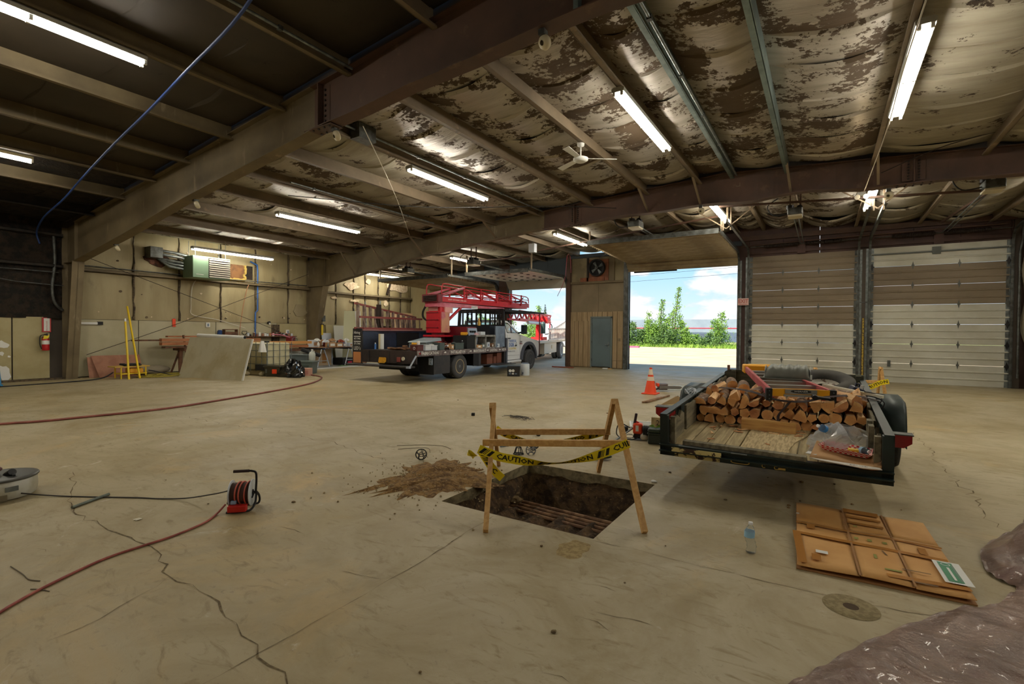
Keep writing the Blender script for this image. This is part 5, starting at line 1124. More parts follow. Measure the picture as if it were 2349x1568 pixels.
# ------------------------------------------------------------------ spoil heap by the pit
dm = thing('soil_heap', 'low heap of brown soil and gravel left of the pit', 'soil', (-3.45, 3.85, 0))
def heap(u, v):
    a = 2 * PI * u; rr = v; x = .52 * rr * math.cos(a) * (1 + .22 * math.sin(3 * a + 1) + .12 * math.sin(7 * a)); y = .58 * rr * math.sin(a) * (1 + .15 * math.sin(4 * a)); e_ = 1 + rr * (.09 * math.sin(13 * a) + .07 * math.sin(23 * a + 2) + .05 * math.sin(37 * a)); x *= e_; y *= e_
    h_ = .055 * max(0, 1 - rr) ** .7 * (1 + .5 * math.sin(9 * x + 3) * math.sin(11 * y)) + .02 * max(0, 1 - rr) * math.sin(23 * x - 15 * y)
    return (x + .1 - .2 * y * .3, y, max(0.001, h_))
b = B(); b.grid(heap, 110, 16); b.obj('soil_mound', M_dirt2, dm)
def streak(cx, cy, lx_, ly_, rot_, hh, seed):
    q = random.Random(seed); c_, s_ = math.cos(rot_), math.sin(rot_)
    def f(u, v):
        a = 2 * PI * u; k = 1 + .22 * math.sin(5 * a + seed) + .14 * math.sin(11 * a + seed * 2) + .1 * math.sin(19 * a) + .07 * math.sin(31 * a); x = lx_ * v * math.cos(a) * k; y = ly_ * v * math.sin(a) * k
        return (cx + x * c_ - y * s_, cy + x * s_ + y * c_, max(.001, hh * (1 - v) ** .8 * (1 + .5 * math.sin(30 * x) * math.sin(23 * y + seed))))
    b = B(); b.grid(f, 80, 6); b.obj('soil_mound', M_dirt2, dm)
streak(.0, .25, .34, .2, .3, .05, 9); streak(.16, -.18, .52, .07, 1.25, .04, 2); streak(.30, .12, .3, .05, .2, .03, 3); streak(.32, -.1, .28, .035, -.3, .025, 4); streak(-.15, -.5, .30, .05, 1.4, .02, 6)
pb = B(); q = random.Random(8)
for k in range(700):
    a = q.uniform(0, 2 * PI); rr = abs(q.gauss(0, .40)); x, y = (.1 + rr * math.cos(a), rr * 1.15 * math.sin(a) - .05)
    s = q.uniform(.004, .015); c = Vector((x, y, q.uniform(.0, .035) * max(0, 1 - rr * 1.6) + s * .4))
    pb.add([c + Vector((s, 0, 0)), c + Vector((0, s * .8, 0)), c - Vector((s * .9, 0, 0)), c - Vector((0, s, 0)), c + Vector((0, 0, s * .7)), c - Vector((0, 0, s * .6))], [(0, 1, 4), (1, 2, 4), (2, 3, 4), (3, 0, 4), (1, 0, 5), (2, 1, 5), (3, 2, 5), (0, 3, 5)])
tag(pb.obj('pebbles', M_stone, dm), kind='stuff')
# dust film on the slab around the heap and spilt at the near pit corner
def dust(name, cx, cy, rx, ry, m, seed, z=.0012):
    n = 40; b = B(); b.add([(cx + rx * math.cos(2 * PI * k / n) * (1 + .12 * math.sin(5 * k * .157 + seed) + .08 * math.sin(k * .157 * 9)), cy + ry * math.sin(2 * PI * k / n) * (1 + .12 * math.sin(k * .157 * 4 + seed)), z) for k in range(n)], [tuple(range(n))]); return b.obj(name, m, floor)
dust('dust_film', -1.45, 3.1, .10, .16, mat('dust_tan2', (164, 144, 100), 0.95, c2=(136, 116, 76), scale=24), 5)

# ------------------------------------------------------------------ floor marks: cracks, saw cuts, floor drain
CR = [([(-6.6, 1.9), (-5.44, 1.52), (-5.07, 1.47), (-4.48, 1.49), (-3.99, 1.5), (-3.79, 1.51), (-3.34, 1.41), (-2.89, 1.41), (-2.52, 1.36), (-2.26, 1.32), (-1.7, 1.2)], .013, .03),
      ([(1.13, 9.99), (1.18, 8.43), (1.16, 7.29), (1.2, 6.32), (1.17, 5.4), (1.25, 4.9)], .014, .05), ([(1.4, 17.0), (1.25, 14.0), (1.13, 9.99)], .02, .05),
      ([(-9.22, 4.16), (-7.89, 4.13), (-7.02, 4.31), (-5.55, 4.27), (-4.3, 4.03)], .012, .05), ([(-2.19, 1.93), (-2.2, 2.37), (-2.26, 3.3)], .010, .008),
      ([(-1.4, 3.32), (.2, 3.36), (1.4, 3.6)], .006, .012), ([(-2.2, .4), (-2.19, 1.93)], .006, .008), ([(-2.4, 5.0), (-2.6, 9), (-2.9, 13.8)], .006, .01), ([(-2.0, 6.95), (-1.4, 6.9), (2.5, 7.0)], .006, .02), ([(-3.34, 1.41), (-3.2, 1.2), (-3.1, .8)], .006, .03), ([(-2.0, 5.75), (-1.5, 5.4), (-1.2, 5.3)], .005, .03), ([(-9, 14.1), (-5, 15.8), (-1.5, 16.6)], .03, .05)]
for k, (p, w, j) in enumerate(CR): ribbon('crack', p, w, M_crack, .0022, k + 3, j, .09, floor)
ribbon('saw_cut', [(-10.9, -3), (-10.6, 2), (-9.2, 11), (-8.4, 15.5)], .02, M_crack, .002, 31, .015, .3, floor); ribbon('saw_cut', [(-18.6, 6.6), (-12.5, 8.4), (-9.0, 10.2), (-2, 14.0)], .02, M_crack, .002, 33, .02, .3, floor)
q = random.Random(17)
for k in range(46):      # shallow scratches of the trowel
    x, y = q.uniform(-9, 1.5), q.uniform(.6, 9); a = q.uniform(-.4, .5); l = q.uniform(.08, .35)
    ribbon('scratch', [(x, y), (x + l * math.cos(a) * .6, y + l * math.sin(a) * .3 + .02), (x + l * math.cos(a), y + l * math.sin(a))], q.uniform(.003, .007), M_crack, .0018, 60 + k, .006, .05, floor)
fd = thing('floor_drain', 'round patch of concrete with a dark drain hole before the cardboard', 'drain', (.145, 3.29, 0))
b = B(); b.lathe([(.135, .0012), (.132, .0035), (.045, .004), (.035, .002)], None, 30); b.obj('patch_ring', mat('patch_concrete', (150, 136, 100), .9, c2=(126, 112, 78), scale=30, bump=.4, bscale=60), fd)
b = B(); b.lathe([(.038, .0025), (.030, .0018), (.001, .0015)], None, 18); b.obj('hole', mat('drain_dark', (70, 54, 34), .95), fd)

# ------------------------------------------------------------------ cardboard, bottle, tarpaulin
cb = thing('flat_cardboard', 'large flattened cardboard carton on the floor right of the pit', 'cardboard', (.27, 4.3, 0))
C4 = [Vector((-.46, .70, 0)), Vector((.41, .71, 0)), Vector((.47, -.62, 0)), Vector((-.40, -.67, 0))]
def cbp(u, v, z=0): return C4[0].lerp(C4[1], u).lerp(C4[3].lerp(C4[2], u), v) + Vector((0, 0, z))
M_kraft = mat('kraft', (208, 158, 92), 0.7, c2=(198, 146, 80), scale=2.5); M_kraftd = mat('kraft_fold', (150, 108, 62), 0.8); M_tapeb = mat('packing_tape', (184, 128, 66), 0.18, coat=.4)
b = B(); b.hexa([cbp(0, 1, .002), cbp(1, 1, .002), cbp(1, 0, .002), cbp(0, 0, .002), cbp(0, 1, .010), cbp(1, 1, .010), cbp(1, 0, .010), cbp(0, 0, .010)]); b.obj('under_layer', M_kraftd, cb)
US = [0, .385, .69, 1.0]; VS = [0, .36, 1.0]
for i in range(3):
    for j in range(2):
        u0, u1, v0, v1 = US[i] + .003, US[i + 1] - .003, VS[j] + .003, VS[j + 1] - .003
        def f(u, v, u0=u0, u1=u1, v0=v0, v1=v1): 
            a, c = u0 + (u1 - u0) * u, v0 + (v1 - v0) * v; return cbp(a, c, .020 + .012 * c * c + .004 * math.sin(a * 9 + c * 4) + (.003 if i == 1 else 0))
        b = B(); b.grid(f, 6, 6); b.obj('panel', M_kraft, cb, solid=.005)
def strip(u0, v0, u1, v1, w, m, name='tape_strip', dz=.029):
    a, c = cbp(u0, v0), cbp(u1, v1); d = (c - a).normalized(); s = Vector((-d.y, d.x, 0)) * w / 2; b = B(); n = 8; vs = []
    for k in range(n + 1):
        vv = v0 + (v1 - v0) * k / n; p = a.lerp(c, k / n); z = dz + .012 * vv * vv + .003; vs += [p + s + Vector((0, 0, z)), p - s + Vector((0, 0, z))]
    b.add(vs, [(2 * k, 2 * k + 1, 2 * k + 3, 2 * k + 2) for k in range(n)]); b.obj(name, m, cb)
for a in ((0.02, .57, .98, .60, .05), (.0, .40, 1, .42, .03), (.39, .02, .66, .03, .10), (.40, .13, .66, .14, .05), (.40, .24, .66, .25, .05), (.55, .93, 1.0, .91, .05), (.0, .55, .0 + .04, .98, .05), (.08, .44, .14, .44, .09), (.83, .52, .88, .52, .12), (.10, .88, .16, .88, .1)): strip(*a, M_tapeb)
strip(.385, .0, .385, 1, .012, M_kraftd, 'fold'); strip(.69, 0, .69, 1, .012, M_kraftd, 'fold')
strip(.13, .80, .21, .80, .05, M_white, 'white_sticker'); strip(0.0, .24, .025, .24, .03, M_white, 'white_sticker')
strip(.955, .62, .955, .88, .135, M_white, 'white_sticker', .031); strip(.945, .635, .945, .865, .072, mat('label_green', (44, 128, 88), .5), 'green_panel', .033)
strip(.945, .70, .945, .85, .013, M_white, 'label_lines', .035); strip(.978, .66, .978, .85, .006, mat('grey_print', (120, 124, 122), .6), 'label_lines', .0335)
b = B(); p0 = cbp(.945, .66, .041); b.tube([p0 + Vector((.022 * math.cos(a), .022 * math.sin(a), 0)) for a in [2 * PI * k / 14 for k in range(14)]], .003, 4, closed=True); b.obj('label_emblem', M_white, cb)
M_gst = mat('stencil_green', (140, 140, 66), .8)
for (u, v, w_, h_) in ((.43, .50, .03, .05), (.52, .50, .03, .06), (.62, .50, .03, .05), (.45, .30, .03, .04), (.60, .86, .10, .03), (.52, .72, .02, .09)): strip(u - w_ / 2, v, u + w_ / 2, v, h_ * .8, M_gst, 'stencil_mark', .0295)
M_pen = mat('pen_grey', (110, 84, 54), .8)
strip(.66, .82, .82, .82, .012, M_pen, 'pen_mark', .0295); strip(.70, .95, .82, .95, .016, M_pen, 'pen_mark', .0295); strip(.58, .62, .60, .68, .01, M_pen, 'pen_mark', .0295)
pet('water_bottle', 'clear crushed water bottle standing on the floor left of the cardboard', (-.41, 3.73, 0), crush=.28)
def tarp():
    E = [(1.41, 5.67), (1.30, 5.35), (1.11, 5.01), (.94, 4.63), (.89, 4.27), (.93, 4.13), (.98, 4.05), (.82, 3.74), (.64, 3.57), (.42, 3.28), (.18, 2.91), (.02, 2.62), (-.10, 2.40), (-.35, 1.95)]
    P = smooth_path([(x, y, 0) for x, y in E], 8); n = len(P) - 1; q = random.Random(4)
    NF = [(q.uniform(-.6, 1.4), q.uniform(8, 30), q.uniform(0, 6), q.uniform(.004, .015)) for _ in range(13)]
    def f(u, v):
        i = u * n; k = min(int(i), n - 1); p = P[k].lerp(P[k + 1], i - k); tgt = Vector((3.2, p.y * .75 + .4, 0)); w = v ** 1.25
        c = p.lerp(tgt, w); d = v * 3
        z = 0.006
        for a, fr, ph, am in NF:
            z += am * (1 - abs(math.sin(.5 * (fr * (c.x * math.cos(a) + c.y * math.sin(a)) + ph + 1.3 * math.sin(c.x * 3 + c.y * 4 + a) + .7 * math.sin(c.x * 9 - c.y * 7 + ph))))) ** 2.2
        pile = math.exp(-((c.x - 1.28) / .30) ** 2 - ((c.y - 4.5) / .75) ** 2) * (.17 + .05 * math.sin(c.x * 21 + c.y * 9) + .05 * math.sin(c.y * 17 - c.x * 6))
        z += pile * min(1, d * 2.2)
        e = min(1, v * 14); z = z * (.25 + .75 * e) + (.012 if v == 0 else 0) * math.sin(u * 60) ** 2
        return (c.x, c.y, max(.003, z))
    b = B(); b.grid(f, 210, 90); return b
tag(tarp().obj('tarpaulin', mat('brown_tarp', (134, 108, 94), 0.30, c2=(110, 86, 74), scale=4, c3=(94, 56, 50), scale3=3, lo3=.58, hi3=.7, bump=.55, bscale=22, bdist=.02, coat=.1)), 'crumpled shiny brown tarpaulin in the lower right corner', 'tarp')

# ------------------------------------------------------------------ cable reel, machine head, cords and hoses
cr = thing('cable_reel', 'cord reel with pale discs, black handle and red socket box', 'cable reel', (-4.10, 2.27, 0), rz=math.radians(45))
M_disc = mat('reel_disc', (206, 214, 220), 0.35, 0.3); M_rope = mat('orange_cord', (196, 96, 78), 0.5); M_redp = mat('red_plastic', (190, 34, 26), 0.4); M_brownc = mat('brown_winding', (70, 46, 36), .7)
Rx = Matrix.Translation((0, 0, .135)) @ Matrix.Rotation(PI / 2, 4, 'Y')
for zz in (-.08, .075):
    b = B(); b.lathe([(.108, zz - .002), (.110, zz + .003), (.104, zz + .006), (.02, zz + .004), (.001, zz + .004)], Rx, 32); b.lathe([(.108, zz - .002), (.001, zz - .003)], Rx, 32); b.obj('disc', M_disc, cr)
b = B(); b.lathe([(.085 + .002 * (k % 2), -.075 + .15 * k / 24) for k in range(25)], Rx, 28); b.obj('winding', M_brownc, cr)
for zz in (-.02, .008, .052):
    b = B(); b.tube([Rx @ Vector((.092 * math.cos(a), .092 * math.sin(a), zz + .012 * math.sin(a))) for a in [2 * PI * k / 26 for k in range(26)]], .0062, 6, closed=True); b.obj('cord_turn', M_rope, cr)
b = B(); b.tube(smooth_path([(.105, 0, .135), (.11, 0, .24), (.105, 0, .30), (.075, 0, .315), (.05, 0, .317)], 5), .009, 8); b.tube(smooth_path([(.11, 0, .14), (.108, -.02, .06), (.09, -.06, .016), (.05, -.09, .010), (-.09, -.10, .010)], 5), .009, 8); b.tube(smooth_path([(.11, .0, .14), (.115, .06, .09), (.11, .09, .03), (.08, .085, .010), (-.06, .08, .010)], 5), .009, 8); b.cyl((.10, 0, .135), (.07, 0, .135), .012, n=10); b.obj('frame', M_blackmetal, cr)
b = B(); b.cyl((.055, 0, .317), (-.065, 0, .317), .0125, n=12); b.obj('grip', mat('foam_grip', (58, 44, 42), .9), cr)
b = B(); b.cyl((.085, 0, .16), (.085, 0, .11), .006, n=6); b.cyl((.085, .02, .12), (.085, -.03, .10), .006, n=6); b.obj('brace', M_blackmetal, cr)
b = B(); b.bb(-.075, .065, -.135, -.075, .016, .068); b.obj('socket_box', M_redp, cr, bevel=.008, seg=2); b = B(); b.bb(-.035, .035, -.138, -.132, .03, .055); b.obj('socket_panel', M_redp, cr); b = B(); b.cyl((-.09, .02, .05), (-.12, .02, .05), .011, n=10); b.obj('crank_knob', M_black, cr)
b = B(); b.bb(-.06, -.02, -.10, -.07, .07, .10); b.obj('plug', mat('blue_plug', (150, 176, 210), .4), cr, bevel=.004)
vb = thing('vacuum_head', 'round pale machine head with dark top at the left edge of the floor', 'vacuum', (-6.17, 1.25, 0))
M_vac = mat('vac_white', (200, 200, 190), .4, c2=(170, 166, 146), scale=3)
b = B(); b.lathe([(.235, .012), (.25, .03), (.255, .10), (.25, .165), (.24, .172)], None, 40); b.obj('body', M_vac, vb)
b = B(); b.lathe([(.258, .168), (.265, .178), (.26, .188), (.22, .192), (.12, .196), (.001, .197)], None, 40); b.obj('lid_ring', mat('dark_lid', (70, 70, 66), .4), vb)
b = B(); b.bb(-.03, .10, -.10, -.02, .19, .235); b.cyl((.06, .04, .19), (.13, .06, .228), .03, n=12); b.bb(.13, .19, .05, .07, .20, .215); b.obj('top_handle', M_blackmetal, vb, bevel=.006)
b = B(); b.bb(-.06, .03, -.06, .02, .23, .265); b.obj('motor_cap', mat('mauve_plastic', (120, 84, 82), .5), vb, bevel=.01)
def arcbox(b, a0, a1, r0, r1, z0, z1, n=8):
    for k in range(n):
        p, q_ = a0 + (a1 - a0) * k / n, a0 + (a1 - a0) * (k + 1) / n
        b.hexa([(r0 * math.cos(p), r0 * math.sin(p), z0), (r1 * math.cos(p), r1 * math.sin(p), z0), (r1 * math.cos(q_), r1 * math.sin(q_), z0), (r0 * math.cos(q_), r0 * math.sin(q_), z0), (r0 * math.cos(p), r0 * math.sin(p), z1), (r1 * math.cos(p), r1 * math.sin(p), z1), (r1 * math.cos(q_), r1 * math.sin(q_), z1), (r0 * math.cos(q_), r0 * math.sin(q_), z1)])
b = B(); arcbox(b, -.05, .28, .24, .262, .085, .125); b.obj('latch', M_galv, vb); b = B(); arcbox(b, -.30, .0, .22, .258, .012, .062); b.obj('foot_recess', mat('vac_dark', (120, 110, 86), .6), vb)
b = B(); arcbox(b, -.95, -.72, .25, .262, .03, .055); b.obj('vent_slot', M_vac, vb); b = B(); arcbox(b, -1.25, -1.1, .25, .259, .10, .165); b.obj('red_tag', M_redp, vb)
M_cordk = mat('dark_cord', (50, 44, 38), .6); M_cordr = mat('maroon_cord', (134, 62, 56), .55, c2=(168, 92, 80), scale=6); M_hose = mat('red_hose', (122, 62, 54), .55, c2=(146, 84, 74), scale=3)
def floor_line(name, pts, r_, m, label, cat, z0=None):
    P = smooth_path([(p[0], p[1], p[2] if len(p) > 2 else r_ + .001) for p in pts], 8); b = B(); b.tube(P, r_, 6); return tag(b.obj(name, m), label, cat)
floor_line('power_lead', [(-5.93, 1.34, .05), (-5.85, 1.45, .02), (-5.68, 1.57), (-5.4, 1.73), (-5.12, 1.90), (-4.92, 2.00), (-4.7, 2.12, .02), (-4.40, 2.20, .09), (-4.20, 2.2, .15)], .006, M_cordk, 'thin dark cord running from the machine head to the cord reel', 'cord')
floor_line('extension_lead', [(-4.15, 2.16, .06), (-4.13, 2.08, .01), (-4.02, 1.93), (-3.95, 1.69), (-3.94, 1.5), (-3.93, 1.33), (-3.89, 1.19), (-3.77, .94), (-3.68, .80), (-3.60, .70), (-3.40, .45), (-3.2, .2)], .008, M_cordr, 'maroon extension cord leading from the reel to the lower left corner', 'cord')
floor_line('air_hose', [(-10.9, 1.2), (-10.67, 2.18), (-10.48, 2.63), (-10.42, 3.16), (-10.35, 3.75), (-10.38, 4.46), (-10.68, 5.41), (-11.12, 6.61), (-11.68, 7.89), (-12.26, 8.83), (-13.0, 9.62), (-13.6, 10.05), (-14.2, 10.2), (-14.9, 10.25), (-15.6, 10.3)], .02, M_hose, 'long red air hose curving over the floor from left edge to the clutter', 'hose')
o = thing('rebar_piece', 'short ribbed steel bar lying near the cord, left of the reel', 'steel bar', (-5.335, 1.645, .013), rz=math.atan2(.21, -.11)); b = B(); b.tube([(-.17 + .34 * k / 40, 0, 0) for k in range(41)], [.011 if k % 2 else .013 for k in range(41)], 7); b.obj('bar', mat('bar_steel', (104, 112, 104), .5, .5), o)
for k, (p, lab) in enumerate((([(-4.29, .92), (-4.1, .93), (-3.98, .93), (-3.9, .96)], 'thin twig on the floor at the left edge'), ([(-3.82, .90), (-3.77, .93), (-3.70, .95)], 'small dark twig beside the maroon cord'), ([(-4.7, 4.63), (-4.45, 4.85), (-4.2, 4.95), (-4.0, 4.88)], 'thin forked twig behind the soil heap'), ([(-4.55, 4.5), (-4.3, 4.75), (-4.1, 4.6)], 'shorter thin twig behind the soil heap'))):
    floor_line('twig', p, .003, M_bark, lab, 'twig')
tag(rock(.03, 77, M_white, .15).obj('paper_scrap', mat('paper_scrap', (206, 200, 180), .8)), 'pale paper scrap on the floor below the reel cord', 'scrap').location = (-4.54, 1.69, .005)
q = random.Random(29)
for k in range(40):
    x, y = q.choice(((q.uniform(-6, 1), q.uniform(1, 6)), (q.uniform(-9, 0), q.uniform(6, 15)), (q.gauss(-.4, .5), q.gauss(5.6, .5))))
    if HOLE[0] - .1 < x < HOLE[1] + .1 and HOLE[2] - .1 < y < HOLE[3] + .1: continue
    o = rock(q.uniform(.006, .02), 200 + k, M_rock, .5).obj('floor_crumb', (M_rock, M_crack, M_dirt2)[k % 3]); o.location = (x, y, .005)
    tag(o, 'small crumb of dirt on the concrete floor', 'crumb', 'crumbs of dirt on the floor')
# ------------------------------------------------------------------ things behind the pit
def cage(name, label, loc, rot, m=M_black):
    t = thing(name, label, 'speaker ring', loc, rot=rot); b = B()
    b.tube([(.062 * math.cos(2 * PI * k / 24), .062 * math.sin(2 * PI * k / 24), 0) for k in range(24)], .006, 6, closed=True); b.obj('outer_ring', m, t)
    b = B(); b.tube([(.032 * math.cos(2 * PI * k / 16), .032 * math.sin(2 * PI * k / 16), .08) for k in range(16)], .005, 6, closed=True); b.obj('inner_ring', m, t)
    for k in range(5):
        a = 2 * PI * k / 5; b = B(); b.beam((.062 * math.cos(a), .062 * math.sin(a), 0), (.032 * math.cos(a), .032 * math.sin(a), .08), .008, .008); b.obj('spoke', m, t)
    b = B(); b.tube([(.025 * math.cos(2 * PI * k / 14), .025 * math.sin(2 * PI * k / 14), .004) for k in range(14)], .004, 6, closed=True)
    for k in range(5): a = 2 * PI * k / 5 + .3; b.beam((.025 * math.cos(a), .025 * math.sin(a), .004), (.06 * math.cos(a), .06 * math.sin(a), .0), .007, .006)
    b.obj('web', m, t); return t
cage('trim_cage', 'black spoked ring standing on edge behind the soil heap', (-3.95, 4.28, .066), (PI / 2 + .1, 0, .75))
cage('trim_cage', 'black cage standing upright, leftmost of three behind the pit', (-3.16, 5.16, .004), (0, 0, .3))
cage('trim_cage', 'black cage on its side with pale face, middle one behind the pit', (-3.02, 5.22, .055), (PI / 2 - .2, .0, .9), mat('cage_grey', (86, 92, 98), .35))
cage('trim_cage', 'black cage tipped back, rightmost of three behind the pit', (-3.12, 5.47, .062), (1.9, 0, .4))
o = thing('round_cap', 'small pale domed cap on the floor behind the barrier rails', 'cap', (-3.48, 6.23, 0)); b = B(); b.lathe([(.018, .001), (.04, .02), (.042, .03), (.03, .036), (.001, .038)], None, 16); b.obj('dome', mat('cap_lilac', (150, 146, 170), .35), o); b = B(); b.lathe([(.02, .0), (.041, .02)], None, 16); b.obj('base', M_black, o)
o = thing('pliers', 'small pliers lying on the floor behind the barrier', 'pliers', (-3.48, 5.37, .01), rz=.8)
for s in (-1, 1):
    b = B(); b.tube([(0, 0, .004), (-.03, s * .012, .004), (-.08, s * .016, .004)], .006, 6); b.obj('grip', mat('teal_grip', (60, 84, 96), .5), o); b = B(); b.beam((0, 0, .004), (.035, s * .003, .004), .008, .008); b.obj('jaw', M_galvdark, o)
wb = B(); q = random.Random(3)
for k in range(26):
    x0, x1 = sorted((q.uniform(-.33, .33), q.uniform(-.33, .33))); y = q.gauss(0, .04); wb.tube([(x0, y, .01 + q.uniform(0, .03)), ((x0 + x1) / 2, y + q.uniform(-.02, .02), .01 + q.uniform(0, .05)), (x1, y + q.uniform(-.04, .04), .006 + q.uniform(0, .05))], .003, 4)
o = wb.obj('wire_tangle', M_cordk); o.location = (-4.47, 7.27, 0); o.rotation_euler = (0, 0, -.1); tag(o, 'tangle of dark wire ends on the floor behind the barrier', 'wire')
o = thing('black_block', 'small black box on the bare floor left of the wire tangle', 'box', (-5.28, 7.06, 0), rz=.5); b = B(); b.bb(-.03, .03, -.025, .025, 0, .05); b.obj('case', M_black, o, bevel=.004); b = B(); b.bb(-.034, -.03, -.02, .02, .01, .045); b.obj('face', M_white, o)
# string trimmer
tm = thing('string_trimmer', 'string trimmer with orange engine lying beside the trailer', 'trimmer', (-2.22, 6.85, 0), rz=math.radians(12))
M_or = mat('saw_orange', (232, 74, 34), .4)
b = B(); b.bb(-.06, .07, -.06, .06, .07, .23); b.obj('engine_cover', M_or, tm, bevel=.03, seg=3); b = B(); b.bb(-.02, .02, -.064, -.058, .12, .20); b.obj('emblem', M_white, tm)
b = B(); b.cyl((.08, -.02, .12), (.17, -.02, .13), .075, .065, 16)
for k in range(6): b.cyl((.085 + .014 * k, -.02, .122), (.09 + .014 * k, -.02, .122), .082, n=16)
b.obj('starter_housing', M_black, tm)
b = B(); b.lathe([(.001, 0), (.05, .005), (.06, .03), (.055, .07), (.03, .085), (.001, .087)], Matrix.Translation((.10, -.05, .005)), 16); b.obj('fuel_tank', mat('tank_pale', (206, 196, 176), .4), tm)
b = B(); b.bb(-.05, .08, -.07, .07, .02, .08); b.obj('engine_block', mat('engine_black', (40, 30, 30), .6), tm, bevel=.01)
b = B(); b.beam((-.05, 0, .17), (-.02, .02, .36), .035, .045); b.obj('throttle_grip', mat('grip_maroon', (48, 26, 32), .6), tm, bevel=.008); b = B(); b.beam((-.03, .0, .25), (.02, .0, .23), .012, .02); b.obj('trigger', M_redp, tm)
b = B(); b.tube([(-.05, .05, .15), (-.3, .02, .12), (-.30, -.6, .07), (-.25, -1.22, .06)][:1] + [(-.08, 0, .14), (-.20, -.60, .10), (-.30, -1.20, .07)], .013, 8); b.obj('shaft', M_galv, tm)
b = B(); b.tube(smooth_path([(-.10, -.05, .16), (-.24, -.08, .22), (-.28, -.1, .08), (-.2, -.12, .02), (-.05, -.13, .015), (0.03, -.1, .05)], 5), .008, 6); b.obj('loop_handle', M_blackmetal, tm); b = B(); b.bb(-.22, -.13, -.06, .02, .08, .17); b.obj('clamp', M_black, tm, bevel=.01)
b = B(); b.tube([(-.1 + .06 * math.cos(k), -.1 + .03 * math.sin(k * 1.3), .05 + .03 * math.sin(k)) for k in range(14)], .003, 4); b.obj('cable', M_cordk, tm)
M_gg = mat('guard_green', (40, 54, 40), .5)
b = B()
def guard(u, v): a = -1.3 + 2.6 * u; return (-.30 + (.02 + .13 * v) * math.sin(a), -1.24 - (.02 + .15 * v) * math.cos(a), .075 - .045 * v * v)
b.grid(guard, 14, 5); b.obj('guard', M_gg, tm, solid=.008); b = B(); b.lathe([(.001, 0), (.05, .0), (.055, .03), (.03, .05), (.02, .08)], Matrix.Translation((-.31, -1.26, .0)), 16); b.obj('cutting_head', M_black, tm)
# orange cone, chain saw, scraps of wood
cn = thing('traffic_cone', 'orange traffic cone with two pale bands near the open doorway', 'cone', (-3.62, 12.14, 0))
M_cone = mat('cone_orange', (240, 78, 34), .5); M_band = mat('cone_band', (226, 210, 190), .3)
b = B(); b.bb(-.18, .18, -.18, .18, 0, .03); b.obj('base', M_cone, cn, bevel=.01)
def cnr(z): return .145 - (.145 - .03) * (z - .03) / .62
for z0, z1, m, nm in ((.03, .33, M_cone, 'body'), (.33, .43, M_band, 'band'), (.43, .475, M_cone, 'body'), (.475, .61, M_band, 'band'), (.61, .65, M_cone, 'tip')):
    b = B(); b.lathe([(cnr(z0) + (.001 if m is M_band else 0), z0), (cnr(z1) + (.001 if m is M_band else 0), z1)], None, 24); b.obj(nm, m, cn)
cs = thing('chain_saw', 'chain saw with orange housing lying behind the traffic cone', 'chain saw', (-3.50, 12.92, 0), rz=math.radians(32))
b = B(); b.bb(-.16, .08, -.09, .09, .04, .20); b.obj('housing', mat('saw_grey', (104, 92, 92), .5), cs, bevel=.02, seg=2); b = B(); b.bb(-.20, -.14, -.095, .095, .12, .21); b.obj('orange_cover', M_or, cs, bevel=.015)
b = B(); b.tube(smooth_path([(-.35, -.05, .22), (-.40, -.05, .12), (-.30, -.05, .05), (-.16, -.05, .07)], 4), .02, 8); b.tube(smooth_path([(-.30, -.09, .06), (-.27, -.09, .22), (-.24, .09, .23), (-.22, .1, .08)], 4), .013, 8); b.obj('handles', M_black, cs)
b = B(); b.prism([(-.15, .07), (.38, .07), (.42, .10), (.42, .12), (.38, .14), (-.15, .15)], -.12, -.105, lambda u, v, w: (u, w, v)); b.obj('guide_bar', mat('bar_grey', (120, 118, 116), .4, .4), cs)
b = B(); b.tube(smooth_path([(.05, -.115, .055), (.38, -.115, .05), (.46, -.115, .10), (.38, -.115, .155), (.2, -.115, .16)], 4), .012, 6); b.obj('chain', mat('chain_bright', (206, 216, 224), .3), cs)
for k, (a, c, lab) in enumerate((((-3.21, 10.48), (-3.10, 11.9), 'weathered stick on the floor before the traffic cone, right one'), ((-3.27, 10.42), (-3.17, 11.5), 'thinner stick lying along the other before the traffic cone'))):
    o = thing('wood_stick', lab, 'stick', ((a[0] + c[0]) / 2, (a[1] + c[1]) / 2, .02)); d = Vector((c[0] - a[0], c[1] - a[1], 0)); b = B(); b.beam(-d / 2, d / 2, .045, .03, w2=.03); b.obj('wood', mat('stick_brown', (140, 108, 76), .8, c2=(110, 82, 56), scale=5), o)
o = thing('gutter_tip', 'grey metal flashing scrap behind the left trailer fender', 'scrap', (-2.75, 10.6, .0), rz=1.1); b = B(); b.prism([(-.3, 0), (.45, 0), (.45, .10), (.2, .16)], -.01, .01, lambda u, v, w: (u, w, v)); b.obj('sheet', mat('tan_scrap', (150, 126, 90), .7), o)
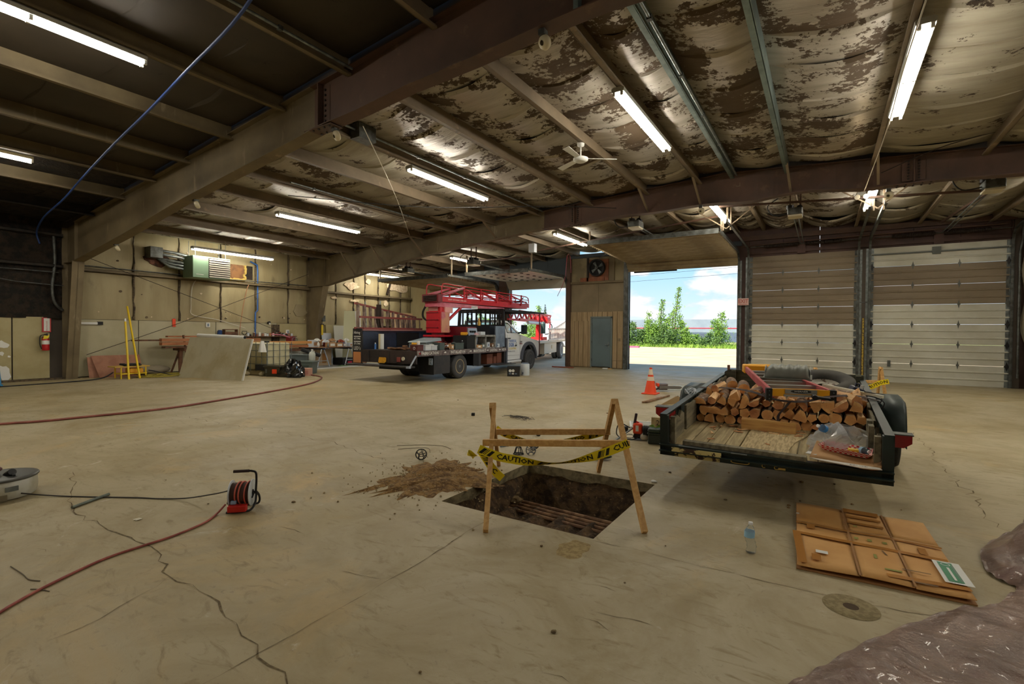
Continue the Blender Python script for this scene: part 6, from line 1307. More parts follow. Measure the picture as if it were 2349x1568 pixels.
# grille, number plate and green box by the trailer
gr = thing('wire_grille', 'white slatted grille lying on the floor behind the trimmer', 'grille', (-2.36, 7.85, 0), rz=.35)
b = B(); 
for (x0, x1, y0, y1) in ((-.3, .3, -.28, -.25), (-.3, .3, .25, .28), (-.3, -.27, -.28, .28), (.27, .3, -.28, .28)): b.bb(x0, x1, y0, y1, .01, .035)
b.obj('rim', M_white, gr)
for k in range(7):
    b = B(); y = -.22 + k * .07; b.bb(-.28, .28, y, y + .025, .012, .03); b.obj('bar', M_white, gr)
o = thing('number_plate', 'old beige plate numbered 22 propped by the trailer corner', 'number plate', (-2.12, 7.62, .0), rz=.25, rot=(-.25, 0, .25)); b = B(); b.bb(-.13, .13, -.004, .004, .03, .2); b.obj('plate', mat('plate_beige', (180, 160, 116), .6, c2=(150, 130, 90), scale=8), o, bevel=.003); text('lettering', '22', .12, frameM((0, -.005, .115), (1, 0, 0), (0, 0, 1)), M_bolt, o, align='CENTER', extrude=.002); b = B(); b.bb(-.02, .02, 0, .05, .0, .12); b.obj('prop', M_bolt, o)
o = thing('green_bin', 'small dark green box with leaves at the rear left trailer post', 'box', (-1.93, 6.72, 0), rz=.2); b = B(); b.bb(-.09, .09, -.08, .08, 0, .13); b.obj('box', mat('bin_green', (40, 48, 38), .6), o, bevel=.01); b = B(); b.bb(-.10, .10, -.09, .09, .13, .15); b.obj('lid', mat('bin_green'), o, bevel=.006); b = B(); b.bb(-.1, .08, -.09, .07, .15, .21); b.obj('bag', M_gg, o, bevel=.03, seg=2)
b = B()
for k in range(9): a = k * .7; b.add([(0, 0, .21), (.05 * math.cos(a), .05 * math.sin(a), .25), (.09 * math.cos(a + .15), .09 * math.sin(a + .15), .23)], [(0, 1, 2)])
b.obj('leaves', M_leaf, o)
# ------------------------------------------------------------------ sign company truck with the red crane
M_tred = mat('crane_red', (196, 34, 44), 0.4, c2=(176, 30, 42), scale=2, c3=(206, 130, 134), scale3=1.3, lo3=.62, hi3=.74)
M_tredd = mat('crane_dark_red', (112, 24, 34), 0.45); M_truckw = mat('truck_white', (222, 226, 230), 0.25, coat=.4); M_bedblk = mat('bed_black', (34, 34, 38), 0.5, c2=(50, 46, 44), scale=4)
M_navy = mat('box_navy', (40, 52, 74), 0.4, c2=(24, 30, 44), scale=2.2); M_edge = mat('edge_worn', (112, 100, 98), 0.5, c2=(70, 56, 58), scale=7, c3=(160, 150, 146), scale3=4, lo3=.58, hi3=.66)
M_glass = mat('car_glass', (170, 200, 210), 0.02, trans=.9, ior=1.1, alpha=.45); M_dark = mat('dark_void', (14, 15, 18), .8); M_flare = mat('flare_grey', (74, 78, 88), .5); M_bluegrey = mat('panel_bluegrey', (120, 136, 156), .4, c2=(98, 112, 132), scale=3)
M_tyre2 = mat('truck_tyre', (62, 63, 66), .85); M_rimtan = mat('rim_tan', (176, 156, 116), .5)
TK = thing('sign_truck', 'white flatbed work truck with red crane boom, tools on its bed', 'truck', (-11.0, 12.70, 0), rz=math.radians(2.4))
def P(name, b, m, parent=TK, **k): return b.obj(name, m, parent, **k)
wheel_parts(TK, Vector((1.03, -.30, .39)), 1, .39, .25, .58, rim_m=M_rimtan, hub_m=M_galv, tyre_m=M_tyre2)
wheel_parts(TK, Vector((.74, -.30, .39)), 1, .39, .24, .58, rim_m=M_rimtan, tyre_m=M_tyre2); wheel_parts(TK, Vector((-1.03, -.30, .39)), -1, .39, .25, .58, rim_m=M_rimtan, tyre_m=M_tyre2); wheel_parts(TK, Vector((-.74, -.30, .39)), -1, .39, .24, .58, rim_m=M_rimtan, tyre_m=M_tyre2)
wheel_parts(TK, Vector((1.0, 4.58, .40)), 1, .40, .26, .60, rim_m=M_galv, hub_m=M_galv, tyre_m=M_tyre2); wheel_parts(TK, Vector((-1.0, 4.58, .40)), -1, .40, .26, .60, rim_m=M_galv, tyre_m=M_tyre2)
b = B(); b.bb(-1.02, 1.16, -2.38, 2.62, .86, .925); b.bb(-.45, -.33, -2.3, 5.2, .52, .80); b.bb(.33, .45, -2.3, 5.2, .52, .80); P('bed_deck', b, M_bedblk)
b = B(); b.bb(1.16, 1.19, -2.40, 2.64, .775, .935); P('bed_edge', b, M_edge)
Mt = lambda y, z: frameM((1.192, y, z), (0, 1, 0), (0, 0, 1))
for wd, y, s in (('FABRICATION', -2.24, 1.0), ('INSTALLATION', -.86, .92), ('MAINTENANCE', .38, .88), ('LIGHTING', 1.40, .85), ('NEON', 2.18, 1.0)): text('edge_lettering', wd, .125, Mt(y, .855), M_white, TK, extrude=.001, sx=s * .98, bold=.0015)
for y in (-1.14, .22, 1.25, 2.06):
    b = B(); b.bb(1.19, 1.194, y - .06, y + .05, .845, .865); b.bb(1.19, 1.194, y - .02, y + .04, .865, .885); P('edge_emblem', b, M_white)
b = B(); b.cyl((1.185, -2.31, .86), (1.20, -2.31, .86), .03, n=10); P('side_marker', b, M_red)
b = B(); b.cyl((1.185, 2.56, .86), (1.20, 2.56, .86), .02, n=10); P('side_marker', b, M_red)
# tail: apron, bumper, lamps, plate
b = B(); b.bb(-1.0, 1.14, -2.40, -2.36, .56, .93); P('rear_apron', b, mat('apron_black', (40, 34, 34), .5, c2=(56, 44, 42), scale=4))
for x in (-.72, .10):
    b = B(); b.bb(x - .02, x + .02, -2.42, -2.39, .56, .90); P('rear_post', b, M_bedblk)
b = B(); b.bb(-1.45, 1.10, -2.66, -2.40, .455, .505); P('step_bumper', b, M_bedblk, bevel=.008); b = B(); b.bb(-.62, -.02, -2.67, -2.655, .485, .50); P('reflector_strip', b, M_edge)
b = B(); b.beam((1.14, -2.40, .80), (1.06, -2.58, .48), .035, .035); P('bumper_stay', b, mat('stay_bluegrey', (150, 160, 178), .4)); b = B(); b.bb(1.0, 1.12, -2.67, -2.6, .45, .51); P('bumper_bracket', b, mat('stay_bluegrey'))
b = B(); b.prism([(-.30, .55), (-.06, .55), (.0, .60), (.0, .70), (-.04, .72), (-.27, .72), (-.30, .63)], -2.43, -2.415, lambda u, v, w: (u, w, v)); P('number_plate', b, mat('plate_yellow', (226, 166, 40), .5, c2=(206, 146, 30), scale=12))
b = B(); b.bb(.42, .56, -2.43, -2.40, .60, .74); P('tail_lamp', b, mat('lamp_brick', (140, 66, 60), .4), bevel=.006); b = B(); b.cyl((.66, -2.40, .70), (.66, -2.43, .70), .055, n=16); P('reverse_lamp', b, mat('lamp_cream', (206, 200, 176), .3))
b = B(); b.bb(1.06, 1.17, -1.62, -.86, .20, .775); b2 = B(); b2.bb(.92, 1.18, -1.66, -1.60, .22, .80); b2.bb(1.172, 1.18, -1.6, -.88, .22, .77); P('mud_flap', b2, M_bedblk)
b = B(); b.bb(.62, 1.18, -1.67, -1.655, .21, .78); P('mud_flap', b, M_dark); b = B(); b.bb(1.0, 1.14, -1.69, -1.672, .50, .70); P('paper_notice', b, mat('notice_bluewhite', (190, 204, 222), .6, c2=(110, 130, 160), scale=30))
b = B(); b.bb(-1.0, .62, -1.70, -1.64, .30, .78); P('rear_valance', b, M_dark)
# long left hand tool box
b = B(); b.bb(-1.40, -1.02, -2.36, 2.55, .92, 1.50); P('side_box', b, M_navy); b = B(); b.bb(-1.42, -.98, -2.38, 2.58, 1.50, 1.535); P('box_lid', b, mat('lid_pinkgrey', (150, 110, 112), .5))
b = B(); b.bb(-1.42, -1.01, -2.40, -2.362, .50, 1.40); P('box_end', b, M_bedblk); b = B(); b.bb(-1.40, -1.02, -2.41, -2.38, 1.38, 1.57); P('box_end', b, M_bedblk)
Mr = lambda x, z: frameM((x, -2.405, z), (1, 0, 0), (0, 0, 1))
for wd, z, s in (('Hiring', 1.44, .125), ('457-7446', 1.255, .085), ('371-7446', 1.10, .085), ("LED's", .96, .15)):
    text('box_lettering', wd, s, Mr(-1.215, z) if wd != 'Hiring' else frameM((-1.215, -2.415, z), (1, 0, 0), (0, 0, 1)), M_white, TK, align='CENTER', extrude=.001, sx=.86, bold=.001)
for z in (1.325, 1.17):
    b = B(); b.bb(-1.36, -1.07, -2.404, -2.401, z - .012, z + .012); P('box_rule', b, M_white)
b = B(); b.bb(-1.37, -1.06, -2.415, -2.40, .52, .85); P('box_card', b, mat('card_orange', (196, 130, 78), .7))
b = B(); b.bb(-1.05, -.86, -2.39, -2.36, .52, .84); P('paper_bag', b, mat('bag_brown', (166, 128, 96), .8)); b = B(); b.beam((-.96, -2.30, 1.0), (-.96, -2.30, 1.04), .2, .2); b = B(); b.bb(-1.01, -.995, -.9, .2, 1.0, 1.45); P('box_panel', b, M_dark)
# turret and pedestal
b = B(); b.bb(-.30, .30, -.26, .24, 1.45, 2.16); P('turret', b, M_tred, bevel=.01)
b = B(); b.bb(.302, .32, -.22, .22, 1.46, 2.14); P('turret_cover', b, mat('cover_faded', (206, 150, 120), .45, c2=(190, 100, 120), scale=2.5))
for z in (1.62, 1.88, 2.12):
    b = B(); b.cyl((-.29, -.27, z), (.20, -.27, z), .012, n=6); b.cyl((.2, -.29, z), (.2, -.255, z), .025, n=8); P('turret_pipe', b, M_tredd)
b = B(); b.bb(-.36, .40, -.34, .38, 1.32, 1.38); P('turret_plate', b, M_tred); b = B(); b.cyl((0, 0, .93), (0, 0, 1.44), .22, n=20); P('pedestal', b, M_tredd)
b = B(); b.bb(.08, .24, -.30, -.14, .93, 1.32); P('pedestal_post', b, M_tred)
for sx, sy in ((1, 1), (1, -1), (-1, 1), (-1, -1)):
    b = B(); b.prism([(0.05, 1.32), (.52, .93), (0.05, .93)], -.015, .015, lambda u, v, w, sx=sx, sy=sy: (sx * u * .8 - sy * w, sy * u * .72 + sx * w, v)); P('gusset', b, M_tredd)
b = B(); b.bb(-.24, .24, -.2, .2, 2.16, 2.32); P('turret_neck', b, M_tred); b = B(); b.bb(-.22, .16, -.215, -.205, 2.18, 2.30); P('neck_plate', b, mat('plate_pink', (224, 160, 156), .4)); b = B(); b.bb(.18, .30, .0, .42, 2.12, 2.32); P('neck_side', b, mat('plate_pink'))
b = B(); b.tube(smooth_path([(-.30, -.1, 1.80), (-.52, -.15, 1.95), (-.55, -.15, 2.15), (-.42, -.15, 2.36)], 5), .02, 6); b.tube(smooth_path([(-.30, -.12, 1.84), (-.46, -.17, 1.96), (-.49, -.17, 2.15), (-.36, -.17, 2.36)], 5), .018, 6); P('hydraulic_hose', b, M_black)
b = B(); b.cyl((.22, .3, 1.9), (.22, 1.0, 2.34), .05, n=12); P('lift_cylinder', b, M_tred)
# boom and its walkway
b = B(); b.hexa([(-.26, -.36, 2.31), (.26, -.36, 2.31), (.26, 3.9, 2.40), (-.26, 3.9, 2.40), (-.26, -.36, 2.47), (.26, -.36, 2.47), (.26, 3.9, 2.46), (-.26, 3.9, 2.46)]); P('lower_boom', b, mat('boom_pink', (206, 128, 146), .4, c2=(186, 60, 80), scale=.9))
b = B(); b.hexa([(-.30, -.22, 2.48), (.30, -.22, 2.48), (.30, 5.75, 2.50), (-.30, 5.75, 2.50), (-.30, -.22, 2.66), (.30, -.22, 2.66), (.30, 5.75, 2.72), (-.30, 5.75, 2.72)]); P('upper_boom', b, M_tred)
b = B(); b.bb(.302, .308, .15, 1.2, 2.55, 2.60); P('worn_lettering', b, mat('worn_pink', (226, 178, 176), .5, c2=(206, 90, 100), scale=24)); b = B(); b.bb(.262, .27, 1.58, 1.98, 2.33, 2.43); P('boom_sign', b, M_white)
text('boom_lettering', 'ELLIOTT', .085, frameM((.272, 1.60, 2.38), (0, 1, 0), (0, 0, 1)), M_bluegrey, TK, extrude=.001, sx=.9)
b = B(); b.bb(-.34, .34, -.42, -.2, 2.46, 2.72); P('boom_heel', b, M_tredd); b = B()
for k in range(4): b.tube([(-.28, -.44, 2.5 + .05 * k), (.28, -.44, 2.52 + .05 * k)], .018, 6)
P('heel_hose', b, M_bolt); b = B(); b.bb(-.3, .3, 5.75, 5.95, 2.56, 2.74); P('boom_tip', b, M_tred)
for sx in (-.32, .32):
    b = B(); pts = smooth_path([(sx, -.22, 2.66), (sx, -.20, 3.0), (sx, -.05, 3.08), (sx, .4, 3.07)], 4) + [Vector((sx, 2.4, 3.06)), Vector((sx, 5.5, 3.02))] + smooth_path([(sx, 5.6, 3.02), (sx, 5.82, 2.95), (sx, 5.85, 2.75)], 4); b.tube(pts, .02, 6); b.tube([(sx, 1.0, 2.86), (sx, 5.8, 2.88)], .015, 5); P('guard_rail', b, M_tred)
    for y in (1.05, 2.1, 3.2, 4.35, 5.2):
        b = B(); b.beam((sx, y, 2.62), (sx, y, 3.06), .05, .04); P('rail_post', b, M_tred)
    for y0, y1 in ((-.18, 1.05),):
        for dz in (0, .1):
            b = B(); b.beam((sx, y0, 2.68 + dz * .6), (sx, y1, 3.02 + dz * .2), .04, .035); P('ladder_stile', b, mat('boom_pink'))
    for y0, y1 in ((1.15, 2.1), (2.15, 3.2), (3.3, 4.35), (4.4, 5.7)):
        b = B(); b.beam((sx, y0, 2.98), (sx, y1, 2.74), .035, .035); P('rail_brace', b, M_tred)
for y in [1.4 + .38 * k for k in range(11)]:
    b = B(); b.cyl((-.32, y, 2.78), (.32, y, 2.78), .014, n=6); P('walkway_rung', b, M_tred)
b = B(); b.tube([(-.25, 5.2, 2.80), (.25, 5.3, 2.82), (.28, 5.75, 2.80), (-.28, 5.75, 2.80)], .02, 6, closed=True); b.beam((.2, 5.2, 2.78), (.2, 5.6, 2.98), .03, .03); P('tip_gear', b, M_bolt)
# welder and cabinets
b = B(); b.bb(-.1, .92, .36, .95, .93, 1.66); P('welder_case', b, mat('welder_maroon', (112, 22, 36), .4), bevel=.012); b = B(); b.prism([(.95, 1.0), (1.0, 1.3), (.95, 1.62), (.92, 1.62), (.92, 1.0)], .40, .92, lambda u, v, w: (u, w, v)); P('welder_panel', b, mat('welder_panel', (150, 164, 186), .4))
for y, z in ((.5, 1.5), (.62, 1.5), (.74, 1.5), (.5, 1.36), (.66, 1.34), (.8, 1.36), (.6, 1.2)):
    b = B(); b.cyl((.96, y, z), (1.02, y, z), .035, n=10); P('welder_dial', b, M_dark)
b = B(); b.tube([(.2 + .05 * math.cos(a), .352, 1.52 + .05 * math.sin(a)) for a in [2 * PI * k / 16 for k in range(16)]], .005, 4, closed=True); b.bb(.165, .235, .35, .356, 1.515, 1.525); P('welder_emblem', b, mat('plate_pink'))
b = B(); b.bb(.55, 1.12, .10, .57, .93, 1.37); P('black_cabinet', b, M_dark, bevel=.008)
b = B()
for y0, y1 in ((.57, .62), (1.19, 1.24), (1.80, 1.85)): b.bb(.60, 1.14, y0, y1, .93, 1.39)
b.bb(.6, 1.14, .57, 1.85, 1.33, 1.39); b.bb(.6, 1.14, .57, 1.85, .93, .965); b.bb(.60, .62, .57, 1.85, .93, 1.39); P('shelf_cabinet', b, mat('cabinet_worn', (150, 150, 146), .5, c2=(110, 108, 104), scale=8))
b = B(); b.bb(.625, .64, .62, 1.80, .965, 1.33); P('cabinet_back', b, M_dark); b = B(); b.bb(-1.0, .85, 1.9, 2.35, .93, 1.72); P('headboard_box', b, mat('navy_black', (26, 30, 40), .5))
b = B(); b.bb(1.10, 1.14, 1.86, 2.48, .96, 1.71); b.bb(1.14, 1.15, 1.88, 2.46, 1.32, 1.34); P('side_panel', b, M_bluegrey)
b = B(); b.bb(1.10, 1.20, 2.50, 2.60, .36, 1.28); b.bb(1.0, 1.2, 2.5, 2.6, .76, .80); P('bed_stanchion', b, M_flare)
# headache rack and the rack above the cab
b = B()
for s in (-1, 1): b.beam((s * 1.06, 2.58, .93), (s * .98, 2.60, 2.34), .10, .08)
b.beam((-1.0, 2.6, 2.33), (1.0, 2.6, 2.33), .07, .07); b.beam((-1.0, 2.6, 2.24), (1.0, 2.6, 2.24), .04, .05); b.beam((-1.0, 2.6, 1.74), (1.0, 2.6, 1.74), .05, .06); P('headache_frame', b, M_blackmetal)
for k in range(9):
    x = -.84 + .21 * k; b = B(); b.beam((x, 2.6, 1.74), (x, 2.6, 2.30), .05, .045); P('headache_bar', b, M_blackmetal)
b = B(); b.beam((.4, 2.6, 2.02), (1.0, 2.6, 2.02), .04, .04); P('headache_bar', b, M_blackmetal)
for x0 in (-.45, -.05):
    b = B(); b.tube([(x0 + .09 * math.cos(k * .5), 2.52, 2.0 + .17 * math.sin(k * .5) + .006 * k) for k in range(26)], .016, 5); P('coiled_hose', b, M_black)
for s in (-1, 1):
    b = B(); b.beam((s * 1.05, 2.6, 2.30), (s * 1.05, 5.9, 2.30), .05, .07); P('cab_rack_rail', b, M_blackmetal)
for k in range(9):
    y = 2.7 + .39 * k; b = B(); b.bb(-1.05, 1.05, y - .02, y + .02, 2.29, 2.33); P('cab_rack_bar', b, M_blackmetal)
b = B(); b.bb(-1.0, .9, 2.75, 5.6, 2.335, 2.36); P('rack_load', b, M_galvdark)
b = B(); b.cyl((1.16, 5.27, .55), (1.16, 5.27, 2.29), .022, n=8); P('rack_post', b, mat('post_maroon', (74, 44, 44), .5)); b = B(); b.cyl((-1.16, 5.27, .55), (-1.16, 5.27, 2.29), .022, n=8); P('rack_post', b, mat('post_maroon'))
# cab
prof = [(2.66, .44), (3.93, .44), (4.0, .60), (4.12, .82), (4.30, .97), (4.58, 1.03), (4.86, .97), (5.04, .82), (5.14, .62), (5.16, .52), (5.50, .50), (5.56, .70), (5.54, 1.02), (5.42, 1.16), (4.6, 1.28), (3.95, 1.40), (2.66, 1.42)]
b = B(); b.prism(prof, .88, 1.0, lambda u, v, w: (w, u, v)); P('body_side', b, M_truckw, bevel=.02, seg=2); b = B(); b.prism(prof, -1.0, -.88, lambda u, v, w: (w, u, v)); P('body_side', b, M_truckw)
b = B(); b.prism([(2.66, .50), (3.9, .5), (3.9, 1.05), (5.5, 1.05), (5.54, 1.02), (5.42, 1.17), (4.6, 1.30), (3.95, 1.42), (2.66, 1.42)], -.89, .89, lambda u, v, w: (w, u, v)); P('hood', b, M_truckw)
b = B(); b.bb(-.9, .9, 5.3, 5.6, .42, 1.05); P('grille', b, M_flare, bevel=.02)
def cabp(x, y, z): return (x, y, z)
gh = lambda s, dx=0: [(s * (.98 + dx), 2.78, 1.42), (s * (.98 + dx), 3.95, 1.42), (s * (.80 + dx), 3.22, 1.92), (s * (.82 + dx), 2.72, 1.92)]
b = B()
for s in (-1, 1):
    o_ = gh(s); win = [(s * .955, 2.95, 1.47), (s * .955, 3.74, 1.46), (s * .835, 3.18, 1.84), (s * .845, 2.93, 1.86)]
    b.add(o_ + win, [(0, 1, 5, 4), (1, 2, 6, 5), (2, 3, 7, 6), (3, 0, 4, 7)])
    g = B(); g.add([Vector(w) for w in win], [(0, 1, 2, 3)]); P('side_window', g, M_glass)
    g = B(); g.tube([Vector(w) + Vector((s * .006, 0, 0)) for w in win], .014, 5, closed=True); P('window_seal', g, M_black)
L_, R_ = gh(-1), gh(1)
b.add([L_[3], R_[3], R_[2], L_[2], (-.8, 2.95, 1.96), (.8, 2.95, 1.96)], [(0, 1, 5, 4), (4, 5, 2, 3)]); b.add([L_[0], R_[0], R_[3], L_[3], (-.7, 2.77, 1.5), (.7, 2.77, 1.5), (.7, 2.73, 1.85), (-.7, 2.73, 1.85)], [(0, 1, 5, 4), (1, 2, 6, 5), (2, 3, 7, 6), (3, 0, 4, 7)]); P('cab_shell', b, M_truckw)
g = B(); g.add([Vector(L_[1]), Vector(R_[1]), Vector(R_[2]), Vector(L_[2])], [(0, 1, 2, 3)]); P('windscreen', g, M_glass); g = B(); g.add([(-.7, 2.77, 1.5), (.7, 2.77, 1.5), (.7, 2.73, 1.85), (-.7, 2.73, 1.85)], [(0, 1, 2, 3)]); P('rear_window', g, M_glass)
b = B(); b.bb(-.7, .7, 3.0, 3.5, 1.3, 1.44); P('dashboard', b, M_flare); b = B(); b.tube([(.35 + .17 * math.cos(a), 3.12 - .05 * math.sin(a), 1.55 + .16 * math.sin(a)) for a in [2 * PI * k / 18 for k in range(18)]], .014, 5, closed=True); P('steering_wheel', b, M_black)
b = B(); arc = [(4.58 + r_ * math.cos(a), .44 + r_ * 1.0 * math.sin(a)) for r_, rg in ((.56, range(0, 15)), (.68, range(14, -1, -1))) for a in [math.radians(-3 + 186 * k / 14) for k in rg]]
b.prism(arc, .96, 1.08, lambda u, v, w: (w, u, v)); P('wheel_flare', b, M_flare, bevel=.01); b = B(); b.prism(arc, -1.08, -.96, lambda u, v, w: (w, u, v)); P('wheel_flare', b, M_flare)
b = B(); b.bb(.86, 1.05, 2.7, 3.95, .34, .42); P('running_board', b, M_truckw, bevel=.01)
b = B(); b.bb(1.0, 1.006, 2.90, 2.905, .5, 1.4); b.bb(1.0, 1.006, 3.90, 3.905, .62, 1.38); b.bb(1.0, 1.006, 2.90, 3.90, .60, .605); P('door_gap', b, M_flare)
b = B(); b.bb(1.0, 1.03, 2.96, 3.12, 1.24, 1.275); P('door_handle', b, M_black)
b = B(); b.beam((.98, 3.75, 1.46), (1.18, 3.82, 1.50), .05, .06); b.bb(1.10, 1.34, 3.78, 3.86, 1.42, 1.78); P('wing_mirror', b, M_black, bevel=.015)
b = B(); b.bb(1.12, 1.32, 3.772, 3.78, 1.45, 1.75); P('mirror_glass', b, mat('mirror', (120, 130, 136), .05, .9))
Md = lambda y, z: frameM((1.008, y, z), (0, 1, 0), (0, 0, 1)); M_ublue = mat('sign_blue', (30, 96, 176), .4); M_uyel = mat('sign_yellow', (216, 186, 50), .4)
text('door_lettering', 'UNIVERSAL', .15, Md(2.99, 1.15), M_ublue, TK, extrude=.001, sx=.80); text('door_lettering', 'SIGN', .21, Md(3.01, 1.0), M_ublue, TK, extrude=.001, sx=.85, bold=.003); text('door_lettering', '& LIGHTING', .105, Md(3.01, .865), M_uyel, TK, extrude=.001, sx=1.0, bold=.001)
text('door_lettering', '457-7446   371-7446', .07, Md(2.98, .76), M_bluegrey, TK, extrude=.001, sx=.85)
b = B(); b.bb(1.002, 1.008, 3.47, 3.63, .95, .985); b.bb(1.002, 1.008, 3.57, 3.64, .985, 1.01); b.beam((1.005, 3.51, .985), (1.005, 3.61, 1.09), .006, .014); P('door_emblem', b, M_dark)
text('fender_badge', '5500', .10, Md(3.86, 1.11), M_flare, TK, extrude=.002, sx=1.0, bold=.002); b = B(); b.bb(1.002, 1.008, 3.86, 4.08, 1.025, 1.055); P('fender_badge_bar', b, mat('badge_red', (130, 50, 54), .4))
# under-bed boxes
b = B(); b.bb(.45, 1.17, .72, .86, .36, .77); b.bb(.45, 1.17, 2.40, 2.48, .36, .77); b.bb(.45, .50, .86, 2.4, .36, .77); b.bb(.45, 1.17, .72, 2.48, .34, .37); P('under_box', b, M_bedblk); b = B(); b.bb(1.16, 1.18, .40, .72, .36, .77); P('under_panel', b, M_dark)
b = B(); b.bb(1.0, 1.5, 1.4, 2.7, .33, .345); P('drop_door', b, M_bedblk)
for k, (y0, y1, z1) in enumerate(((1.35, 1.75, .72), (1.78, 2.0, .62), (2.02, 2.36, .74))):
    b = B(); b.bb(.62, 1.08, y0, y1, .372, z1); b.bb(1.08, 1.10, y0, y0 + .02, .372, z1); b.bb(1.08, 1.10, y0, y1, z1 - .02, z1); P('stored_box', b, mat('brown_box_wood', (110, 62, 42), .7))
b = B(); b.cyl((-.9, -.3, .39), (.9, -.3, .39), .06, n=10); b.lathe([(.02, -.16), (.17, -.08), (.17, .08), (.02, .16)], Matrix.Translation((0, -.3, .39)) @ Matrix.Rotation(PI / 2, 4, 'Y'), 16); P('rear_axle', b, M_dark)
b = B(); b.cyl((-.6, -1.2, .42), (.2, -1.2, .42), .16, n=18); P('fuel_tank', b, M_dark); b = B(); b.cyl((-.9, 4.58, .4), (.9, 4.58, .4), .05, n=10); P('front_axle', b, M_dark)
# ladders on the left box
TKM = TK.matrix_basis.copy()
def tk(x, y, z): return Matrix.Translation((-11.0, 12.7, 0)) @ Matrix.Rotation(math.radians(2.4), 4, 'Z') @ Vector((x, y, z))
M_lad = mat('ladder_rust', (140, 72, 68), .5); M_rung = mat('ladder_rung', (146, 128, 116), .5, c2=(110, 92, 84), scale=5)
def rack_ladder(label, x, pts_top, pts_bot, n, rw):
    t = thing('extension_ladder', label, 'ladder', tk(x, pts_bot[0][0], pts_bot[0][1]), rz=math.radians(2.4)); y0, z0 = pts_bot[0]
    for nm, pp in (('stile', pts_top), ('stile', pts_bot)):
        b = B(); b.beam((0, pp[0][0] - y0, pp[0][1] - z0), (0, pp[1][0] - y0, pp[1][1] - z0), .05, .06); b.obj(nm, M_lad, t)
    for k in range(n):
        f = (k + .5) / n; a = Vector((0, pts_top[0][0] + (pts_top[1][0] - pts_top[0][0]) * f - y0, pts_top[0][1] + (pts_top[1][1] - pts_top[0][1]) * f - z0)); c = Vector((0, pts_bot[0][0] + (pts_bot[1][0] - pts_bot[0][0]) * f - y0, pts_bot[0][1] + (pts_bot[1][1] - pts_bot[0][1]) * f - z0))
        b = B(); b.beam(a, c, rw, rw * .7, up=(1, 0, 0)); b.obj('rung', M_rung, t)
rack_ladder('rusty red ladder standing on edge on the truck, nearer one', -1.06, [(-2.45, 1.92), (.42, 1.92)], [(-2.3, 1.57), (.42, 1.57)], 12, .035)
rack_ladder('rusty red ladder standing on edge on the truck, tall sloping one behind', -1.28, [(-2.45, 2.34), (.35, 1.98)], [(-2.45, 1.58), (.35, 1.58)], 11, .085)
b = B(); b.bb(-.06, .06, -.05, .05, 0, .80); o = b.obj('ladder_post', M_bolt); o.location = tk(-1.17, -1.55, 1.54); tag(o, 'dark upright post between the ladders on the truck box', 'post')
# things lying on the bed
def bed(name, label, cat, x, y, rz=0, z=.935): return thing(name, label, cat, tk(x, y, z), rz=math.radians(2.4) + rz, group='things on the truck bed')
def boxpart(t, nm, m, sx, sy, z0, z1, bev=.006, cx=0, cy=0): b = B(); b.bb(cx - sx / 2, cx + sx / 2, cy - sy / 2, cy + sy / 2, z0, z1); return b.obj(nm, m, t, bevel=bev)
M_bin = mat('bin_grey', (110, 120, 122), .5); M_binw = mat('bin_white', (206, 214, 222), .4); M_bing = mat('bin_greengrey', (70, 82, 80), .5); M_boxc = mat('small_carton', (176, 136, 96), .8); M_yelt = mat('tool_yellow', (220, 160, 36), .5)
t = bed('storage_tote', 'pale blue-grey storage tote with slanted lid behind the truck tools', 'tote', .28, -1.0, .2); boxpart(t, 'body', M_bin, .62, .95, 0, .22, .02); b = B(); b.hexa([(-.33, -.5, .22), (.33, -.5, .22), (.33, .5, .26), (-.33, .5, .26), (-.31, -.48, .25), (.31, -.48, .25), (.31, .48, .36), (-.31, .48, .36)]); b.obj('lid', mat('lid_bluegrey', (150, 166, 174), .4), t)
t = bed('upright_pipe', 'cream upright tube standing on the truck bed near its tail', 'pipe', -.70, -1.92); b = B(); b.bb(-.06, .06, -.05, .05, 0, .47); b.obj('tube', mat('tube_cream', (214, 200, 158), .5), t); boxpart(t, 'white_side', M_white, .05, .105, .0, .47, .0, .045)
t = bed('drill', 'yellow and black cordless drill lying on the truck bed', 'drill', .45, -1.75, .5); b = B(); b.cyl((0, -.1, .1), (0, .1, .1), .04, n=12); b.obj('body', M_yelt, t); boxpart(t, 'handle', M_black, .04, .05, -.0, .1, .005, 0, .04); b = B(); b.cyl((0, -.1, .1), (0, -.18, .1), .02, n=10); b.obj('chuck', M_blackmetal, t)
t = bed('drill', 'yellow drill standing behind the other one on the truck bed', 'drill', .35, -1.55, 2.1); b = B(); b.cyl((0, -.1, .17), (0, .1, .17), .04, n=12); b.obj('body', M_yelt, t); boxpart(t, 'handle', M_yelt, .04, .05, 0, .16, .005, 0, .04); b = B(); b.cyl((0, -.1, .17), (0, -.16, .17), .02, n=10); b.obj('chuck', M_blackmetal, t)
t = bed('tool_belt', 'tangled brown leather tool belt on the truck bed near its tail', 'tool belt', .15, -2.05)
b = B(); b.tube([(.30 * math.cos(k * .7), .16 * math.sin(k * .9), .035 + .025 * math.sin(k * 1.7)) for k in range(22)], .028, 6); b.obj('belt', mat('leather', (122, 84, 52), .8, c2=(80, 56, 38), scale=12), t); boxpart(t, 'pouch', mat('leather'), .16, .1, 0, .14, .02, .2, .05)
t = bed('spray_can', 'small blue and white spray can near the truck tail', 'can', -.86, -2.0); b = B(); b.cyl((0, 0, 0), (0, 0, .16), .033, n=14); b.obj('can', mat('can_blue', (80, 130, 200), .3), t); b = B(); b.cyl((0, 0, .16), (0, 0, .2), .02, n=12); b.obj('cap', M_white, t)
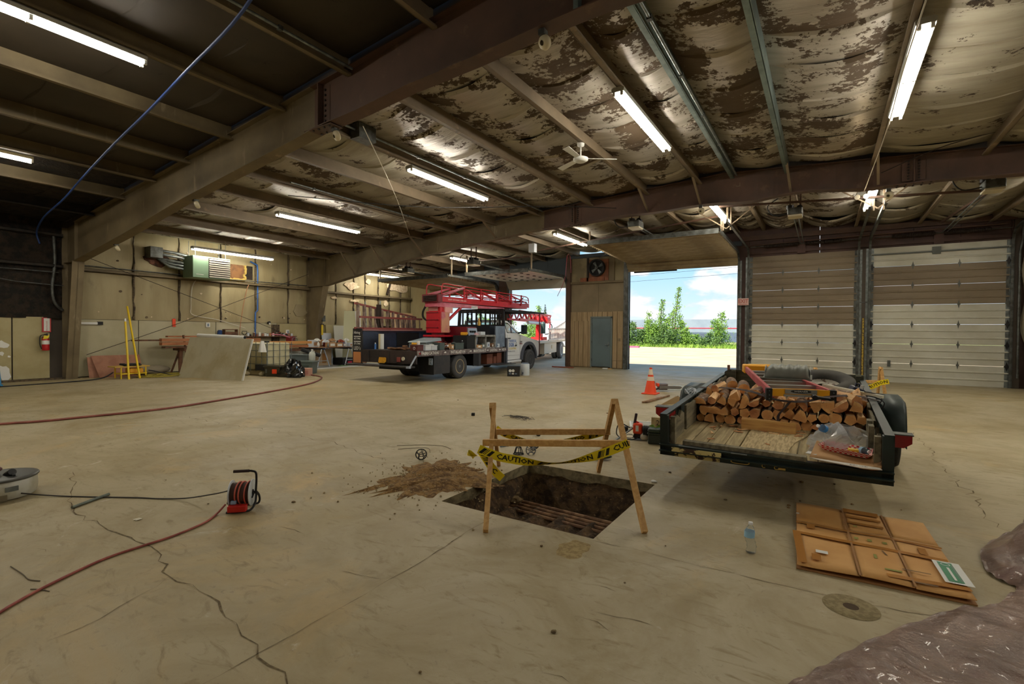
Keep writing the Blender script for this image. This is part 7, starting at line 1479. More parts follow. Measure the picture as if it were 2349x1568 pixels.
t = bed('ammo_box', 'dark red small tool box at the rear right corner of the bed', 'tool box', 1.0, -2.22); boxpart(t, 'case', mat('box_oxblood', (84, 36, 34), .5), .28, .26, 0, .15); b = B(); b.tube([(.02 + .035 * math.cos(a), -.135, .075 + .035 * math.sin(a)) for a in [2 * PI * k / 12 for k in range(12)]], .006, 4, closed=True); b.obj('emblem', M_white, t); boxpart(t, 'lid', mat('box_oxblood'), .29, .27, .15, .17)
t = bed('roll_of_tape', 'white paper roll standing on the dark red tool box', 'roll', 1.0, -2.15, 0, 1.11); b = B(); b.cyl((0, 0, 0), (0, 0, .11), .045, n=14); b.obj('roll', M_white, t)
for k, (lab, x, y, sx, sy, h, m) in enumerate((('clear white plastic bin, rearmost on the truck bed edge', 1.02, -1.86, .22, .26, .17, M_binw), ('clear white plastic bin, second on the truck bed edge', 1.02, -1.56, .2, .24, .15, M_binw), ('green-grey bin between white bins and sealant tubes', 1.0, -1.22, .26, .26, .22, M_bing), ('large slanted green-grey tray near the water bottles', .98, -.30, .30, .40, .2, M_bing))):
    t = bed('parts_bin', lab, 'bin', x, y, rnd.uniform(-.15, .15)); b = B()
    for (a0, a1, c0, c1) in ((-sx / 2, sx / 2, -sy / 2, -sy / 2 + .012), (-sx / 2, sx / 2, sy / 2 - .012, sy / 2), (-sx / 2, -sx / 2 + .012, -sy / 2, sy / 2), (sx / 2 - .012, sx / 2, -sy / 2, sy / 2)): b.bb(a0, a1, c0, c1, 0, h)
    b.bb(-sx / 2, sx / 2, -sy / 2, sy / 2, 0, .01); b.obj('bin', m, t); b = B(); b.bb(-sx / 2 - .012, sx / 2 + .012, -sy / 2 - .012, -sy / 2 + .004, h - .02, h); b.bb(sx / 2 - .004, sx / 2 + .012, -sy / 2, sy / 2, h - .02, h); b.obj('rim', m, t)
    b = B(); q = random.Random(k)
    for j in range(7): b.box((q.uniform(-sx * .3, sx * .3), q.uniform(-sy * .3, sy * .3), h - .05 + q.uniform(0, .06)), (.06, .04, .04), q.uniform(0, 3))
    b.obj('contents', (M_galv, M_white, M_boxc, M_galvdark)[k], t)
for k in range(5):
    t = bed('sealant_tube', 'caulking tube in the heap beside the green-grey bin, number %d from the tail' % (k + 1) if 0 else ['sealant tube with orange tip, topmost of the heap of tubes', 'brown sealant tube lying under the orange tipped one', 'pale sealant tube at the edge of the heap', 'sealant tube pointing to the cab in the heap', 'white sealant tube at the front of the heap'][k], 'tube', .92 + .03 * (k % 3), -.98 + .09 * k, rnd.uniform(-.6, .6), .96 + .05 * ((k * 2) % 3))
    b = B(); b.cyl((-.10, 0, 0.02), (.10, 0, .05 + .02 * (k == 0)), .026, n=12); b.obj('barrel', (mat('tube_tan', (196, 150, 112), .5), mat('tube_brown', (140, 100, 80), .5), M_binw)[k % 3], t); b = B(); b.cyl((-.10, 0, .02), (-.16, 0, .015 + .02 * (k == 0)), .018, .006, 10); b.obj('tip', M_cone if k == 0 else M_white, t)
for k, (lab, x, y, s, z, m) in enumerate((('small brown carton with white strip on the bed edge, midway', 1.02, -.62, .13, .15, M_boxc), ('brown carton before the shelf cabinet', 1.05, .82, .22, .12, M_boxc), ('dark grey case next to the brown carton by the cabinet', 1.04, 1.12, .16, .16, M_bing), ('white carton on the bed edge before the shelf cabinet', 1.05, 1.42, .14, .2, M_binw), ('brown leather pouch between white cartons near the cab', 1.03, 1.66, .2, .16, mat('leather')), ('white carton nearest the cab on the bed edge', 1.02, 1.98, .24, .14, M_binw), ('flat pale box before the blue-grey panel', 1.0, 2.3, .2, .1, M_binw))):
    t = bed('carton', lab, 'box', x, y, rnd.uniform(-.3, .3)); boxpart(t, 'box', m, s, s * 1.1, 0, z); boxpart(t, 'label', M_white if m is not M_binw else M_bluegrey, s * 1.004, s * .5, z * .3, z * .75, 0)
for k in range(14):
    t = bed('hardware_bit', 'loose small fitting in the clutter between tubes and tray', 'fitting', rnd.uniform(.75, 1.05), rnd.uniform(-1.1, .3), rnd.uniform(0, 3)); b = B(); b.cyl((0, 0, .03), (.05, .02, .04), .03, .02, 10); b.obj('body', (M_galv, M_boxc, M_white, M_tredd, M_galvdark)[k % 5], t); b = B(); b.cyl((.05, .02, .04), (.09, .03, .05), .015, n=8); b.obj('neck', M_bolt, t)
for k, (x, y, lb) in enumerate(((1.02, -.02, 'tall clear spray bottle on the truck bed edge'), (1.02, .22, 'water bottle with blue label on the truck bed edge'), (.95, .18, 'clear bottle behind the blue labelled one on the bed'))):
    o = pet('bed_bottle', lb, tk(x, y, .935), lab=((230, 240, 240), (60, 140, 220), (220, 230, 236))[k]); o.scale = (1.1, 1.1, 1.3 if k == 0 else 1.0); o['group'] = 'things on the truck bed'
t = bed('chain_cutter', 'yellow power tool on top of the black cabinet', 'tool', .85, .35, .3, 1.37); boxpart(t, 'body', M_yelt, .22, .26, 0, .11, .02); boxpart(t, 'base', M_black, .24, .16, -.0, .04, .01)
t = bed('paper_heap', 'crumpled pink paper on the shelf cabinet top', 'paper', .9, .85, .2, 1.39); b = B(); b.grid(lambda u, v: (-.14 + .28 * u, -.16 + .32 * v, .16 * math.sin(PI * u) * math.sin(PI * v) * (1 + .4 * math.sin(9 * u + 7 * v))), 8, 8, False); b.obj('sheet', mat('paper_pink', (196, 160, 170), .7), t)
t = bed('carton', 'pale flat carton on the shelf cabinet top', 'box', .95, 1.15, 0, 1.39); boxpart(t, 'box', M_binw, .22, .28, 0, .11); boxpart(t, 'flap', mat('lid_bluegrey'), .225, .1, .105, .115, 0)
t = bed('wood_figure', 'small yellowish jug standing on the headboard box', 'jug', .35, 1.95, 0, 1.72); b = B(); b.lathe([(.05, 0), (.06, .05), (.06, .12), (.03, .2), (.04, .24), (.02, .28), (.001, .29)], None, 14); b.obj('body', mat('jug_ochre', (206, 166, 76), .5), t)
# battery like box with a printed label, and a can in front of the truck wheel
t = thing('black_carton', 'black printed carton on the floor before the truck cab', 'box', (-8.93, 14.22, 0), rz=.5); boxpart(t, 'box', M_black, .42, .30, 0, .34, .006)
for k in range(3):
    b = B(); b.lathe([(.001, 0), (.05, .001)], Matrix.Translation((-.11 + .10 * k, -.152, .19)) @ Matrix.Rotation(PI / 2, 4, 'X'), 16); b.obj('label_disc', M_white if k < 2 else M_bolt, t)
    b = B(); b.bb(-.15 + .10 * k, -.08 + .1 * k, -.153, -.1515, .07, .11); b.obj('label_block', M_white if k == 1 else M_bluegrey, t)
text('label_lettering', 'BATTERY', .045, frameM((0, -.1525, .30), (1, 0, 0), (0, 0, 1)), M_white, t, align='CENTER', extrude=.0005) if 0 else None
t = thing('white_canister', 'white cylindrical canister standing behind the black printed carton', 'canister', (-8.78, 14.72, 0)); b = B(); b.lathe([(.15, 0), (.155, .02), (.155, .38), (.145, .40), (.03, .41), (.001, .41)], None, 24); b.obj('body', M_binw, t); b = B(); b.cyl((0, 0, .40), (0, 0, .43), .12, n=20); b.obj('lid', M_bluegrey, t); b = B(); b.bb(-.02, .03, -.162, -.152, .05, .12); b.obj('mark', M_bluegrey, t)

# ------------------------------------------------------------------ second crane truck outside
M_or2 = mat('crane_red_second', (206, 44, 46), .45); M_tan2 = mat('flatbed_cream', (196, 180, 156), .6)  # plain red for the second crane, cream for its flatbed
T2 = thing('crane_truck', 'second truck with red crane and ladders parked outside the left doorway', 'truck', (-13.45, 25.95, -.02), rz=math.radians(16))
# local: x to the right side facing us is +x, y away from the hall
wheel_parts(T2, Vector((.30, 0, .50)), 1, .50, .26, .62, rim_m=M_white, tyre_m=mat('tyre_pale', (112, 108, 104), .9)); wheel_parts(T2, Vector((0.0, 0, .50)), 1, .50, .26, .62, rim_m=M_white, tyre_m=mat('tyre_pale')); wheel_parts(T2, Vector((-1.6, 0, .5)), -1, .5, .26, .62, rim_m=M_white, tyre_m=mat('tyre_pale'))
wheel_parts(T2, Vector((.30, 5.2, .50)), 1, .50, .26, .62, rim_m=M_white); wheel_parts(T2, Vector((-1.6, 5.2, .50)), -1, .50, .26, .62, rim_m=M_white)
b = B(); b.bb(-2.0, .42, -5.6, 3.6, .98, 1.08); b.bb(-1.3, -1.1, -5.5, 6, .6, .98); b.bb(-.5, -.3, -5.5, 6, .6, .98); b.obj('flatbed', M_tan2, T2)
b = B(); b.bb(-.35, .36, -4.4, -1.3, .42, .97); b.obj('tool_locker', M_tan2, T2, bevel=.01); b = B(); b.cyl((.36, -2.6, .74), (.375, -2.6, .74), .1, n=16); b.obj('locker_emblem', mat('emblem_tan', (176, 150, 96), .5), T2)
b = B(); b.cyl((-.2, -3.2, .36), (-.2, -2.4, .36), .16, n=14); b.obj('air_tank', M_galvdark, T2)
b = B(); b.bb(-2.0, .35, 3.9, 5.9, .55, 1.5); b.hexa([(-1.95, 3.9, 1.5), (.3, 3.9, 1.5), (.3, 5.2, 1.5), (-1.95, 5.2, 1.5), (-1.8, 4.0, 2.3), (.15, 4.0, 2.3), (.15, 4.8, 2.3), (-1.8, 4.8, 2.3)]); b.obj('cab', M_truckw, T2, bevel=.03); b = B(); b.bb(.22, .36, 4.1, 4.9, 1.55, 2.1); b.obj('cab_window', M_dark, T2)
def lattice(y0, y1, z0, z1, x0, x1, m, nm, par):
    for x in (x0, x1):
        for z in (z0, z1): b = B(); b.beam((x, y0, z), (x, y1, z), .09, .09); b.obj(nm + '_chord', m, par)
        n = max(2, int((y1 - y0) / .5))
        for k in range(n):
            a, c = y0 + (y1 - y0) * k / n, y0 + (y1 - y0) * (k + 1) / n; b = B(); b.beam((x, a, z0 if k % 2 else z1), (x, c, z1 if k % 2 else z0), .05, .05); b.obj(nm + '_lacing', m, par)
lattice(-6.6, 0.4, 2.12, 2.50, -.9, -.35, M_or2, 'boom', T2)
b = B(); b.bb(-.9, -.5, -1.9, -1.0, 2.1, 2.4); b.cyl((-.2, -2.0, 2.2), (-.2, -1.2, 2.2), .2, n=14); b.obj('winch', M_or2, T2); b = B(); b.bb(-.85, -.45, -1.2, -.5, 1.8, 2.1); b.obj('boom_knuckle', M_or2, T2)
b = B(); b.bb(-.8, -.5, -1.5, -1.0, 1.08, 1.85); b.bb(-1.0, -.3, -1.8, -.8, 1.08, 1.25); b.obj('mast', M_or2, T2); b = B(); b.tube(smooth_path([(-.3, -.3, 2.1), (-.2, .1, 1.9), (-.25, 0, 1.5), (-.5, -.4, 1.4)], 4), .03, 5); b.obj('mast_hose', M_black, T2)
b = B(); b.cyl((-.1, -6.0, 1.98), (-.1, -3.2, 1.98), .07, n=12); b.obj('white_tube', M_white, T2); b = B(); b.cyl((.1, -3.6, 1.45), (.1, -3.6, 1.95), .13, n=14); b.lathe([(.13, 1.95), (.1, 2.02), (.03, 2.08)], Matrix.Translation((.1, -3.6, 0)), 14); b.obj('gas_cylinder', mat('cylinder_green', (70, 92, 84), .5), T2)
b = B(); b.beam((.25, -2.6, 1.08), (.25, -2.6, 2.0), .06, .06); b.beam((.35, -.9, 1.08), (.35, -.9, 1.5), .06, .06); b.obj('stake', mat('boom_pink'), T2)
b = B(); b.beam((.36, -3.2, 1.42), (.36, -1.6, 1.5), .05, .08); b.beam((.36, -1.6, 1.5), (.36, 3.0, 1.16), .05, .08); b.obj('orange_rail', M_cone, T2)
t = thing('outdoor_ladder', 'long pale ladder standing on edge on the outdoor truck', 'ladder', (-12.75, 25.0, 1.06), rz=math.radians(16))
for z in (.03, .62): b = B(); b.beam((0, -2.6, z), (0, 3.2, z + .06), .05, .06); b.obj('stile', mat('ladder_pale', (214, 200, 186), .5), t)
for k in range(17):
    y = -2.4 + .33 * k; b = B(); b.beam((0, y, .03), (0, y, .66), .10, .04, up=(1, 0, 0)); b.obj('rung', mat('ladder_pale'), t)
t = thing('outdoor_ladder', 'second ladder raised at a slant behind the other, outdoors', 'ladder', (-13.3, 26.0, 1.06), rz=math.radians(16)); b = B(); b.beam((0, -1.0, .66), (0, 2.6, 1.15), .06, .08); b.beam((0, -1, .03), (0, 2.6, .5), .06, .08); b.obj('stile', mat('ladder_pale'), t)
for k in range(9):
    y = -.8 + .38 * k; b = B(); b.beam((0, y, .05 + .13 * (y + 1)), (0, y, .68 + .135 * (y + 1)), .08, .04, up=(1, 0, 0)); b.obj('rung', mat('ladder_pale'), t)
# ------------------------------------------------------------------ things along the left wall
M_lumber = mat('old_lumber', (176, 116, 76), .7, c2=(146, 92, 58), scale=5, stretch=(4, .6, 4)); M_lumd = mat('dark_lumber', (110, 74, 52), .8, c2=(82, 56, 40), scale=6)
M_yp = mat('yellow_pole', (228, 196, 30), .4); M_orange = mat('flag_orange', (236, 74, 32), .5); M_pink = mat('pinkish_ply', (164, 116, 92), .7, c2=(146, 100, 78), scale=3)
# left edge: blue post, extinguisher
t = thing('blue_step', 'blue plastic ladder standing at the left edge against the plywood', 'ladder', (-17.75, 3.62, 0)); M_bl = mat('ladder_blue', (44, 122, 168), .4)
for dy in (-.42, 0): b = B(); b.beam((0, dy, 0), (-.35, dy * .8, .95), .07, .1); b.obj('rail', M_bl, t, bevel=.01)
for k in range(3): b = B(); b.beam((-.08 - .09 * k, -.4, .25 + .25 * k), (-.08 - .09 * k, 0, .25 + .25 * k), .08, .03); b.obj('step', M_bl, t)
b = B(); b.bb(-.05, .08, -.05, .05, 0, .05); b.obj('foot', M_bl, t)
t = thing('fire_extinguisher', 'red fire extinguisher with a yellow tag on the plywood wall', 'extinguisher', (XL + .20, 4.80, .85))
b = B(); b.lathe([(.001, 0), (.08, .005), (.085, .03), (.085, .30), (.07, .37), (.03, .41), (.025, .44)], None, 20); b.obj('cylinder', mat('ext_red', (176, 26, 30), .3), t); b = B(); b.lathe([(.086, .18), (.086, .29)], None, 20); b.obj('instruction_label', M_white, t); b = B(); b.bb(-.02, .1, -.03, .03, .43, .48); b.beam((0, 0, .48), (.05, .12, .52), .02, .015); b.obj('valve_handle', M_blackmetal, t)
b = B(); b.tube(smooth_path([(.02, -.03, .45), (.03, -.12, .42), (.03, -.13, .2), (.02, -.09, .05)], 4), .012, 6); b.obj('hose', M_black, t); b = B(); b.hexa([(.09, -.08, .33), (.10, .03, .35), (.10, .03, .352), (.09, -.08, .332), (.09, -.04, .45), (.10, .06, .44), (.10, .06, .442), (.09, -.04, .452)]); b.obj('inspection_tag', mat('tag_yellow', (226, 204, 30), .5), t)
b = B(); b.bb(-.11, -.08, -.05, .05, .1, .4); b.obj('bracket', M_black, t)
t = thing('extinguisher_sign', 'tall red and white sign above the fire extinguisher', 'sign', (XL + .045, 4.86, 1.38)); b = B(); b.bb(0, .01, -.10, .10, 0, .42); b.obj('board', mat('ext_red'), t); b = B(); b.bb(.01, .013, -.06, .07, .03, .40); b.obj('white_field', M_white, t)
text('lettering', 'FIRE EXTINGUISHER', .052, frameM((.0145, .005, .035), (0, 0, 1), (0, -1, 0)), mat('ext_red'), t, extrude=0, sx=.62)
b = B(); b.bb(XL + .02, XL + .26, -8, 5.2, 0, .05); tag(b.obj('baseboard_left', M_seam), kind='structure')
# behind the column
t = thing('tube_light_stub', 'unlit white fixture on the wall just right of the first column', 'light', (XL + .06, 5.75, 1.62)); b = B(); b.bb(0, .06, -.15, .28, 0, .07); b.obj('housing', M_white, t); b = B(); b.bb(0, .05, .28, .42, -.01, .09); b.obj('end_box', M_black, t)
for k, (y0, y1, h, x, lab) in enumerate(((5.75, 6.5, .62, .25, 'pinkish board leaning on the wall, rear one by the column'), (5.95, 7.1, .66, .42, 'pinkish board leaning on the wall, front slanted one'))):
    o = thing('leaning_board', lab, 'board', (XL + .1, y0, 0)); b = B(); b.hexa([(x, 0, 0), (x, y1 - y0, 0), (x - .02, y1 - y0, 0), (x - .02, 0, 0), (.06 + .03 * k, -.12 * k, h), (.06 + .03 * k, y1 - y0, h), (.04 + .03 * k, y1 - y0, h), (.04 + .03 * k, -.12 * k, h)]); b.obj('sheet', M_pink, o)
t = thing('yellow_cart', 'low yellow frame with tools at the foot of the yellow poles', 'cart', (-17.75, 6.45, 0))
b = B(); b.bb(-.4, .12, -.45, .45, .34, .37); b.obj('top_board', mat('top_ochre', (196, 160, 70), .6), t); b = B()
for x in (-.36, .08):
    for y in (-.28, .35): b.bb(x - .015, x + .015, y - .015, y + .015, 0, .34)
b.bb(-.38, .1, -.3, .38, .13, .16); b.obj('frame', M_yp, t); b = B(); b.bb(-.3, .06, -.05, .3, .16, .3); b.obj('motor', M_yelt, t, bevel=.02)
b = B(); b.tube([(-.1 + .16 * math.cos(k * 1.1), .05 + .24 * math.sin(k * .8), .40 + .02 * math.sin(k)) for k in range(16)], .03, 6); b.obj('coiled_cable', M_black, t); b = B(); b.tube(smooth_path([(0, -.45, .2), (.1, -.8, .05), (.15, -1.6, .015), (.3, -3.0, .015)], 5), .018, 6); b.tube(smooth_path([(0, .45, .22), (.1, .7, .15), (.1, 1.1, .02)], 5), .018, 6); b.obj('cable', M_black, t)
for k, (f, tp, lab) in enumerate((((-17.32, 6.24, 0), (-17.75, 6.30, 1.80), 'yellow pole leaning over the cart, left shorter one with pale tip'), ((-17.41, 6.55, 0), (-18.6, 6.66, 2.20), 'yellow pole leaning to the wall, right taller one'))):
    o = thing('yellow_pole', lab, 'pole', f); d = Vector(tp) - Vector(f); b = B(); b.cyl((0, 0, 0), d * .95, .028, n=10); b.obj('shaft', M_yp, o); b = B(); b.cyl(d * .95, d, .026, n=10); b.obj('tip', M_white if k == 0 else M_yp, o)
q = random.Random(4); b = B(); P_ = [(-17.55 + .45 * math.cos(k * .55) * q.uniform(.6, 1.1), 7.35 + .75 * math.sin(k * .55) * q.uniform(.6, 1.1), .03 + .05 * q.random()) for k in range(90)]; b.tube(smooth_path(P_, 3), .012, 5); tag(b.obj('rope_heap', mat('rope_olive', (150, 136, 50), .8)), 'heap of yellow-green rope on the floor left of the pale panel', 'rope')
o = thing('grey_sack', 'pale grey sack lying at the wall behind the rope', 'sack', (-18.55, 7.3, 0)); b = B(); b.grid(lambda u, v: (.25 * math.cos(2 * PI * u) * math.sin(PI * v), .55 * math.sin(2 * PI * u) * math.sin(PI * v), .15 - .15 * math.cos(PI * v) + .02 * math.sin(9 * u)), 18, 8); b.obj('sack', mat('sack_grey', (146, 136, 116), .8), o)
# lumber pile
for k, (y, z, x, l, w, h) in enumerate(((7.4, 1.02, -18.15, 3.2, .24, .10), (7.4, 1.14, -18.15, 3.2, .20, .10), (6.7, 1.13, -18.4, 2.5, .10, .05), (7.5, .90, -18.2, 2.6, .3, .05), (7.7, 1.25, -18.45, 2.4, .2, .05))):
    o = thing('lumber_board', ['orange-brown plank of the wall pile, lower of the two thick ones', 'orange-brown plank of the wall pile, upper of the two thick ones', 'thin dark plank sticking out left of the wall pile', 'dark plank at the underside of the wall pile', 'plank at the back of the wall pile'][k], 'plank', (x, y, z), rz=-.06, group='lumber pile by the wall'); b = B(); b.bb(-w / 2, w / 2, 0, l, -h / 2, h / 2); b.obj('plank', M_lumber if k in (0, 1, 4) else M_lumd, o)
for k, y in enumerate((8.0, 9.9)):
    t = thing('lumber_trestle', 'dark timber trestle under the wall pile, %s' % ('nearer the column' if k == 0 else 'hidden behind the pale panel'), 'trestle', (-18.2, y, 0))
    for s in (-1, 1): b = B(); b.beam((s * .28, -.12 * s, 0), (s * .08, 0, .87), .09, .05); b.beam((s * .30, .16 * s, 0), (s * .1, 0.05, 1.3 if s > 0 else .87), .07, .04); b.obj('leg', M_lumd, t)
    b = B(); b.bb(-.4, .4, -.05, .05, .78, .87); b.obj('top_rail', M_lumd, t)
o = thing('orange_flag', 'orange marker strip hanging on the wall above the lumber', 'marker', (XL + .06, 8.17, 1.60)); b = B(); b.bb(0, .01, -.05, .05, -.02, .26); b.obj('strip', M_orange, o); b = B(); b.cyl((.005, 0, .25), (.005, 0, .28), .012, n=8); b.obj('nail', M_galv, o)
# leaning pale panel, pvc pipe, tank
o = thing('pale_panel', 'large pale panel leaning in front of the caged tank', 'panel', (-17.12, 7.47, 0)); d = Vector((2.71, .51, 0)); n_ = Vector((-.185, .98, 0)) * .34
b = B(); b.hexa([Vector((0, 0, 0)), d, d + n_.normalized() * .05, n_.normalized() * .05, n_ + d * .02 + Vector((0, 0, 1.25)), n_ + d * 1.0 + d.normalized() * .02 + Vector((0, 0, 1.22)), n_ + d * 1.0 + n_.normalized() * .05 + Vector((0, 0, 1.22)), n_ * 1.12 + d * .02 + Vector((0, 0, 1.25))]); b.obj('sheet', mat('panel_pale', (196, 190, 164), .6, c2=(180, 170, 138), scale=1.3, c3=(164, 144, 104), scale3=1.2, lo3=.6, hi3=.72), o)
b = B(); b.beam(d + Vector((.01, 0, 0)), n_ + d + Vector((.03, 0, 1.22)), .02, .06, up=d); b.obj('edge_trim', M_white, o)
t = thing('ibc_tank', 'white plastic tank in a wire cage behind the pale panel', 'tank', (-15.98, 9.66, 0), rz=.19)
M_tank = mat('tank_plastic', (206, 200, 164), .4, c2=(190, 184, 146), scale=2)
b = B(); b.bb(-.58, .58, -.48, .48, .17, 1.07); b.obj('bottle', M_tank, t, bevel=.06, seg=3)
for x in [-.6 + .24 * k for k in range(6)]: b = B(); b.cyl((x, -.51, .14), (x, -.51, 1.10), .011, n=6); b.obj('cage_bar', M_galv, t)
for y in [-.5 + .25 * k for k in range(5)]: b = B(); b.cyl((.61, y, .14), (.61, y, 1.10), .011, n=6); b.obj('cage_bar', M_galv, t)
for z in (.38, .62, .82, 1.02): b = B(); b.tube([(-.6, -.52, z), (.62, -.52, z), (.62, .5, z), (-.6, .5, z)], .011, 6, closed=True); b.obj('cage_ring', M_galv, t)
b = B(); b.bb(-.6, .6, -.5, -.42, .02, .14); b.bb(-.6, .6, .42, .5, .02, .14); b.bb(-.6, .6, -.04, .04, .02, .14); b.bb(-.6, .6, -.5, .5, .12, .16); b.obj('pallet', mat('pallet_tan', (166, 156, 124), .8), t); b = B(); b.bb(.1, .60, -.525, -.515, .17, .36); b.obj('dark_plate', M_navy, t)
b = B(); b.cyl((-.25, -.5, .25), (-.25, -.62, .22), .05, n=12); b.beam((-.3, -.6, .27), (-.12, -.6, .29), .02, .015); b.obj('tap', mat('tap_dark', (50, 58, 48), .5), t); b = B(); b.cyl((0, 0, 1.07), (0, 0, 1.12), .1, n=16); b.obj('lid', M_black, t)
for k, (x, y) in enumerate(((.52, -.56), (-.1, -.58))): o = rock(.09, 300 + k, M_rock, .8).obj('broken_block', mat('block_beige', (168, 158, 128), .9)); o.location = (-15.98 + x * .98 - y * .19 + (0 if k == 0 else -.05), 9.66 + y * .98 + x * .19 - .06, .07); tag(o, ('pale broken block at the tank pallet, right one', 'pale broken block at the tank pallet, left one')[k], 'block')
o = thing('pvc_pipe', 'white plastic pipe lying on the pale panel and tank, dark open end', 'pipe', (-16.1, 8.55, 1.25), rz=.28); b = B(); b.cyl((-1.35, 0, .05), (.55, 0, 0), .06, n=18); b.obj('tube', M_white, o); b = B(); b.cyl((.55, 0, 0), (.556, 0, 0), .052, n=16); b.obj('open_end', M_dark, o)
o = thing('white_bag', 'white plastic bag hanging over the tank corner', 'bag', (-15.35, 9.15, .78)); b = B(); b.grid(lambda u, v: ((.05 + .10 * v) * math.cos(2 * PI * u) * (1 + .2 * math.sin(6 * PI * u)), (.05 + .07 * v) * math.sin(2 * PI * u), .36 - .36 * v), 18, 6, False); b.obj('film', M_white, o)
# bins, bag, sign panel, long boards
def bin_(name, lab, cat, x, y, rz, sx, sy, h, m, z=0, lid=True):
    t = thing(name, lab, cat, (x, y, z), rz=rz); b = B(); tp = 1.12
    b.hexa([(-sx / 2, -sy / 2, 0), (sx / 2, -sy / 2, 0), (sx / 2, sy / 2, 0), (-sx / 2, sy / 2, 0), (-sx / 2 * tp, -sy / 2 * tp, h), (sx / 2 * tp, -sy / 2 * tp, h), (sx / 2 * tp, sy / 2 * tp, h), (-sx / 2 * tp, sy / 2 * tp, h)]); b.obj('tub', m, t, bevel=.015)
    if lid: b = B(); b.bb(-sx / 2 * tp - .02, sx / 2 * tp + .02, -sy / 2 * tp - .02, sy / 2 * tp + .02, h - .03, h + .02); b.obj('rim', m, t, bevel=.008)
    return t
M_olive = mat('bin_olive', (58, 54, 38), .6); M_gbin = mat('bin_green_grey', (92, 104, 98), .5)
t = bin_('olive_bin', 'dark olive bin with an orange sticker beside the tank', 'bin', -15.05, 9.42, .5, .46, .42, .33, M_olive); b = B(); b.bb(.02, .17, -.245, -.235, .1, .24); b.obj('orange_sticker', M_orange, t); b = B(); b.bb(-.2, -.15, -.25, -.235, .12, .25); b.obj('clip', M_galv, t)
bagb = crumple('rubbish_bag', 'shiny black rubbish bag slumped on the floor by the bins', 'bag', (-14.42, 9.62, 0), .44, .34, .46, mat('bag_black', (20, 22, 22), .18, coat=.4), 11)
t = bin_('tall_tub', 'tall green-grey tub behind the black rubbish bag', 'tub', -15.15, 10.62, .5, .55, .42, .42, M_gbin); b = B(); b.bb(-.02, .2, -.245, -.235, .08, .3); b.obj('panel', mat('bin_green_dark', (70, 82, 76), .5), t)
t = thing('pink_carton', 'open pinkish carton lying right of the black rubbish bag', 'carton', (-14.42, 10.12, 0), rz=.6); b = B(); b.bb(-.14, .14, -.13, .13, 0, .25); b.obj('box', mat('carton_pink', (206, 160, 140), .8), t); b = B(); b.bb(-.145, -.14, -.11, .11, .03, .22); b.obj('opening', M_dark, t); b = B(); b.bb(-.02, .1, -.135, -.13, .05, .18); b.obj('printed_panel', mat('print_pink', (190, 130, 120), .8), t)
bin_('blue_grey_tote', 'blue-grey tote behind the olive bin', 'tote', -16.15, 10.35, .45, .6, .42, .42, mat('tote_bluegrey', (130, 142, 160), .5)); t = bin_('grey_tote', 'flat grey tote lying on the stuff behind the rubbish bag', 'tote', -15.9, 10.95, .4, .62, .42, .2, M_bin, .0); t.location.z = .42
bin_('dark_tub', 'dark tub beneath the flat grey tote', 'tub', -15.9, 10.95, .4, .55, .4, .40, M_gbin, 0, False)
o = thing('tool_case', 'black tool case tilted on the grey tote', 'case', (-15.75, 11.2, .64), rot=(0, .35, .9)); b = B(); b.bb(-.35, .35, -.2, .2, 0, .12); b.obj('shell', M_black, o, bevel=.03, seg=2); b = B(); b.bb(-.08, .08, -.22, -.2, .03, .09); b.obj('latch', M_galv, o); b = B(); b.tube(smooth_path([(-.12, -.2, .06), (-.1, -.27, .06), (.1, -.27, .06), (.12, -.2, .06)], 3), .015, 6); b.obj('handle', M_black, o)
o = thing('white_jug', 'white plastic jug standing on the green-grey tub', 'jug', (-15.3, 10.95, .44)); b = B(); b.lathe([(.10, 0), (.11, .02), (.11, .22), (.08, .29), (.03, .32), (.03, .35)], None, 18); b.obj('body', mat('jug_white', (210, 214, 206), .4), o); b = B(); b.cyl((0, 0, .35), (0, 0, .39), .035, n=12); b.obj('cap', M_white, o); b = B(); b.tube(smooth_path([(.05, 0, .31), (.1, 0, .33), (.12, 0, .26), (.11, 0, .18)], 3), .014, 6); b.obj('handle', mat('jug_white'), o)
o = thing('jug_two', 'second white jug on the floor by the trestle leg', 'jug', (-17.0, 12.15, 0)); b = B(); b.lathe([(.10, 0), (.11, .02), (.11, .3), (.06, .38), (.03, .42)], None, 18); b.obj('body', mat('jug_white'), o); b = B(); b.cyl((0, 0, .42), (0, 0, .46), .035, n=12); b.obj('cap', M_bluegrey, o)
for k, (x, y, z, l, m) in enumerate(((-17.3, 9.9, .98, 2.2, M_lumber), (-17.35, 9.9, .84, 2.1, M_lumber), (-17.4, 9.9, .70, 2.0, M_lumd))):
    o = thing('long_plank', ['pale orange plank behind the tank, uppermost', 'orange plank behind the tank, second', 'dark plank behind the tank, lowest'][k], 'plank', (x, y, z), rz=-.15, group='planks behind the tank'); b = B(); b.bb(-.1, .1, 0, l, 0, .1); b.obj('plank', m if k else mat('plank_pale', (210, 150, 84), .6), o)
t = thing('plank_rest', 'dark block carrying the planks behind the tank', 'block', (-17.2, 10.6, 0)); b = B(); b.bb(-.2, .2, -.1, .1, 0, .70); b.obj('block', M_lumd, t); b = B(); b.bb(-.2, .2, -.12, .12, 0, .05); b.obj('foot', M_lumd, t)
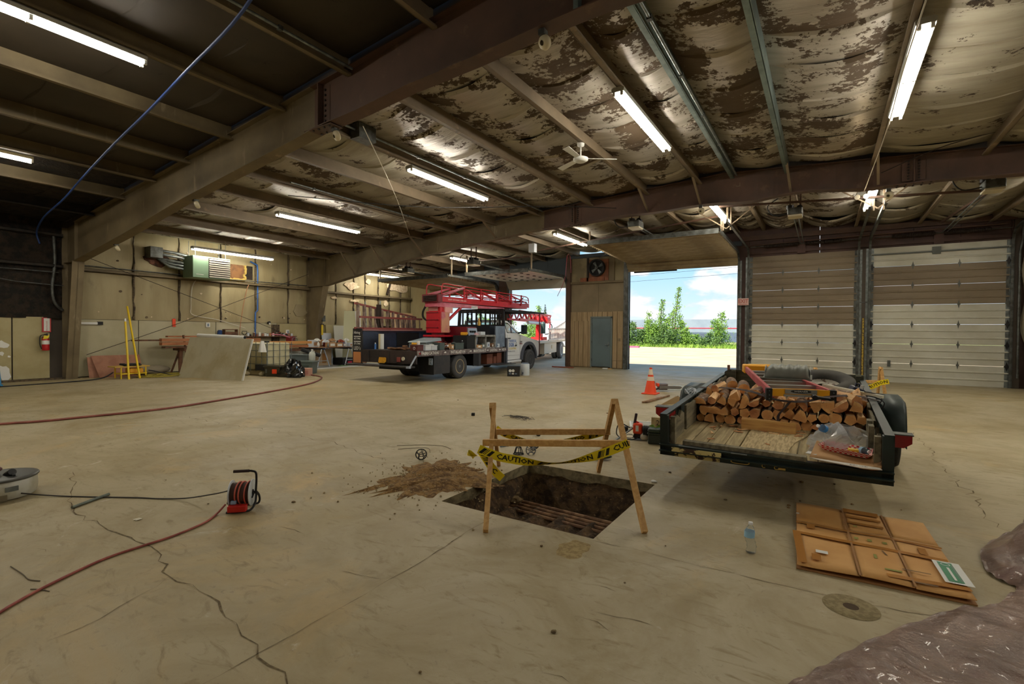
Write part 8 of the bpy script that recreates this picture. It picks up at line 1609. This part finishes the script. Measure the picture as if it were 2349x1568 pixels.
t = thing('lettered_sign', 'long white sign panel lettered R lying before the wall', 'sign', (-18.1, 11.6, .1), rz=.12); b = B(); b.hexa([(.25, -1.0, 0), (.25, 1.5, 0), (.22, 1.5, 0), (.22, -1.0, 0), (.05, -1.0, .55), (.05, 1.5, .65), (.02, 1.5, .65), (.02, -1.0, .55)]); b.obj('panel', mat('sign_greywhite', (196, 198, 190), .5), t); text('lettering', 'R', .5, frameM((.16, .55, .32), (0, 0, 1), (0, -1, 0)), M_navy, t, align='CENTER', extrude=.012); b = B(); b.bb(0, .25, -.9, 1.4, -.1, 0); b.obj('batten', M_lumd, t)
o = thing('white_scrap', 'narrow white panel lying on the blue-grey tote', 'panel', (-16.3, 10.2, .46), rz=.6); b = B(); b.bb(-.45, .35, -.2, .2, 0, .025); b.obj('sheet', M_white, o); b = B(); b.bb(-.2, .1, -.1, .1, .025, .16); b.obj('white_box', M_binw, o)
o = thing('leaning_sheet', 'maroon and grey sheets leaning between tank and bins', 'sheet', (-15.55, 9.75, 0), rz=.2)
for k in range(3): b = B(); b.hexa([(.0 + .1 * k, -.2, 0), (.06 + .1 * k, .2, 0), (.04 + .1 * k, .2, 0), (-.02 + .1 * k, -.2, 0), (-.25 + .1 * k, -.2, .62), (-.2 + .1 * k, .2, .62), (-.22 + .1 * k, .2, .62), (-.27 + .1 * k, -.2, .62)]); b.obj('sheet', (M_tredd, M_bluegrey, M_white)[k], o)
# wall shelf with jars, and tools above it
t = thing('wall_shelf', 'narrow wall shelf crowded with small jars and rags', 'shelf', (XL + .03, 10.6, 1.22)); b = B(); b.bb(0, .3, 0, 2.1, 0, .03); b.obj('board', M_lumd, t)
for y in (.2, 1.1, 1.95): b = B(); b.beam((.02, y, -.28), (.28, y, 0), .03, .03); b.obj('bracket', M_bolt, t)
q = random.Random(6)
for k in range(17):
    y = 10.68 + k * .118; h = q.uniform(.06, .14); o = thing('jar', 'small jar on the crowded wall shelf, %s from the left' % ORD[k], 'jar', (XL + .2 + q.uniform(-.05, .05), y, 1.25), group='jars on the wall shelf'); m = q.choice((M_white, M_boxc, M_lumd, M_binw, M_bolt, M_pink)); b = B(); b.cyl((0, 0, 0), (0, 0, h), .042, n=10); b.obj('body', m, o); b = B(); b.cyl((0, 0, h), (0, 0, h + .02), .035, n=10); b.obj('lid', q.choice((M_white, M_galv, M_redp)), o)
t = thing('brown_toolbox', 'brown open tool box on the shelf behind the pipe', 'tool box', (XL + .22, 10.0, 1.25), rz=1.57); b = B(); b.bb(-.24, .24, -.1, .1, 0, .16); b.bb(-.24, -.22, -.1, .1, .16, .26); b.bb(.22, .24, -.1, .1, .16, .26); b.obj('box', M_lumd, t); b = B(); b.cyl((-.23, 0, .25), (.23, 0, .25), .015, n=8); b.obj('handle', M_lumd, t)
b = B(); b.bb(XL + .03, XL + .35, 9.5, 10.58, 1.22, 1.25); tag(b.obj('side_shelf', M_lumd), 'shelf board left of the crowded shelf, behind the pipe', 'shelf')
o = thing('blue_holder', 'small blue holder standing behind the pale panel', 'holder', (XL + .2, 9.62, 1.25), rot=(0, .1, 0)); b = B(); b.bb(-.04, .04, -.07, .07, 0, .2); b.obj('body', mat('holder_blue', (30, 66, 120), .4), o); b = B(); b.bb(-.02, .05, -.05, .05, .2, .23); b.obj('rim', mat('holder_blue'), o)
o = thing('spade_handle', 'dark D-shaped spade handle rising above the panel', 'spade', (XL + .45, 10.48, 0)); b = B(); b.cyl((0, 0, .02), (-.2, .05, 1.28), .018, n=8); b.obj('shaft', M_black, o); b = B(); b.tube([(-.2, .05, 1.28), (-.2, -.05, 1.36), (-.21, -.03, 1.44), (-.21, .14, 1.44), (-.2, .13, 1.36), (-.2, .05, 1.28)], .014, 6); b.obj('grip', M_black, o)
for k, (y, z, lab) in enumerate(((9.28, 1.66, 'white outlet box on the wall above the pale panel'), (12.45, 1.42, 'white outlet box on the wall over the table end'))): o = thing('outlet_box', lab, 'outlet', (XL + .03, y, z)); b = B(); b.bb(0, .06, -.07, .07, -.09, .09); b.obj('box', M_white, o, bevel=.008); b = B(); b.bb(.06, .064, -.03, .03, -.05, .05); b.obj('plate', M_bluegrey, o)
o = thing('wall_lamp', 'small dark lamp socket on the wall above the shelf', 'lamp', (XL + .04, 11.6, 1.78)); b = B(); b.cyl((0, 0, 0), (.12, 0, .02), .05, n=10); b.obj('socket', M_black, o); b = B(); b.lathe([(.001, -.06), (.035, -.03), (.03, .02)], Matrix.Translation((.12, 0, -.02)), 12); b.obj('bulb', M_white, o)
# drill press
t = thing('drill_press', 'old dark red bench drill with feed wheel near the table', 'machine', (-18.25, 12.0, 0)); b = B(); b.bb(-.2, .25, -.2, .2, 0, .5); b.obj('stand', M_lumd, t); b = B(); b.cyl((0, 0, .5), (0, 0, 1.2), .045, n=12); b.obj('column', M_tredd, t); b = B(); b.bb(-.08, .3, -.1, .1, .95, 1.25); b.obj('head', M_tredd, t, bevel=.03); b = B(); b.lathe([(.10, -.01), (.12, 0), (.10, .01)], Matrix.Translation((.3, .05, 1.1)) @ Matrix.Rotation(PI / 2, 4, 'Y'), 18, closed=True); b.cyl((.28, .05, 1.1), (.32, .05, 1.1), .03, n=10); b.obj('feed_wheel', M_galv, t); b = B(); b.cyl((.2, 0, .95), (.2, 0, .8), .02, n=8); b.obj('spindle', M_galv, t); b = B(); b.bb(-.02, .35, -.16, .16, .66, .70); b.obj('work_table', M_galvdark, t); b = B(); b.tube(smooth_path([(.2, -.1, 1.2), (.3, -.5, 1.3), (.4, -1.0, 1.32)], 4), .025, 6); b.obj('pink_hose', mat('boom_pink'), t)
# work table on two sawhorses
TB = thing('work_table', 'plywood table top on two sawhorses, loaded with cartons and bottles', 'table', (-17.75, 13.3, 0)); b = B(); b.bb(-.75, .85, -.95, .95, .80, .825); b.obj('table_top', mat('top_brown', (140, 104, 74), .7), TB)
M_silver = mat('leg_silver', (186, 196, 208), .35, .6); M_blues = mat('sawhorse_blue', (30, 44, 66), .4)
def sawhorse(lab, y):
    t = thing('sawhorse', lab, 'sawhorse', (-17.70, y, 0)); b = B(); b.beam((-.75, 0, .76), (.85, 0, .76), .08, .07); b.obj('beam', M_blues, t)
    for x in (-.65, .75):
        for s in (-1, 1): b = B(); b.cyl((x, s * .06, .74), (x + .05 * (1 if x > 0 else -1), s * .30, 0), .022, n=8); b.obj('leg', M_silver, t)
        b = B(); b.cyl((x + .03, -.2, .28), (x + .03, .2, .28), .014, n=6); b.obj('brace', M_silver, t)
sawhorse('blue sawhorse with silver legs under the table, left one', 12.62); sawhorse('blue sawhorse with silver legs under the table, right one', 13.95)
q = random.Random(9); TBL = [('carton', 'printed brown carton on the table, left of two', 'carton', -17.05, 13.05, .30, .30, .2, M_boxc), ('carton', 'printed brown carton on the table, right of two', 'carton', -17.05, 13.42, .28, .30, .17, M_boxc), ('carton', 'tan carton at the rear of the table', 'carton', -17.6, 12.75, .35, .3, .24, M_boxc), ('bucket_white', 'pale plastic tub at the left end of the table', 'tub', -17.4, 12.5, .3, .3, .28, M_binw), ('purple_cans', 'grey box with violet stripes on the table right part', 'box', -17.05, 13.72, .2, .16, .18, mat('violet_grey', (120, 116, 140), .5)), ('carton', 'grey carton at the table right part', 'carton', -17.3, 13.85, .24, .2, .22, M_bin), ('carton', 'white carton at the right end of the table', 'carton', -17.1, 14.05, .2, .16, .16, M_binw), ('carton', 'large tan carton in the middle back of the table', 'carton', -17.75, 13.25, .4, .5, .28, M_boxc)]
for (nm, lab, cat, x, y, sx, sy, h, m) in TBL:
    o = thing(nm, lab, cat, (x, y, .825), rz=q.uniform(-.2, .2)); b = B(); b.bb(-sx / 2, sx / 2, -sy / 2, sy / 2, 0, h); b.obj('body', m, o, bevel=.006); b = B(); b.bb(sx / 2, sx / 2 + .002, -sy * .35, sy * .35, h * .2, h * .7); b.obj('print', M_white if m is not M_binw else M_boxc, o)
for k in range(12):
    y = 12.45 + .145 * k; h = q.uniform(.14, .30); x = -16.98 + q.uniform(-.1, .03) - (.38 if k % 3 else 0); m = q.choice((M_white, M_binw, M_black, M_white, M_bin, M_tredd)); o = thing('table_bottle', 'bottle among the cartons on the work table, %s from the left' % ORD[k], 'bottle', (x, y, .825), group='bottles on the work table'); b = B(); b.lathe([(.001, 0), (.045, .003), (.045, h * .65), (.018, h * .85), (.018, h)], None, 12); b.obj('body', m, o); b = B(); b.cyl((0, 0, h), (0, 0, h + .03), .02, n=8); b.obj('cap', q.choice((M_white, M_redp, M_black)), o)
for k in range(5): o = crumple('rag', ['crumpled white rag on the table cartons, leftmost', 'crumpled pale rag second on the cartons', 'crumpled tan rag on the middle carton', 'rust brown cloth on the right carton', 'crumpled white paper at the table right end'][k], 'rag', (-17.3 + .1 * (k % 2), 12.6 + .36 * k, 1.06 - .05 * (k % 2)), .14, .14, .09, (M_white, M_binw, M_boxc, mat('rust_cloth', (150, 70, 44), .8), M_white)[k], 40 + k)
# under and behind the table
b = B(); b.bb(-18.9, -16.5, 11.6, 15.6, 0, .035); tag(b.obj('floor_sheet', mat('sheet_grey', (150, 152, 150), .7)), 'grey sheet with a white edge lying under the work table', 'sheet'); b = B(); b.bb(-16.5, -16.42, 11.6, 15.6, 0, .045); tag(b.obj('sheet_edge_strip', M_white), 'white strip along the edge of the grey floor sheet', 'strip')
o = thing('big_carton', 'large pale carton standing under the table', 'carton', (-18.0, 13.25, .036)); b = B(); b.bb(-.3, .3, -.35, .35, 0, .68); b.obj('box', mat('carton_pale', (196, 172, 140), .8), o); b = B(); b.bb(.3, .304, -.1, .1, .1, .5); b.obj('tape', mat('packing_tape'), o)
o = thing('black_crate', 'dark crate with red boxes under the right end of the table', 'crate', (-17.45, 14.25, .036)); b = B(); b.bb(-.35, .3, -.5, .3, 0, .3); b.obj('crate', M_dark, o, bevel=.01); b = B(); b.bb(.3, .34, -.25, -.05, .04, .16); b.obj('red_box', mat('crate_red', (196, 30, 60), .5), o)
o = thing('green_mat', 'folded green cloth on the grey sheet under the table', 'cloth', (-16.8, 13.5, .036)); b = B(); b.grid(lambda u, v: (-.15 + .3 * u, -.3 + .6 * v, .05 * math.sin(PI * u) * math.sin(PI * v) * (1 + .4 * math.sin(8 * v))), 8, 10); b.obj('cloth', mat('cloth_green', (110, 136, 100), .8), o)
# boards and signs behind the table, second bay
t = thing('nce_sign', 'white sign board turned on end with letters NCE beside the table', 'sign', (-18.72, 14.85, 0)); b = B(); b.hexa([(.25, -.38, 0), (.25, .32, 0), (.22, .32, 0), (.22, -.38, 0), (.03, -.38, 1.72), (.03, .32, 1.72), (0, .32, 1.72), (0, -.38, 1.72)]); b.obj('panel', mat('sign_white', (212, 210, 196), .5), t); text('lettering', 'S  NCE', .42, frameM((.16, -.02, .28), (-.128, 0, 1), (0, -1, 0)), M_navy, t, extrude=.012, bold=.012, sx=1.05)
for k, (x, y, w, h, m, lab) in enumerate(((-18.85, 13.95, .5, 1.38, mat('sheet_bluewhite', (206, 214, 226), .5), 'bluish white sheet leaning between column and sign'), (-18.9, 14.2, 1.2, 1.75, M_ply, 'tan plywood leaning behind the bluish sheet'), (-18.7, 15.35, .4, 1.72, mat('carton_brown_tall', (150, 112, 84), .8), 'tall brown carton standing behind the pale panel stack'), (-18.4, 15.25, .55, 1.25, M_ply, 'cream board leaning behind the truck tail, low one'), (-18.85, 18.05, 1.6, 2.45, mat('osb_tan', (206, 176, 136), .7), 'large tan board standing in the far left corner'))):
    o = thing('leaning_plywood', lab, 'panel', (x, y, 0)); b = B(); b.hexa([(.22, 0, 0), (.22, w, 0), (.20, w, 0), (.20, 0, 0), (.02, 0, h), (.02, w, h), (0, w, h), (0, 0, h)]); b.obj('sheet', m, o)
t = thing('tall_white_panel', 'tall cream panel with bright white edge standing by the truck tail', 'panel', (-17.6, 14.62, 0)); b = B(); b.hexa([(0, -.55, 0), (.42, .0, 0), (.40, .03, 0), (-.02, -.52, 0), (-.55, .0, 2.38), (-.28, .36, 2.38), (-.30, .39, 2.38), (-.57, .03, 2.38)]); b.obj('face', mat('cream_panel', (206, 206, 170), .5), t); b = B(); b.hexa([(.42, 0, 0), (.50, .12, 0), (.48, .15, 0), (.40, .03, 0), (-.28, .36, 2.38), (-.14, .54, 2.38), (-.16, .57, 2.38), (-.30, .39, 2.38)]); b.obj('white_edge', M_white, t)
for k, (x, y, h) in enumerate(((-18.8, 16.35, 2.9), (-18.75, 17.25, 3.0), (-18.8, 15.9, 2.5), (-18.82, 15.7, 2.55))):
    o = thing('leaning_pipe', ['galvanised pipe leaning on the torn wall, left tall one', 'galvanised pipe leaning on the torn wall, right tall one', 'short dark pipe by the tall white panel, right', 'short dark pipe by the tall white panel, left'][k], 'pipe', (x, y, 0)); b = B(); b.cyl((.2, 0, 0), (0, .02, h), .035 if k < 2 else .022, n=10); b.obj('tube', M_galv if k < 2 else M_galvdark, o); b = B(); b.cyl((.2, 0, 0), (.2, 0, .02), .04, n=10); b.obj('end', M_galvdark, o)
o = thing('level_tool', 'yellow spirit level hanging on the column beside the sign', 'level', (-18.35, 13.62, 1.30)); b = B(); b.bb(0, .02, -.04, .04, 0, .46); b.obj('bar', M_yp, o); b = B(); b.bb(0, .03, -.08, .08, .44, .48); b.obj('hanger', M_bolt, o)
o = thing('junction_box', 'dark junction box on the second column', 'box', (-18.38, 13.66, 1.88)); b = B(); b.bb(0, .1, -.08, .08, 0, .26); b.obj('box', M_galvdark, o); b = B(); b.tube([(.05, 0, .26), (.12, 0, .8), (.2, 0, 1.3)], .012, 6); b.obj('conduit', M_galvdark, o)
# ------------------------------------------------------------------ things hung from roof and frames
t = thing('unit_heater', 'green unit heater with louvres hanging near the left wall', 'heater', (-18.15, 8.92, 3.26)); M_hg = mat('heater_green', (120, 148, 122), .45)
b = B(); b.bb(-.55, .15, -.62, .62, 0, .74); b.obj('casing', M_hg, t, bevel=.012); b = B(); b.bb(.15, .16, -.12, .60, .03, .70); b.obj('louvre_opening', M_bolt, t)
for k in range(9):
    z = .06 + .073 * k; b = B(); b.hexa([(.155, -.10, z), (.21, -.10, z - .02), (.21, .58, z - .02), (.155, .58, z), (.155, -.10, z + .035), (.21, -.10, z + .012), (.21, .58, z + .012), (.155, .58, z + .035)]); b.obj('louvre', mat('louvre_pale', (206, 200, 186), .4), t)
b = B(); b.bb(.15, .156, -.52, -.28, .1, .115); b.obj('nameplate', M_white, t)
for x in (-.4, .05):
    for y in (-.5, .5): b = B(); b.cyl((x, y, .74), (x, y, 1.28), .01, n=6); b.obj('hanger_rod', M_galv, t)
for k in range(3): b = B(); b.tube([(-.5, -.62, .5 - .1 * k), (-.6, -1.0, .55 - .1 * k), (-.8, -1.25, .6)], .05, 8); b.obj('flue', M_galv, t)
# blue cable along the first bay and the blue drop on the wall
b = B(); P_ = smooth_path([(-3.4, 2.95, 5.60), (-4.71, 3.27, 5.95), (-5.9, 3.28, 5.30), (-7.6, 3.45, 5.15), (-9.3, 3.62, 5.02), (-11.0, 3.75, 4.87), (-13.3, 4.0, 4.72), (-15.2, 4.2, 4.55), (-17.0, 4.3, 4.35), (-18.8, 4.6, 4.2), (-18.95, 4.7, 3.9)], 5); b.tube(P_, .022, 6); tag(b.obj('ceiling_cable', mat('blue_cable', (36, 66, 130), .5)), 'blue cable slung across the purlins at upper left', 'cable')
t = thing('wall_blue_pipe', 'blue air pipe running down the left wall right of the heater', 'pipe', (XL + .12, 11.0, 1.2)); b = B(); b.tube([(0, .02, 0), (0, .03, .98), (0, .12, 1.06), (0, .12, 2.6), (0, .1, 2.85), (.05, -.2, 2.95)], .03, 8); b.obj('pipe', mat('pipe_blue', (44, 92, 160), .4), t)
for z in (.35, 1.5, 2.1): b = B(); b.bb(-.05, .04, .0 if z < 1 else .08, .06 if z < 1 else .16, z, z + .03); b.obj('clip', M_galv, t)
b = B(); b.tube(smooth_path([(XL + .1, 10.95, 3.3), (XL + .2, 10.7, 3.2), (XL + .18, 10.55, 2.6), (XL + .22, 10.4, 1.8), (XL + .2, 10.35, 1.3)], 5), .012, 6); tag(b.obj('hanging_wire', mat('cord_tan', (176, 120, 84), .6)), 'tan cord hanging on the wall left of the blue pipe', 'cord')
b = B(); b.tube(smooth_path([(XL + .1, 8.9, 3.3), (XL + .14, 8.72, 3.0), (XL + .14, 8.68, 2.3), (XL + .16, 8.75, 2.0), (XL + .16, 9.6, 1.85), (XL + .18, 10.6, 1.55)], 5), .014, 6); tag(b.obj('hanging_wire', M_cablewhite), 'pale cord dropping on the wall below the heater', 'cord')
# conduits along the purlins
for k, (x, y0, y1, z, lab) in enumerate(((-6.35, -3, 5.25, 5.62, 'conduit on the purlin above the tube light, first bay'), (-7.36, 5.6, 13.3, 5.20, 'bright conduit along the purlin left of the ceiling fan'), (-10.6, 7.0, 12.0, 4.95, 'pale conduit along the purlin above the truck tail'), (-1.90, 5.5, 13.3, 5.42, 'conduit beside the teal purlin'))):
    t = thing('ceiling_conduit', lab, 'conduit', (x, y0, z)); b = B(); b.cyl((0, 0, 0), (0, y1 - y0, 0), .022, n=8); b.obj('pipe', M_galv, t)
    for j in range(int((y1 - y0) / 1.6)): b = B(); b.bb(-.03, .03, .6 + 1.6 * j, .66 + 1.6 * j, -.03, .03); b.obj('clip', M_galvdark, t)
    if k == 1: b = B(); b.bb(-.12, .12, .55, .95, -.15, .12); b.obj('junction_box', M_galvdark, t)
# ceiling fan
t = thing('ceiling_fan', 'white three-bladed ceiling fan hanging from a purlin', 'fan', (-4.2, 9.15, 4.98)); b = B(); b.lathe([(.001, -.06), (.09, -.055), (.15, -.02), (.15, .02), (.08, .05), (.02, .06)], None, 26); b.obj('motor', M_white, t); b = B(); b.cyl((0, 0, .05), (0, 0, .26), .016, n=8); b.obj('down_rod', M_white, t); b = B(); b.lathe([(.02, .24), (.07, .27), (.075, .33)], None, 18); b.obj('canopy', M_white, t)
for k in range(3): a = 2 * PI * k / 3 + .55; R_ = Matrix.Rotation(a, 3, 'Z'); b = B(); b.hexa([R_ @ Vector(p) for p in ((.13, -.05, .0), (.72, -.065, -.015), (.72, .065, .015), (.13, .05, .02), (.13, -.05, .006), (.72, -.065, -.009), (.72, .065, .021), (.13, .05, .026))]); b.obj('blade', M_white, t)
# round alarms under the frames
for k, (x, y, z, fr, lab) in enumerate(((-2.95, Y1 - .05, 5.12, 0, 'cream alarm sounder under the first frame, nearest the ridge'), (-6.95, Y1 + .05, 4.84, 0, 'cream alarm sounder under the first frame at the bolted splice'), (-11.7, Y1 + .1, 4.32, 0, 'cream alarm sounder under the first frame, midway down'), (-15.9, Y1 + .1, 3.72, 0, 'cream alarm sounder under the first frame near the column'), (-2.75, Y2 - .1, 4.76, 1, 'cream alarm sounder under the second frame above the open doorway'), (1.12, Y2 - .1, 4.62, 1, 'cream alarm sounder under the second frame, right of the flood lamp'))):
    t = thing('ceiling_alarm', lab, 'alarm', (x, y, z)); b = B(); b.bb(-.04, .04, -.05, .05, -.02, .05); b.obj('bracket', M_galvdark, t); Mx = Matrix.Rotation(-1.1, 4, 'X') @ Matrix.Rotation(.3, 4, 'Y'); b = B(); b.lathe([(.03, -.02), (.075, .0), (.088, .04), (.075, .065), (.052, .07)], Matrix.Translation((0, 0, -.1)) @ Mx, 22, cap=False); b.obj('body', mat('alarm_cream', (206, 196, 166), .4), t); b = B(); b.lathe([(.052, .068), (.04, .045), (.001, .04)], Matrix.Translation((0, 0, -.1)) @ Mx, 22, cap=False); b.obj('sounder_face', mat('alarm_face', (170, 160, 130), .5), t)
# flood lamp under the second frame
t = thing('ceiling_flood_lamp', 'small bright flood lamp under the second frame', 'lamp', (.64, Y2 - .15, 4.60)); b = B(); b.bb(-.08, .08, -.03, .03, -.03, .05); b.obj('bracket', M_white, t)
for s in (-1, 1): b = B(); b.lathe([(.02, 0), (.05, .04), (.055, .06)], Matrix.Translation((s * .09, -.02, -.05)) @ Matrix.Rotation(s * .5, 4, 'Y') @ Matrix.Rotation(PI * .62, 4, 'X'), 16); b.obj('reflector', M_white, t)
b = B(); b.lathe([(.001, .075), (.035, .068), (.052, .055)], Matrix.Translation((.09, -.02, -.05)) @ Matrix.Rotation(.5, 4, 'Y') @ Matrix.Rotation(PI * .62, 4, 'X'), 16); b.obj('lens', mat('lit_lens', (255, 240, 210), .3, emit=(255, 226, 180), estr=120), t)
# door openers
def opener(lab, x, y, z, yr, zr, top, full=True):
    t = thing('ceiling_door_opener', lab, 'door opener', (x, y, z)); b = B(); b.bb(-.17, .17, -.22, .22, -.02, .16); b.obj('motor_case', M_galvdark, t, bevel=.015); b = B(); b.bb(-.16, .16, -.2, .2, -.06, -.02); b.obj('bottom_cover', mat('opener_pale', (196, 186, 160), .4), t); b = B(); b.cyl((-.12, .0, .16), (-.12, 0, .26), .09, n=14); b.cyl((.1, -.05, .18), (.1, .1, .18), .07, n=12); b.obj('motor', M_blackmetal, t)
    for s in (-1, 1): b = B(); b.cyl((s * .05, .2, .05), (s * .05, yr - y, zr - z), .016, n=8); b.obj('rail', M_galv, t)
    for s in (-1, 1): b = B(); b.beam((s * .12, 0, .12), (s * .12, 0, top - z), .035, .035); b.obj('hanger', M_steel, t)
    b = B(); b.tube(smooth_path([(-.17, 0, .06), (-.5, 0, .05), (-.65, .0, .3), (-.4, .05, .5)], 5), .014, 6); b.obj('cable', M_black, t); return t
opener('door opener before the middle closed door, with twin rails', -.70, 14.9, 4.62, YF - .3, 4.62, 5.3); opener('door opener before the right closed door', 3.0, 14.5, 4.66, YF - .3, 4.62, 5.3); opener('door opener above the wide open doorway', -4.75, 14.25, 4.62, YF - .3, 4.6, 5.3); opener('door opener before the white raised door', -11.4, 15.2, 4.08, YF - .3, 4.05, 5.0); opener('door opener before the left raised door', -15.3, 15.7, 4.05, YF - .3, 3.95, 4.8)
# long angle irons carrying the tracks
for k, (p, c, lab) in enumerate((((-2.5, 14.5, 4.98), (3.0, 14.6, 4.66), 'long dark angle iron in front of the closed doors'), ((3.0, 14.6, 4.66), (2.9, 19.5, 4.9), 'dark strut slanting from the right opener to the wall'), ((-9.5, 16.3, 4.55), (-2.6, 16.1, 5.1), 'angle iron above the wide raised door'), ((-13.2, 16.6, 4.45), (-9.6, 16.4, 4.4), 'angle iron above the white raised door'))):
    b = B(); b.beam(p, c, .05, .05); tag(b.obj('ceiling_strut', M_steel), lab, 'strut')
for k, (x, y, s, zt) in enumerate(((-2.5, 15.7, 1, 5.25), (1.05, 15.0, -1, 5.05))):
    t = thing('ceiling_track_brace', ('crossed hanger braces at the corner of the wide raised door', 'hanger braces between the two closed doors')[k], 'brace', (x, y, 4.6))
    for dx in (-.08, .12): b = B(); b.beam((dx, 0, -.05), (dx, 0, zt - 4.6 + .3), .035, .035); b.obj('hanger', M_purlin, t)
    for dx in (-.9, .8): b = B(); b.beam((0, 0, 0), (dx, .1, .65), .03, .03); b.obj('diagonal', M_purlin, t)
# thin wires and rods
for k, (pts, r_, lab) in enumerate((([(-6.5, 5.6, 4.88), (-9.2, 9.0, 4.86), (-12.5, 12.9, 4.85)], .008, 'pale cord slanting down below the purlins to the far column'), ([(-11.0, 7.2, 4.75), (-8.6, 9.3, 4.62), (-6.0, 11.2, 4.72), (-5.0, 13.3, 5.0)], .010, 'dark wire sagging between the frames'), ([(.98, 13.3, 5.0), (2.0, 13.0, 5.3), (3.2, 12.9, 5.45)], .010, 'dark rod slanting past the second frame at right'), ([(.86, 5.8, 5.02), (.80, 8.0, 4.9), (.84, 10.4, 4.98), (.76, 12.6, 4.85), (.68, 13.35, 4.64)], .009, 'white cord dangling beside the upper right tube light'), ([(XL + .5, 5.7, 3.6), (XL + .6, 8.5, 2.6), (XL + .35, 11.6, 1.55), (XL + .3, 12.4, 1.2)], .009, 'thin brace rod crossing the left wall downwards'), ([(XL + .3, 5.7, .7), (XL + .4, 8.3, 1.75), (XL + .4, 13.2, 3.9)], .009, 'thin brace rod crossing the left wall upwards'), ([(-9.4, 19.6, 4.1), (-9.3, 19.3, 4.75), (-9.2, 18.8, 4.7), (-9.5, 19.2, 3.8), (-10.0, 19.5, 3.1)], .012, 'pinkish cord hanging at the left doorway post'), ([(-8.0, 19.4, 4.62), (-6.0, 17.0, 4.75)], .02, 'bright conduit at the corner of the wide raised door'))):
    b = B(); b.tube(smooth_path(pts, 5), r_, 5); tag(b.obj('ceiling_wire', (M_cablewhite, M_black, M_bolt, M_cablewhite, M_bolt, M_bolt, mat('boom_pink'), M_galv)[k]), lab, 'wire')
t = thing('exit_sign', 'faded red and white EXIT sign on the post by the wide doorway', 'sign', (-2.52, YF - .16, 2.66)); b = B(); b.bb(-.17, .19, -.01, .01, -.12, .13); b.obj('board', mat('exit_pink', (206, 172, 166), .5), t); text('lettering', 'EXIT', .19, frameM((.01, -.0115, .02), (1, 0, 0), (0, 0, 1)), mat('exit_red', (176, 92, 86), .5), t, align='CENTER', extrude=0, sx=.85, bold=.004); b = B(); b.bb(-.12, .15, -.012, -.01, -.10, -.085); b.obj('underline', mat('exit_red'), t); b = B(); b.bb(-.03, .03, .01, .14, -.05, .05); b.obj('bracket', M_galvdark, t)
t = thing('white_ceiling_box', 'pale electrical box hanging by the white raised door', 'box', (-9.2, 15.9, 4.45)); b = B(); b.bb(-.12, .12, -.1, .1, 0, .32); b.obj('box', M_binw, t); b = B(); b.cyl((0, 0, .32), (0, 0, .75), .02, n=8); b.obj('stem', M_galv, t)
b = B(); b.bb(-9.9, -8.9, YF - .9, YF - .82, 0.005, .05); b.bb(-9.75, -9.68, YF - 1.0, YF - .7, .005, .03); b.bb(-9.1, -9.03, YF - 1.0, YF - .7, .005, .03); tag(b.obj('floor_bar', mat('rust_red', (150, 84, 62), .7)), 'low reddish timber on the floor before the left doorway post', 'timber')
o = thing('white_door_scrap', 'pale scrap on the floor at the foot of the grey door', 'scrap', (-7.62, YF - .5, 0)); b = B(); b.bb(-.12, .1, -.05, .05, 0, .05); b.obj('scrap', M_white, o, bevel=.01); b = B(); b.beam((.1, 0, .02), (.28, .05, .02), .03, .03); b.obj('stub', M_pine, o)
# pieces that belong to a part go one level deeper
def nest(root, part, names):
    ch = list(root.children); p = next((o for o in ch if o.name.split('.')[0] == part), None)
    if p is None: return
    for o in ch:
        if o.name.split('.')[0] in names and o is not p: o.parent = p
for rt, pt, nm in (('sign_truck', 'bed_edge', ('edge_lettering', 'edge_emblem', 'side_marker')), ('sign_truck', 'box_end', ('box_lettering', 'box_rule', 'box_card')), ('sign_truck', 'wing_mirror', ('mirror_glass',)), ('sign_truck', 'upper_boom', ('worn_lettering',)), ('sign_truck', 'boom_sign', ('boom_lettering',)), ('sign_truck', 'body_side', ('door_lettering', 'door_emblem', 'door_handle', 'door_gap', 'fender_badge', 'fender_badge_bar')), ('sign_truck', 'welder_case', ('welder_panel', 'welder_dial', 'welder_emblem')), ('sign_truck', 'shelf_cabinet', ('cabinet_back',)),
                   ('sign_truck', 'step_bumper', ('reflector_strip', 'bumper_stay', 'bumper_bracket')), ('sign_truck', 'turret', ('turret_cover', 'turret_pipe')), ('sign_truck', 'turret_neck', ('neck_plate', 'neck_side')), ('utility_trailer', 'tail_bar', ('peeled_paint', 'slot_marking', 'hook_marking', 'reflector')), ('door_6', 'door_leaf', ('door_handle', 'hinge')), ('unit_heater', 'casing', ('louvre_opening', 'louvre', 'nameplate')), ('step_ladder', 'bottom_brace', ('brace_plate', 'badge', 'badge_lettering', 'rivet')),
                   ('fire_extinguisher', 'cylinder', ('instruction_label', 'inspection_tag')), ('cable_reel', 'socket_box', ('socket_panel', 'plug')), ('flat_cardboard', 'white_sticker', ('green_panel', 'label_lines', 'label_emblem')), ('ibc_tank', 'bottle', ('lid', 'tap', 'dark_plate')), ('string_trimmer', 'engine_cover', ('emblem',)), ('exhaust_fan', 'motor', ('blade',)), ('crane_truck', 'tool_locker', ('locker_emblem',)), ('exit_sign', 'board', ('lettering', 'underline')), ('nce_sign', 'panel', ('lettering',)), ('lettered_sign', 'panel', ('lettering',)), ('extinguisher_sign', 'board', ('white_field', 'lettering'))):
    nest(bpy.data.objects[rt], pt, nm)
